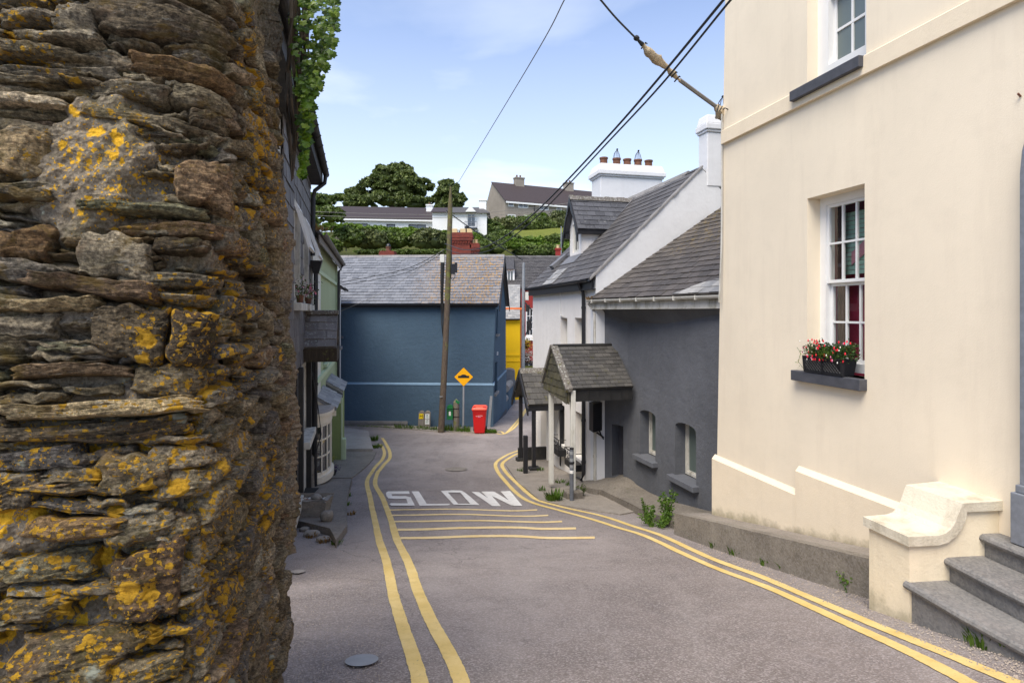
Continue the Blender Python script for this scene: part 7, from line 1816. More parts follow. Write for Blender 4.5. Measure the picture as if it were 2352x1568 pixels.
# house behind the blue roof with the red brick chimneys
rh = empty('rear_house', (-4, 36, -5.5), 'house hidden behind the blue roof showing only its brick chimneys', 'house')
mb = MB(); mb.box(-9.5, -.7, 33.2, 39.0, -6.5, 1.0); mb.build('wall', M['white_render'], rh)
mb = MB(); mb.prism([(-9.7, 33.0, .9), (-.6, 33.0, .9), (-.6, 36.1, 3.0), (-9.7, 36.1, 3.0)], (0, 0, .1)); mb.prism([(-9.7, 39.2, .9), (-.6, 39.2, .9), (-.6, 36.1, 3.0), (-9.7, 36.1, 3.0)], (0, 0, .1)); mb.prism([(-.75, 33.2, .9), (-.75, 39, .9), (-.75, 36.1, 3)], (.05, 0, 0)); mb.build('roof', M['slate_dark'], rh)
cl, cr_ = P(1035, 0, 36).x, P(1083, 0, 36).x
def brick_stack(x0, x1, y0, y1, z0, z1, parent):
    mb = MB(); mb.box(x0, x1, y0, y1, z0, z1 - .55)
    for k, (e, h) in enumerate(((.04, .08), (.08, .16), (.10, .22), (.06, .09))): zz = z1 - .55 + sum(q[1] for q in ((.04, .08), (.08, .16), (.10, .22), (.06, .09))[:k]); mb.box(x0 - e, x1 + e, y0 - e, y1 + e, zz, zz + h)
    for i in range(int((x1 - x0) / .16)): mb.box(x0 + i * .16, x0 + i * .16 + .08, y0 - .09, y0, z1 - .64, z1 - .55)
    return mb.build('chimney', M['brick'], parent)
ch = brick_stack(cl, cr_, 35.6, 36.5, 2.0, 4.83, rh)
for x, m_ in ((.25, 'buff_pot'), (.78, 'buff_pot'), (1.18, 'buff_pot')): mb = MB(); mb.box(cl + x - .17, cl + x + .17, 35.8, 36.2, 4.83, 5.1); mb.build('chimney_pot', M[m_], ch, bevel=.02)
pot(ch, Vector((cl + 1.02, 36, 4.83)), .13, .45, M['iron'])
ch = brick_stack(cr_ + .03, cr_ + .42, 35.7, 36.4, 2.0, 4.2, rh)
for x in (.1, .3): pot(ch, Vector((cr_ + x, 36, 4.2)), .09, .25, M['buff_pot'])
ch = brick_stack(P(877, 0, 36).x, P(905, 0, 36).x, 35.7, 36.4, 2.0, 3.72, rh); pot(ch, Vector((P(892, 0, 36).x, 36, 3.72)), .16, .28, M['terracotta']); mb = MB(); mb.lathe(Vector((P(892, 0, 36).x, 36, 4.0)), [(.15, 0), (.16, .06), (.10, .16), (.03, .22)], 10); mb.build('cowl', M['iron'], ch)

def crown(name, blobs, n, leaf, m, label, cat, group=None, trunk=None, core=.50, lump=.24):
    """blobs: (centre, radii). leaves sit on clumps spread through each blob; a dark inner mass of the same leaves fills it"""
    C = [Vector(b[0]) for b in blobs]; base = min(C, key=lambda v: v.z - 0)
    r_ = empty(name, trunk[0] if trunk else Vector((base.x, base.y, base.z - blobs[0][1][2])), label, cat, group)
    w = np.array([b[1][0] * b[1][2] for b in blobs]); w = w / w.sum(); Vs = []; Fs = []; off = 0
    for b, wi in zip(blobs, w):
        nb = max(60, int(n * wi * 1.8)); k = max(16, int(80 * math.sqrt(wi * 3))); rad = np.array(b[1])
        cl = NR.normal(0, 1, (k, 3)); cl /= np.linalg.norm(cl, axis=1)[:, None]; cl[:, 2] = np.where(cl[:, 2] < -.35, -cl[:, 2], cl[:, 2])
        cl = cl * rad * NR.uniform(.55, .92, (k, 1)); cr = rad.mean() * NR.uniform(lump * .6, lump * 1.25, k)
        i = NR.randint(0, k, nb); d = NR.normal(0, 1, (nb, 3)); d /= np.linalg.norm(d, axis=1)[:, None]; d[:, 2] = np.abs(d[:, 2]) * .9 - .15
        p = cl[i] + d * cr[i][:, None] * (NR.uniform(.35, 1.35, nb) ** .5)[:, None] * np.array([1, 1, .8]) + np.array(b[0])
        nrm = d + NR.normal(0, .9, (nb, 3)) + [0, 0, .4]; nrm /= np.linalg.norm(nrm, axis=1)[:, None]
        a = NR.normal(0, 1, (nb, 3)); a -= (a * nrm).sum(1)[:, None] * nrm; a /= np.linalg.norm(a, axis=1)[:, None]; c = np.cross(nrm, a)
        s = leaf * NR.uniform(.5, 1.35, nb)[:, None]
        V = np.stack([p - a * s, p - c * s * .62, p + a * s, p + c * s * .62], 1).reshape(-1, 3)
        Vs.append(V); Fs.append(np.arange(4 * nb).reshape(-1, 4) + off); off += 4 * nb
        # inner mass
        g = 12; th = np.linspace(.02, math.pi - .02, g); ph = np.linspace(0, 2 * math.pi, 2 * g, endpoint=False); T, Q = np.meshgrid(th, ph, indexing='ij')
        dd = np.stack([np.sin(T) * np.cos(Q), np.sin(T) * np.sin(Q), np.cos(T)], -1).reshape(-1, 3); kk = core * (.86 + .28 * fbm(dd * 2.2 + np.array(b[0]) * .37, 3, 2)[:, None])
        V = dd * kk * rad + np.array(b[0]); ii, jj = np.meshgrid(np.arange(g - 1), np.arange(2 * g), indexing='ij'); A_ = (ii * 2 * g + jj).ravel(); B_ = (ii * 2 * g + (jj + 1) % (2 * g)).ravel()
        Vs.append(V); Fs.append(np.stack([A_, B_, B_ + 2 * g, A_ + 2 * g], -1) + off); off += len(V)
    np_mesh('crown', np.concatenate(Vs), np.concatenate(Fs), m, r_, kind='stuff')
    if trunk:
        mb = MB(); p0, h, rr_ = trunk; p0 = Vector(p0); mb.tube([p0, p0 + Vector((.1, 0, h * .5)), p0 + Vector((0, 0, h))], [rr_, rr_ * .8, rr_ * .5], 8)
        for i in range(min(5, len(C))): mb.tube([p0 + Vector((0, 0, h * .6)), C[i]], [rr_ * .45, rr_ * .12], 6)
        mb.build('trunk', M['bark'], r_, smooth=True)
    return r_
def E(px, py, Y, rx, rz, ry=None):
    """ellipsoid centred on a picture point at distance Y with half sizes in picture pixels"""
    k = Y / F; return (P(px, py, Y), (rx * k, (ry or min(rx, rz) * 1.1) * k, rz * k))
crown('broadleaf_tree', [E(905, 400, 112, 52, 26), E(870, 430, 110, 45, 34), E(930, 430, 109, 48, 36), E(820, 452, 111, 32, 22), E(965, 440, 112, 35, 30), E(890, 462, 107, 60, 24), E(830, 470, 107, 40, 22), E(950, 470, 106, 45, 22)], 26000, .42, M['leaf_dark'], 'big dark spreading tree behind the bungalow', 'tree', 'trees on the hill', (P(900, 505, 112), 9, .7))
crown('broadleaf_tree', [E(1028, 440, 105, 28, 26), E(1045, 462, 104, 28, 20), E(1012, 462, 106, 22, 18), E(1030, 478, 104, 34, 18)], 9000, .38, M['leaf_dark'], 'smaller dark tree right behind the pole top', 'tree', 'trees on the hill', (P(1030, 500, 105), 7, .5))
crown('broadleaf_tree', [E(725, 480, 70, 34, 38), E(760, 500, 68, 30, 28), E(705, 520, 66, 30, 34)], 9000, .22, M['leaf_mid'], 'bushy green tree at the left end of the hedge beyond the slate hung house', 'tree', 'trees on the hill', (P(725, 560, 70), 4, .3))
crown('broadleaf_tree', [E(745, 462, 120, 28, 14), E(780, 458, 124, 26, 12), E(712, 462, 118, 24, 16)], 5000, .4, M['leaf_mid'], 'low far trees on the skyline left of the big dark tree', 'tree', 'trees on the hill', (P(750, 480, 120), 3, .3))
crown('bush', [E(735, 560, 40, 26, 26), E(722, 585, 38, 16, 22)], 3500, .11, M['leaf_bright'], 'bright green bush close above the green house gutter', 'bush', 'bushes on the slope', (P(735, 590, 40), 1, .1))
# hedge line below the bungalow: bright trimmed top, darker bushes beneath
crown('hedge', [E(x, 526 + (x - 780) * .065, 84, 34, 13) for x in range(760, 1040, 30)], 13000, .20, M['leaf_bright'], 'bright trimmed hedge along the foot of the bungalow', 'hedge')
for k, (x, y, rx_, rz_, Y, m_, lb) in enumerate(((800, 540, 34, 34, 70, 'leaf_mid', 'round dark bush at the left end below the bungalow hedge'), (850, 545, 40, 34, 71, 'leaf_bush', 'broad flowering bush below the left part of the bungalow hedge'),
        (905, 545, 36, 32, 72, 'leaf_mid', 'green bush below the middle of the bungalow hedge'), (945, 538, 26, 30, 72, 'leaf_bright', 'yellow green bush left of the grey green round one'), (985, 545, 40, 36, 69, 'leaf_bush', 'grey green round bush left of the pole'),
        (1035, 548, 30, 30, 70, 'leaf_mid', 'dark bush behind the pole and the brick chimney'), (1080, 540, 30, 20, 74, 'leaf_bright', 'bright bush above the brick chimney before the white hill house'), (760, 560, 24, 26, 66, 'leaf_mid', 'dark bush beside the wooden fence on the slope'))):
    crown('bush', [E(x, y + 9, Y, rx_, rz_ * .85), E(x - rx_ * .5, y + 10, Y - 1, rx_ * .6, rz_ * .6), E(x + rx_ * .5, y + 8, Y - 1, rx_ * .6, rz_ * .65)], 5200, .17, M[m_], lb, 'bush', 'bushes on the slope', None, .85)
crown('hedge', [E(x, 581, 60, 26, 8) for x in range(835, 1035, 22)], 7000, .12, M['leaf_mid'], 'low clipped hedge just above the blue roof', 'hedge')
# scrub below the terrace, trimmed hedges, field
for k, (x, y, rx_, rz_, Y, m_, lb) in enumerate(((1160, 528, 44, 16, 96, 'leaf_bush', 'rough scrub at the left end below the grey terrace'), (1215, 528, 50, 18, 98, 'leaf_mid', 'rough scrub below the left windows of the grey terrace'),
        (1275, 533, 50, 20, 99, 'leaf_bush', 'rough scrub below the middle of the grey terrace'), (1345, 536, 55, 20, 100, 'leaf_mid', 'rough scrub below the terrace behind the dormer'), (1245, 497, 12, 8, 112, 'leaf_bright', 'bright small bush before the terrace wall'), (1283, 493, 16, 8, 112, 'leaf_bright', 'bright low hedge before the terrace wall'),
        (1130, 565, 34, 26, 62, 'leaf_mid', 'dark scrub right of the brick chimney'), (1165, 560, 30, 16, 64, 'leaf_bright', 'bright bush right of the brick chimney'), (1215, 578, 36, 16, 66, 'leaf_mid', 'bush on the field edge above the terrace roof'), (1262, 576, 34, 16, 68, 'leaf_mid', 'bush beside the red chimney'),
        (1300, 568, 30, 12, 70, 'leaf_bright', 'bright hedge piece behind the dormer and red chimney'))):
    crown('scrub', [E(x, y, Y, rx_, rz_), E(x - rx_ * .5, y + 5, Y - 1.5, rx_ * .6, rz_ * .7), E(x + rx_ * .5, y + 5, Y - 1.5, rx_ * .6, rz_ * .65)], 5200, .19 if Y > 90 else .13, M[m_], lb, 'scrub', 'scrub on the slope', None, .85)
def patch(name, pts, m, label=None, lift=.5, n=14):
    """piece of hillside with another cover: corners given as (X,Y)"""
    (ax, ay), (bx2, by2), (cx2, cy2), (dx2, dy2) = pts; V = []
    for j in range(n + 1):
        for i in range(n + 1):
            u, v = i / n, j / n; x = (ax * (1 - u) + bx2 * u) * (1 - v) + (dx2 * (1 - u) + cx2 * u) * v; y = (ay * (1 - u) + by2 * u) * (1 - v) + (dy2 * (1 - u) + cy2 * u) * v
            V.append((x, y, float(zground(np.array([[x]]), np.array([[y]]))[0, 0]) + lift))
    Fq = [(j * (n + 1) + i, j * (n + 1) + i + 1, (j + 1) * (n + 1) + i + 1, (j + 1) * (n + 1) + i) for j in range(n) for i in range(n)]
    return tag(np_mesh(name, V, Fq, m, smooth=True), label, None, None, 'structure')
patch('field', [(-3, 79), (12, 79), (15, 89), (-3, 89)], M['field'], lift=.35)
for k, (x, y, r, h, m_, lb) in enumerate(((-1.5, 92, 3.2, 1.6, 'leaf_bush', 'rough scrub just above the left end of the mown field'), (3.5, 92.5, 3.6, 1.9, 'leaf_mid', 'rough scrub just above the middle of the mown field'), (8.5, 93, 3.8, 2.0, 'leaf_bush', 'rough scrub above the right part of the mown field'),
        (14, 93, 4, 2.4, 'leaf_mid', 'rough scrub above the field behind the dormer'), (1, 97, 4.2, 1.2, 'leaf_mid', 'second rank of scrub below the left of the terrace'), (8, 97, 4.5, 1.2, 'leaf_bush', 'second rank of scrub below the middle of the terrace'), (15, 97, 4.5, 1.4, 'leaf_mid', 'second rank of scrub below the terrace near the chimney'),
        (-1.2, 78, 2.4, 1.4, 'leaf_mid', 'hedge clump below the left end of the field'), (2.6, 76.5, 2.4, 1.3, 'leaf_bright', 'bright hedge clump below the field'), (6.6, 77, 2.5, 1.3, 'leaf_mid', 'hedge clump below the right part of the field'), (11, 77, 2.8, 1.6, 'leaf_bright', 'bright hedge clump below the field by the dormer'), (-3.6, 84, 2.2, 2.0, 'leaf_mid', 'hedge clump left of the field beside the white hill house'))):
    g0_ = float(zground(np.array([[x]]), np.array([[y * 1.0]]))[0, 0])
    crown('scrub', [(Vector((x, y, g0_ + h * .35)), (r, r * .8, h)), (Vector((x + r * .6, y - .6, g0_ + h * .2)), (r * .6, r * .6, h * .7)), (Vector((x - r * .6, y - .4, g0_ + h * .25)), (r * .6, r * .6, h * .65))], 4200, .17, M[m_], lb, 'scrub', 'scrub on the slope', None, .85)
patch('dry_slope', [(-21, 58), (-13, 58), (-15, 69), (-23, 69)], M['dry_grass'], lift=.6)
# wooden fence panels on the slope
fe = empty('wooden_fence', P(775, 565, 68), 'short grey wooden fence on the slope left of the bushes', 'fence')
for i in range(14):
    p = P(758 + i * 2.8, 565, 66 + i * .3); mb = MB(); mb.box(p.x - .05, p.x + .06, p.y, p.y + .04, p.z - .2, p.z + .95 - .02 * (i % 3)); mb.build('board', M['grey_wood'], fe)
for i in (0, 5, 10, 13): p = P(758 + i * 2.8, 565, 66 + i * .3); mb = MB(); mb.box(p.x - .06, p.x + .06, p.y + .05, p.y + .15, p.z - .6, p.z + 1.1); mb.build('post', M['grey_wood'], fe)
# aerial mast behind the terrace roof
mb = MB(); m0 = P(1289, 600, 60); mb.tube([P(1289, 600, 62), P(1289, 520, 62)], .06, 6); thing(mb, 'mast', M['galv'], 'slim metal mast rising behind the dormer chimney', 'mast')

# ------------------------------------------------------------------ rubble stone wall in the foreground
def m_stone(name='rubble_stone', k=(1, 1, 1)):
    n = NT(name); info = n.n('ShaderNodeObjectInfo').outputs['Random']
    base = n.ramp(n.math('FRACT', n.math('ADD', info, n.n('ShaderNodeNewGeometry').outputs['Random Per Island'])), [(0.0, (0.110, 0.083, 0.050)), (0.22, (0.150, 0.120, 0.070)), (0.42, (0.210, 0.172, 0.110)), (0.60, (0.095, 0.084, 0.072)), (0.72, (0.235, 0.195, 0.130)), (0.84, (0.180, 0.115, 0.065)), (0.93, (0.145, 0.138, 0.080)), (1.0, (0.31, 0.27, 0.20))])
    base = n.mix(1.0, base, tuple(x * 1.35 for x in k), 'MULTIPLY')
    lam = n.noise(1.0, 8, 0.75, vec=n.P((20, 20, 95)), dist=.9); fine = n.noise(52, 8, 0.82)
    col = n.mix(1.0, base, n.ramp(lam, [(0.34, 0.45), (0.5, 0.95), (0.65, 1.8)]), 'MULTIPLY')
    col = n.mix(1.0, col, n.ramp(fine, [(0.38, 0.32), (0.5, 1.0), (0.62, 2.1)]), 'MULTIPLY')
    rust = n.ramp(n.noise(6.5, 5, 0.65), [(0.56, 0), (0.66, 1)]); col = n.mix(n.math('MULTIPLY', rust, .45), col, (0.17, 0.085, 0.035))
    pale = n.ramp(n.noise(10, 6, 0.75, vec=n.P((1, 1, 3.0))), [(0.60, 0), (0.69, 1)]); col = n.mix(n.math('MULTIPLY', pale, .75), col, (0.44, 0.42, 0.35))
    moss = n.ramp(n.noise(4.0, 7, 0.72), [(0.55, 0), (0.68, 1)]); col = n.mix(n.math('MULTIPLY', moss, .62), col, (0.105, 0.085, 0.012))
    oc2 = n.ramp(n.noise(7.5, 6, 0.75, dist=.5), [(0.56, 0), (0.63, 1)]); col = n.mix(n.math('MULTIPLY', oc2, .5), col, (0.24, 0.15, 0.02))
    col, hl = lichen(n, col)
    h = n.math('ADD', n.math('MULTIPLY', lam, 1.3), n.math('ADD', n.math('MULTIPLY', fine, 1.2), n.math('MULTIPLY', hl, .5)))
    return n.done(col, 0.82, n.bump(h, 1.0, 0.018), 0.3)
def lichen(n, col):
    zone = n.ramp(n.noise(1.7, 3, 0.5, dist=.3), [(0.47, 0.0), (0.60, .95)])
    z2 = n.n('ShaderNodeVectorMath', {0: n.n('ShaderNodeVectorMath', {0: n.P(), 1: (-1.33, 1.75, .52)}, operation='SUBTRACT').outputs[0], 1: (3.2, 1.6, 2.4)}, operation='MULTIPLY').outputs[0]
    z2 = n.ramp(n.n('ShaderNodeVectorMath', {0: z2}, operation='LENGTH').outputs['Value'], [(.45, 1), (.95, 0)])
    z4 = n.n('ShaderNodeVectorMath', {0: n.n('ShaderNodeVectorMath', {0: n.P(), 1: (-1.12, 2.62, .95)}, operation='SUBTRACT').outputs[0], 1: (3.0, 3.2, 1.25)}, operation='MULTIPLY').outputs[0]
    z2 = n.math('MAXIMUM', z2, n.ramp(n.n('ShaderNodeVectorMath', {0: z4}, operation='LENGTH').outputs['Value'], [(.5, 1.25), (1.0, 0)]))
    # a low band rich in lichen
    sz = n.n('ShaderNodeSeparateXYZ', {0: n.P()}).outputs[2]
    sx_ = n.n('ShaderNodeSeparateXYZ', {0: n.P()}).outputs[1]; frontk = n.ramp(n.n('ShaderNodeMapRange', {0: sx_, 1: 1.7, 2: 2.6}).outputs[0], [(0, 1), (.5, .75), (1, .25)])
    z3 = n.math('MULTIPLY', n.ramp(n.n('ShaderNodeMapRange', {0: sz, 1: -1.25, 2: -.1}).outputs[0], [(0, 1.0), (.72, 1.0), (1, 0)]), frontk)
    zone = n.math('MAXIMUM', n.math('MAXIMUM', zone, z2), z3)
    warp = n.n('ShaderNodeVectorMath', {0: n.P(), 1: n.n('ShaderNodeVectorMath', {0: n.n('ShaderNodeTexNoise', {'Vector': n.P(), 'Scale': 30, 'Detail': 5, 'Roughness': .7}).outputs['Color'], 1: (.05, .05, .05)}, operation='MULTIPLY').outputs[0]}, operation='ADD').outputs[0]
    rag = n.noise(60, 6, .8)
    def spots(scale, lo, hi):
        v = n.vor(scale, vec=warp); pick = n.n('ShaderNodeSeparateXYZ', {0: n.vor(scale, vec=warp, out='Color')}).outputs[0]
        size = n.math('MULTIPLY', n.ramp(pick, [(lo, 0), (hi, 1)]), .50)
        size = n.math('MULTIPLY', size, zone)
        d = n.math('SUBTRACT', n.math('ADD', size, n.math('MULTIPLY', n.math('SUBTRACT', rag, .5), .55)), v)
        return n.ramp(d, [(0.0, 0), (0.035, 1)])
    s = n.math('MAXIMUM', n.math('MAXIMUM', spots(14, .35, .85), spots(38, .30, .85)), spots(85, .45, .95))
    oc = n.mix(n.ramp(n.noise(48, 7, .85), [(.36, 0), (.60, 1)]), (0.38, 0.20, 0.012), (0.82, 0.46, 0.03))
    col = n.mix(s, col, oc)
    wv = n.noise(3.1, 3); ws_ = n.math('MULTIPLY', n.ramp(n.vor(8, vec=warp), [(.16, 1), (.22, 0)]), n.ramp(wv, [(.58, 0), (.62, 1)]))
    col = n.mix(n.math('MULTIPLY', ws_, .85), col, (0.52, 0.54, 0.42)); return col, n.math('MAXIMUM', s, ws_)
def m_mortar():
    n = NT('crumbling_mortar')
    col = n.mix(n.ramp(n.noise(5, 7, .7), [(.3, 0), (.7, 1)]), (0.14, 0.108, 0.072), (0.33, 0.265, 0.185))
    v = n.ramp(n.noise(75, 6, .8), [(.35, 0), (.68, 1)]); col = n.mix(.6, col, n.mix(v, (0.045, 0.035, 0.026), (0.42, 0.36, 0.27)))
    col = n.mix(n.math('MULTIPLY', n.ramp(n.noise(4.0, 7, 0.72), [(0.52, 0), (0.66, 1)]), .5), col, (0.075, 0.070, 0.012))
    col, hl = lichen(n, col)
    h = n.math('ADD', n.vor(60), n.math('MULTIPLY', n.noise(28, 7, .75), 1.4))
    return n.done(col, 0.9, n.bump(h, 0.9, 0.012), 0.2)
M['rubble'] = m_stone(); M['rubble_dark'] = m_stone('dark_rubble', (.55, .52, .50)); M['rubble_pale'] = m_stone('pale_rubble', (2.4, 2.3, 2.1)); M['rubble_red'] = m_stone('rusty_rubble', (1.1, .86, .66)); M['rubble_blue'] = m_stone('slaty_rubble', (.8, .85, 1.0)); M['mortar'] = m_mortar()
SN = np.array([.973, .230, 0.0]); SD = np.array([-.230, .973, 0.0])     # along the front face, along the side face
SL = 1.50
def sp_(x, r): return .5 * (x + np.sqrt(x * x + r * r))
def surf(s, z):
    """point on the wall face; s<0 front, 0..SL side, beyond SL the far end"""
    s = np.asarray(s, float); z = np.asarray(z, float)
    Yc = np.interp(z, [-2.4, -1.2, 0, 1.2, 2.0], [1.55, 1.66, 1.93, 2.14, 2.24]); Xc = -.500 - .236 * Yc
    r = np.interp(z, [-2.4, -1.0, 0, 1.2], [.05, .07, .15, .26])
    fa, fb, fc = sp_(-s, r), sp_(s, r), sp_(s - (SL + 1.9 - Yc), r * .6)
    Pt = np.stack([Xc, Yc, z], -1) - fa[..., None] * SN + (fb - fc)[..., None] * SD - fc[..., None] * SN
    Pt = Pt + np.stack([.020 * np.sin(z * 2.3 + s * 2), 0 * z, 0 * z], -1)
    return Pt
def snorm(s, z):
    e = 1e-3; a = surf(s + e, z) - surf(s - e, z); b = surf(s, z + e) - surf(s, z - e); n = np.cross(a, b); n /= np.linalg.norm(n, axis=-1)[..., None]
    flip = (n @ np.array([.7, -.7, 0])) < 0
    return np.where(flip[..., None], -n, n)
base_ = Vector((-1.3, 2.3, -2.1))
stw = empty('stone_wall', base_, 'old rubble stone wall covered in orange lichen at the near left', 'stone wall')
# mortar core
ss = np.concatenate([np.arange(-1.7, -.9, .04), np.arange(-.9, 1.75, .0085), np.arange(1.75, 3.0, .05)]); zz = np.concatenate([np.arange(-2.6, -1.5, .03), np.arange(-1.5, 1.35, .0085), np.arange(1.35, 2.01, .03)])
S_, Z_ = np.meshgrid(ss, zz); sf_, zf_ = S_.ravel(), Z_.ravel(); B = surf(sf_, zf_); N_ = snorm(sf_, zf_)
d_ = .040 * fbm(B * 4.5, 4, 31) + .022 * fbm(B * 18, 4, 32) + .016 * fbm(B * 55, 3, 33)
pn_ = .55 * fbm(B * 9 + 3, 4, 61)
patch_ = np.clip((1 - np.sqrt(((sf_ + .42) / .21) ** 2 + ((zf_ - .50) / .28) ** 2) + pn_) * 3, 0, 1) * .050 + np.clip((1 - np.sqrt(((sf_ + .50) / .42) ** 2 + ((zf_ - .0) / .06) ** 2) + pn_) * 3, 0, 1) * .045 + np.clip((1 - np.sqrt(((sf_ + .62) / .30) ** 2 + ((zf_ + .60) / .13) ** 2) + pn_) * 3, 0, 1) * .045 + np.clip(fbm(B * 2.6 + 11, 3, 62) * 3 - .8, 0, 1) * .030
fill = np.clip(fbm(B * 3.1 + 5, 3, 37) * 1.6 + .15, -1, 1)
V = B + N_ * (d_ + patch_ * 1.5 - .074 + .018 * fill)[:, None]
nx, ny = len(ss), len(zz); i = np.arange(nx - 1); j = np.arange(ny - 1); a = (j[:, None] * nx + i[None, :]).ravel()
mort = np_mesh('mortar', V, np.stack([a, a + 1, a + nx + 1, a + nx], -1), M['mortar'], stw, smooth=True)
mb = MB()
cap_ = [tuple(surf(np.array([s]), np.array([1.98]))[0]) for s in np.linspace(-1.7, 3.0, 40)]
mb.poly(cap_ + [(cap_[-1][0] - .6, cap_[-1][1] - .6, 1.98)]); mb.build('wall_top', M['mortar'], stw)
def stone(s0, z0, ls, lz, prot, tilt, seed, nu=84, nv=30, mat='rubble'):
    def axis_(n): t = np.linspace(-1, 1, n); return np.sign(t) * (1 - (1 - np.abs(t)) ** 1.6)
    ta, tb_ = axis_(nu), axis_(nv); A_, B_ = np.meshgrid(ta, tb_); a, b = A_.ravel(), B_.ravel()
    q = np.stack([a * 1.3, b * 1.3, 0 * a + seed * 3.7], -1)
    ex = 1 + .26 * fbm(q * 1.1, 3, 41); ez = 1 + .42 * fbm(q * 1.3 + 9, 3, 42)
    taper = 1 + (NRS.uniform(-.35, .35)) * a
    u = s0 + a * ls * ex; z = z0 + b * lz * ez * taper + tilt * a * ls + .010 * fbm(np.stack([a * 3, 0 * a, 0 * a + seed], -1), 2, 5)
    edge = np.clip(1 - np.abs(a) ** NRS.choice([12, 20, 34]), 0, 1) ** .55 * np.clip(1 - np.abs(b) ** NRS.choice([8, 16, 26]), 0, 1) ** .55
    corner = fbm(q * 1.6 + 31, 3, 43); edge = edge * np.clip(1.3 - .65 * np.clip(np.abs(a) ** 2 * np.abs(b) ** 2 + .9 * corner * (np.abs(a) ** 3 + np.abs(b) ** 3), 0, 1), 0, 1)
    Bp = surf(u, z); Nn = snorm(u, z)
    rel = fbm(np.stack([Bp[:, 0] * 9, Bp[:, 1] * 9, Bp[:, 2] * 13], -1) + seed, 4, 50)
    bb = b * lz + .10 * a * ls * NRS.uniform(-1, 1); ph = .55 * fbm(np.stack([a * ls * 7, b * lz * 7, 0 * a + seed], -1), 3, 51)
    nl = NRS.uniform(38, 85); saw = (bb * nl + ph) % 1.0; lay = np.floor(bb * nl + ph); lr = vnoise(np.stack([lay * 7.3 + seed, a * ls * 9, 0 * a], -1), 53) - .5
    lam = .010 * (saw - .5) + .022 * lr
    pl = np.full(a.shape, .045)
    for _ in range(6):
        g = NRS.normal(0, 1, 2); pl = np.minimum(pl, NRS.uniform(-.004, .040) + g[0] * .032 * a + g[1] * .022 * b)
    fine = fbm(Bp * 80, 4, 52)
    h = -.062 + (prot + .062) * edge + edge * (.6 * pl + .010 * rel + lam * NRS.uniform(.5, 1.1) + .006 * fine)
    V = Bp + Nn * h[:, None]; V[:, 2] += -.004 * edge
    nu_, nv_ = nu, nv; ii = np.arange(nu_ - 1); jj = np.arange(nv_ - 1); k = (jj[:, None] * nu_ + ii[None, :]).ravel()
    Q = np.stack([k, k + 1, k + nu_ + 1, k + nu_], -1)
    if mat is None: return V, Q
    return np_mesh('stone', V, Q, M[mat], stw, smooth=False)
NRS = np.random.RandomState(5); cnt = 0
def busy(s, z): return ((s + .42) / .16) ** 2 + ((z - .50) / .26) ** 2 < 1 or ((s + .52) / .34) ** 2 + ((z + .62) / .07) ** 2 < 1
# the big stones one can pick out in the front face, placed where they sit
def s_of(px, z):
    g = np.linspace(-1.3, .9, 500); q = surf(g, np.full(500, z)); x = CX + F * q[:, 0] / q[:, 1]; return float(g[int(np.argmin(np.abs(x - px)))])
def sz_of(px, py):
    z = -(py - HY) / F * 1.85
    for _ in range(5): s_ = s_of(px, z); z = -(py - HY) / F * float(surf(np.array([s_]), np.array([z]))[0, 1])
    return s_, z
HERO = [(390, 55, 370, 84, .050, -.03, 'rubble_dark'), (440, 172, 290, 50, .045, -.06, 'rubble_red'), (470, 232, 200, 52, .035, -.12, 'rubble'), (45, 350, 120, 110, .035, .05, 'rubble_pale'), (62, 450, 118, 30, .045, .02, 'rubble_blue'),
        (490, 285, 150, 46, .03, -.08, 'rubble_dark'), (480, 425, 180, 120, .045, -.03, 'rubble_red'), (340, 478, 300, 30, .04, -.03, 'rubble'), (45, 560, 140, 80, .035, .1, 'rubble_red'), (215, 655, 275, 40, .055, -.16, 'rubble_red'), (400, 640, 260, 36, .03, -.05, 'rubble_blue'),
        (455, 775, 150, 120, .045, -.05, 'rubble_dark'), (300, 760, 150, 120, .03, -.1, 'rubble'), (60, 745, 130, 60, .03, .0, 'rubble'), (110, 700, 210, 30, .04, .03, 'rubble_pale'), (250, 938, 440, 36, .085, .0, 'rubble_pale'), (230, 985, 420, 40, .05, .0, 'rubble_dark'),
        (90, 1050, 190, 50, .03, .02, 'rubble'), (315, 1085, 170, 80, .055, .02, 'rubble'), (35, 1130, 110, 70, .045, .15, 'rubble_dark'), (180, 1205, 200, 46, .065, -.04, 'rubble_red'), (330, 1200, 150, 70, .03, .0, 'rubble'), (340, 1330, 165, 150, .055, .04, 'rubble_dark'),
        (110, 1300, 200, 60, .03, .02, 'rubble'), (175, 1490, 230, 84, .055, -.02, 'rubble'), (340, 1455, 120, 40, .03, .03, 'rubble_dark'), (80, 1400, 160, 50, .03, .03, 'rubble'), (330, 1540, 190, 60, .04, .0, 'rubble'), (130, 90, 180, 30, .04, .02, 'rubble'), (70, 40, 140, 36, .035, .03, 'rubble_dark'),
        (60, 235, 160, 26, .04, .04, 'rubble_pale'), (90, 120, 170, 26, .04, -.03, 'rubble'), (540, 560, 120, 40, .03, -.1, 'rubble'), (420, 560, 150, 34, .03, -.05, 'rubble_dark'), (250, 560, 180, 26, .03, .02, 'rubble_pale'), (170, 850, 260, 30, .02, .0, 'rubble')]
HZ = []
for k, (x, y, w, h, pr, ti, mt_) in enumerate(HERO):
    s_, z_ = sz_of(x, y); Yh = float(surf(np.array([s_]), np.array([z_]))[0, 1]); a_, b_ = w * Yh / F / 2, h * Yh / F / 2
    HZ.append((s_, z_, a_, b_)); stone(s_, z_, a_, b_, pr, ti, 500 + k, 100, 40, mt_)
def hero(s, z, ls, lz):
    return any(abs(s - q[0]) < q[2] * .9 + ls * .35 and abs(z - q[1]) < q[3] + lz * .30 for q in HZ)
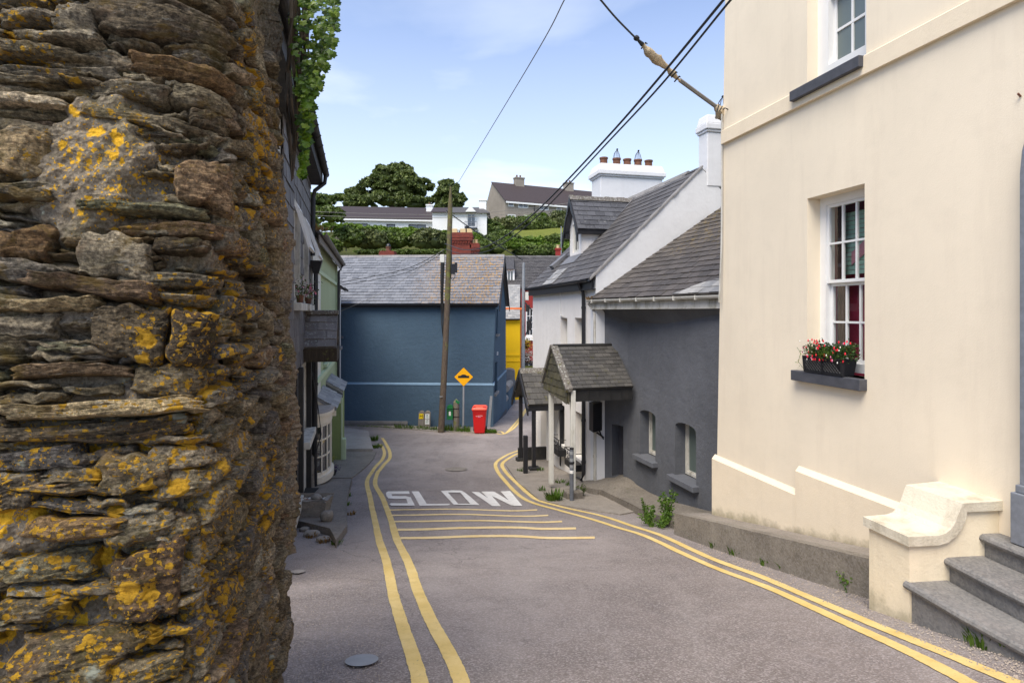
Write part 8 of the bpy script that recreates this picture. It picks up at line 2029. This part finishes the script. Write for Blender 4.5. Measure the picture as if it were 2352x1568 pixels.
# front courses
z = -1.32
while z < 1.30:
    hgt = NRS.choice([.026, .036, .048, .064, .085, .12], p=[.14, .19, .22, .21, .16, .08])
    s = -1.15 - NRS.uniform(0, .2)
    while s < .02:
        L = NRS.uniform(.12, .42) if hgt < .07 else NRS.uniform(.12, .26)
        if s + L > -.10: L = max(L, .12 - s * 1.0) if s < -.02 else L
        L = min(L, .46); cs, cz = s + L / 2, z + hgt / 2 + NRS.uniform(-.012, .012) + .03 * math.sin(s * 5 + z * 3) 
        if cs < -.92 and cz < 1.2: s += L; continue
        if hgt > .11 and NRS.uniform() < .35 and not hero(cs, cz, L / 2, hgt / 2):
            stone(cs, cz - hgt * .26, L / 2 * .96, hgt * .24, NRS.uniform(.0, .04), NRS.normal(-.05, .06), cnt); stone(cs + .02, cz + hgt * .24, L / 2 * .92, hgt * .25, NRS.uniform(.0, .045), NRS.normal(-.04, .07), cnt + 900); cnt += 2
        elif not (busy(cs, cz) and NRS.uniform() < .9) and not hero(cs, cz, L / 2, hgt / 2):
            stone(cs, cz, L / 2 * 1.06, hgt / 2 * NRS.uniform(.95, 1.2), NRS.uniform(-.006, .045), NRS.normal(-.05, .07), cnt); cnt += 1
        s += L + NRS.uniform(-.004, .008)
    z += hgt + NRS.uniform(-.003, .004)
nfront = cnt
z = -1.95
while z < 1.30:
    hgt = NRS.uniform(.045, .10); s = .03 + NRS.uniform(0, .05)
    while s < SL + .12:
        L = NRS.uniform(.12, .30)
        if NRS.uniform() < .90: stone(s + L / 2, z + hgt / 2 + NRS.uniform(-.015, .015), L / 2, hgt / 2 * NRS.uniform(.85, 1.12), NRS.uniform(-.01, .055), NRS.normal(0, .14), cnt, 30, 16); cnt += 1
        s += L + NRS.uniform(.005, .03)
    z += hgt + NRS.uniform(.005, .02)
# thin shards and small packing stones in the joints: joined
Vs, Fs, off = [], [], 0
for k in range(620):
    side = k % 5 < 2
    s0_, z0_ = (NRS.uniform(.0, SL + .1), NRS.uniform(-1.6, 1.25)) if side else (NRS.uniform(-.95, .0), NRS.uniform(-1.3, 1.2))
    if not side and (any(abs(s0_ - q[0]) < q[2] * .9 and abs(z0_ - q[1]) < q[3] * .9 for q in HZ) or busy(s0_, z0_)): continue
    V_, Q_ = stone(s0_, z0_, NRS.uniform(.03, .11), NRS.uniform(.006, .017), NRS.uniform(-.02, .022), NRS.normal(-.03, .10), 2000 + k, 22, 8, None)
    Vs.append(V_); Fs.append(Q_ + off); off += len(V_)
np_mesh('packing_stones', np.concatenate(Vs), np.concatenate(Fs), M['rubble'], stw, kind='stuff')
print('STONES', nfront, cnt)

# ------------------------------------------------------------------ ivy at the far top of the wall
ivy = empty('ivy', (-1.3, 3.3, .4), 'green ivy hanging over the far end of the stone wall', 'ivy')
def ivy_leaf(k):
    rr_ = random.Random(k); pts = [(0, 0), (.30, -.10), (.52, .12), (.44, .34), (.60, .62), (.30, .66), (.0, 1.0), (-.28, .68), (-.58, .60), (-.42, .34), (-.54, .12), (-.30, -.10)]
    c = (0, .35); V = [(c[0], c[1], .10)]; V += [(x * (1 + rr_.uniform(-.1, .1)), y * (1 + rr_.uniform(-.08, .08)), -.10 * abs(x) + rr_.uniform(-.04, .04)) for x, y in pts]
    me = bpy.data.meshes.new('leaf'); me.from_pydata(V, [], [(0, i + 1, (i + 1) % 12 + 1) for i in range(12)]); me.materials.append(M['ivy']); return me, V
leafs = [ivy_leaf(k) for k in range(6)]
rest = MB(); allp = []
def ivyx(py):   # right outline of the mass, left outline
    return np.interp(py, [0, 60, 130, 180, 240, 300, 350, 400], [778, 776, 762, 742, 722, 712, 706, 700]), np.interp(py, [0, 150, 300, 400], [668, 676, 686, 690])
rk = random.Random(3)
for k in range(1150):
    py = rk.uniform(-60, 400) if k % 4 else rk.uniform(-60, 220); hi, lo = ivyx(max(0, py)); t = rk.random() ** .8; px = lo + (hi - lo) * t
    if py > 300 and rk.random() < .45: continue
    Y = 3.30 + rk.uniform(-.22, .30) + .1 * (1 - t); allp.append((P(px, py, Y), t, rk.uniform(-.22, .3)))
allp.sort(key=lambda q: q[0].y)
for k, (p, t, _) in enumerate(allp):
    s = rk.choice([rk.uniform(.014, .03), rk.uniform(.024, .055)]) * (1.0 if p.z > .6 else .85); face = Vector((rk.uniform(-.5, .9), -1, rk.uniform(.1, .9))).normalized()
    yd_ = Vector((rk.uniform(-.4, .5), rk.uniform(-.3, .1), -1)); yd_ = (yd_ - face * yd_.dot(face)).normalized(); xd_ = yd_.cross(face)
    Rm = Matrix((xd_, yd_, face)).transposed().to_4x4(); me, lv = leafs[k % 6]
    T = Matrix.Translation(p - org(ivy)) @ Rm @ Matrix.Scale(s, 4)
    if k < 290:
        o = link_mesh('leaf', me, None, ivy); o.matrix_local = T
    else:
        b0 = len(rest.v); T2 = Matrix.Translation(p) @ Rm @ Matrix.Scale(s, 4); rest.v += [tuple(T2 @ Vector(v)) for v in lv]; rest.f += [(b0, b0 + i + 1, b0 + (i + 1) % 12 + 1) for i in range(12)]
rest.build('foliage', M['ivy'], ivy, kind='stuff')
mb = MB()
for k in range(9):
    x0 = 664 + k * 6; pts = [P(x0 + 6 * math.sin(k + j), -80 + j * 62 - k * 4, 3.28 + .03 * k + .02 * math.sin(j * 2 + k)) for j in range(9 - k // 2)]
    mb.tube(pts, [.012] * (len(pts) - 1) + [.004], 5)
mb.build('stems', M['bark'], ivy, smooth=True)

# ------------------------------------------------------------------ weeds, grass, small plants
def weed(px, py, r, h, n, size, label, m='weed', up_=0.0, cat='weed', group='weeds along the kerbs', dy=0.0):
    b = RG(px, py, up_) + Vector((0, dy, 0)); b = b + (Vector((-.05, -.04, 0)) if 1590 < px < 1850 else Vector((0, 0, 0))); o = tuft('weed', b, r, h, n, size, M[m], None, label, cat, group); return o
def leafy(px, py, h, w, n, size, label, up_=0.0, m='weed', stems=8, dy=0.0):
    b = RG(px, py, up_) + Vector((0, dy, 0)) + (Vector((-.07, -.08, 0)) if px > 1900 else Vector((0, 0, 0))); r_ = empty('weed', b, label, 'weed', 'weeds along the kerbs'); mb = MB(); C = []
    for k in range(stems):
        a = NR.uniform(0, 6.28); q = Vector((math.cos(a), math.sin(a), 0)); hh = h * NR.uniform(.5, 1.0); p0 = b + q * w * .3 * NR.uniform(); p1 = p0 + q * w * NR.uniform(.2, .8) + Vector((0, 0, hh))
        mid = (p0 + p1) / 2 - q * w * .12; mb.tube([p0, mid, p1], [.006, .005, .002], 4)
        for t in np.linspace(.1, 1, 9): C.append(tuple(p0 * (1 - t) ** 2 + mid * 2 * t * (1 - t) + p1 * t * t))
    mb.build('stems', M['weed'], r_); V, Fq = leaf_quads(np.array(C), size, n, (w * .10, w * .10, .02), NR); np_mesh('foliage', V, Fq, M[m], r_, kind='stuff'); return r_
leafy(1489, 1203, .46, .16, 420, .026, 'tall leafy weed at the left end of the high kerb', stems=6)
leafy(1532, 1206, .58, .22, 700, .028, 'tallest bushy weed at the end of the high kerb', stems=10)
leafy(1510, 1210, .25, .30, 500, .026, 'low spread of weeds at the foot of the two tall ones', stems=12)
weed(1568, 1221, .10, .22, 40, .014, 'broad leaved weed against the kerb end')
leafy(1958, 1352, .17, .14, 420, .016, 'fine leaved weed between the high kerb and the cheek wall', stems=12)
for k, (px, py, lb) in enumerate(((1606, 1236, 'small weed tuft under the kerb near its far end'), (1660, 1256, 'small weed tuft under the kerb, third from its far end'), (1706, 1272, 'flat weed tuft at the middle of the kerb foot'), (1776, 1294, 'pale weed tuft at the kerb foot'), (1820, 1306, 'weed tuft at the kerb foot nearer the steps'),
        (2265, 1480, 'small weed at the foot of the bottom step'), (2345, 1500, 'weed at the bottom step by the picture edge'))):
    weed(px, py, .12, .11, 110, .010, lb)
weed(1272, 1150, .16, .22, 110, .016, 'leafy weed clump in front of the white porch post', up_=.0)
leafy(1335, 1140, .24, .20, 600, .020, 'dark weed clump behind the steel bollard', m='leaf_mid', stems=12)
weed(1245, 1128, .08, .12, 40, .012, 'small weed left of the porch post block')
for k, (px, py, lb) in enumerate(((1198, 1081, 'small weed by the black bollard'), (1240, 1080, 'weed at the black porch post base'), (1285, 1108, 'weed line along the cottage foot'), (1310, 1114, 'weed beside the cottage foot near the posts'))): weed(px, py, .12, .09, 46, .011, lb, up_=.02)
for k, (px, py, lb) in enumerate(((800, 1140, 'weed in the joint of the old paving edge'), (806, 1182, 'round leaved weed at the old paving edge'), (800, 1160, 'dry weed at the old paving edge'), (745, 1246, 'grass tuft at the broken paving'), (772, 1250, 'dry grass at the tip of the paving'), (715, 1234, 'green tuft by the pale broken stone'))): weed(px, py, .07, .07, 40, .011, lb, m='weed' if k % 2 == 0 else 'dry_leaf')
weed(860, 1012, .12, .20, 80, .014, 'grass clump at the slab end by the yellow lines'); weed(866, 1028, .16, .14, 80, .014, 'grass clump at the near corner of the pale slab', up_=0); weed(840, 1034, .2, .10, 60, .012, 'low grass under the pale slab edge')
leafy(881, 976, .62, .16, 420, .035, 'upright weed against the blue wall', m='leaf_mid', stems=8)
gs = MB(); V = []; Fq = []
for k in range(1500):
    px = R.choice([R.uniform(905, 1006), R.uniform(1020, 1080), R.uniform(1112, 1140), R.uniform(780, 905)]); py = 978 + (px - 880) * .055 + R.uniform(-1, 4)
    b = RG(px, min(py, 994), .02); b.y = min(b.y, 25.02 - (px - 1127) / F * 1.4); h = R.uniform(.04, .16) * (1.6 if 1020 < px < 1080 else (.35 if px < 905 else 1)); a = R.uniform(0, 6.3); w = R.uniform(.008, .02)
    s = Vector((math.cos(a), math.sin(a), 0)); l = Vector((R.uniform(-.06, .06), R.uniform(-.06, .06), h)); i_ = len(V); V += [tuple(b - s * w), tuple(b + s * w), tuple(b + l + s * w * .3), tuple(b + l - s * w * .3)]; Fq.append((i_, i_ + 1, i_ + 2, i_ + 3))
np_mesh('grass', V, Fq, M['weed'], None, kind='stuff')
# loose grit along the kerbs
V = []; Fq = []
def grit(px, py, s, up_=0):
    p = RG(px, py, .006 + up_); i_ = len(V); q = [Vector((R.uniform(.5, 1) * s, 0, 0)), Vector((0, R.uniform(.5, 1) * s, 0)), Vector((-R.uniform(.5, 1) * s, 0, 0)), Vector((0, -R.uniform(.5, 1) * s, 0))]
    V.extend([tuple(p + v) for v in q] + [tuple(p + Vector((0, 0, s * .8)))]); Fq.extend([(i_, i_ + 1, i_ + 4), (i_ + 1, i_ + 2, i_ + 4), (i_ + 2, i_ + 3, i_ + 4), (i_ + 3, i_, i_ + 4)])
for k in range(2600):
    t = R.random(); px = 1600 + t * 750; py = 1238 + (px - 1600) * .335 + (R.random() ** 1.6) * (22 + t * 60); grit(px, py, R.uniform(.003, .010))
for k in range(2200): px = R.uniform(664, 880); py = R.uniform(1200, 1600); grit(px, py, R.uniform(.002, .007))
for k in range(1200): px = R.uniform(790, 1130); py = 977 + (px - 880) * .055 + R.uniform(0, 14); grit(px, min(py, 999), R.uniform(.008, .022))
np_mesh('gravel', V, Fq, M['pebble'], None, kind='stuff', nper=3)
# flower box on the lower sill of the cream house
c0 = fn(0, 0) if False else W1.fn((ua_ + ub_) / 2 + .02, -.665, -.0)
fb = empty('flower_box', c0, 'black lattice flower box with red and white fuchsias on the lower sill', 'flower box')
def fq(u, z, d): return W1.fn((ua_ + ub_) / 2 + .06 + u, -.665 + z, d - .01)
mb = MB(); a, h = .28, .175
mb.hexa([fq(-a * .92, 0, -.075), fq(a * .92, 0, -.075), fq(a * .92, 0, .075), fq(-a * .92, 0, .075), fq(-a, h, -.095), fq(a, h, -.095), fq(a, h, .095), fq(-a, h, .095)])
bxo = mb.build('box', M['black'], fb)
mb = MB()
for (u0, u1, z0, z1) in ((-a * .97, a * .97, .0, .02), (-a, a, h - .02, h + .005), (-a, -a + .02, 0, h), (a - .02, a, 0, h), (-.01, .01, 0, h)):
    mb.hexa([fq(u0, z0, -.08 - .02 * z0 / h - .008), fq(u1, z0, -.08 - .02 * z0 / h - .008), fq(u1, z0, -.06), fq(u0, z0, -.06), fq(u0, z1, -.08 - .02 * z1 / h - .008), fq(u1, z1, -.08 - .02 * z1 / h - .008), fq(u1, z1, -.06), fq(u0, z1, -.06)])
for s_ in (-1, 1):
    for k in range(14):
        u0 = -a + .03 + k * .04; pts = []
        for t in (0, .5, 1): u = u0 + s_ * t * .12; z_ = .025 + t * (h - .05); pts.append(fq(max(-a + .02, min(a - .02, u)), z_, -.079 - .02 * z_ / h))
        mb.tube(pts, .0035, 4)
mb.build('lattice', M['black'], fb)
C = np.array([fq(R.uniform(-.33, .30), .23 + R.uniform(-.05, .07), R.uniform(-.10, .08)) for _ in range(46)]); V_, F_ = leaf_quads(C, .020, 1900, (.03, .03, .03), NR); np_mesh('foliage', V_, F_, M['fuchsia_leaf'], fb, kind='stuff')
C = np.array([fq(R.uniform(-.14, .10), .22, -.1) for _ in range(10)]); V_, F_ = leaf_quads(C, .022, 260, (.03, .03, .025), NR); np_mesh('foliage', V_, F_, M['weed'], fb, kind='stuff')
for m_, n_, sz in (('flower_red', 46, .017), ('flower_pink', 10, .013), ('flower_white', 14, .012)):
    mb = MB()
    for k in range(n_):
        p = fq(R.uniform(-.36, .30), R.uniform(.13, .36), R.uniform(-.17, -.04))
        mb.lathe(p, [(.002, sz * 1.2), (sz * .35, sz * .8), (sz * .55, 0), (sz * .2, -sz * .5)], 6)
    mb.build('flowers', M[m_], fb, kind='stuff')
mb = MB(); mb.tube([fq(.32, .02, -.05), fq(.40, .1, -.06), fq(.37, .2, -.05), fq(.42, .26, -.06)], .003, 4); mb.build('trailing_stem', M['weed'], fb)
C = np.array([fq(.36 + .05 * math.sin(k), .04 + k * .03, -.06) for k in range(8)]); V_, F_ = leaf_quads(C, .012, 22, (.02, .01, .01), NR); np_mesh('foliage', V_, F_, M['euonymus'], fb, kind='stuff')
# red fluttering bits aside, the rust stain on the cream wall is a mark of its own
mb = MB(); p = W1.uz(2345, 222); mb.tube([W1.fn(p[0], p[1], -.004), W1.fn(p[0], p[1] + .02, -.03)], .008, 6); mb.build('rusty_bolt', M['terracotta'], cream)
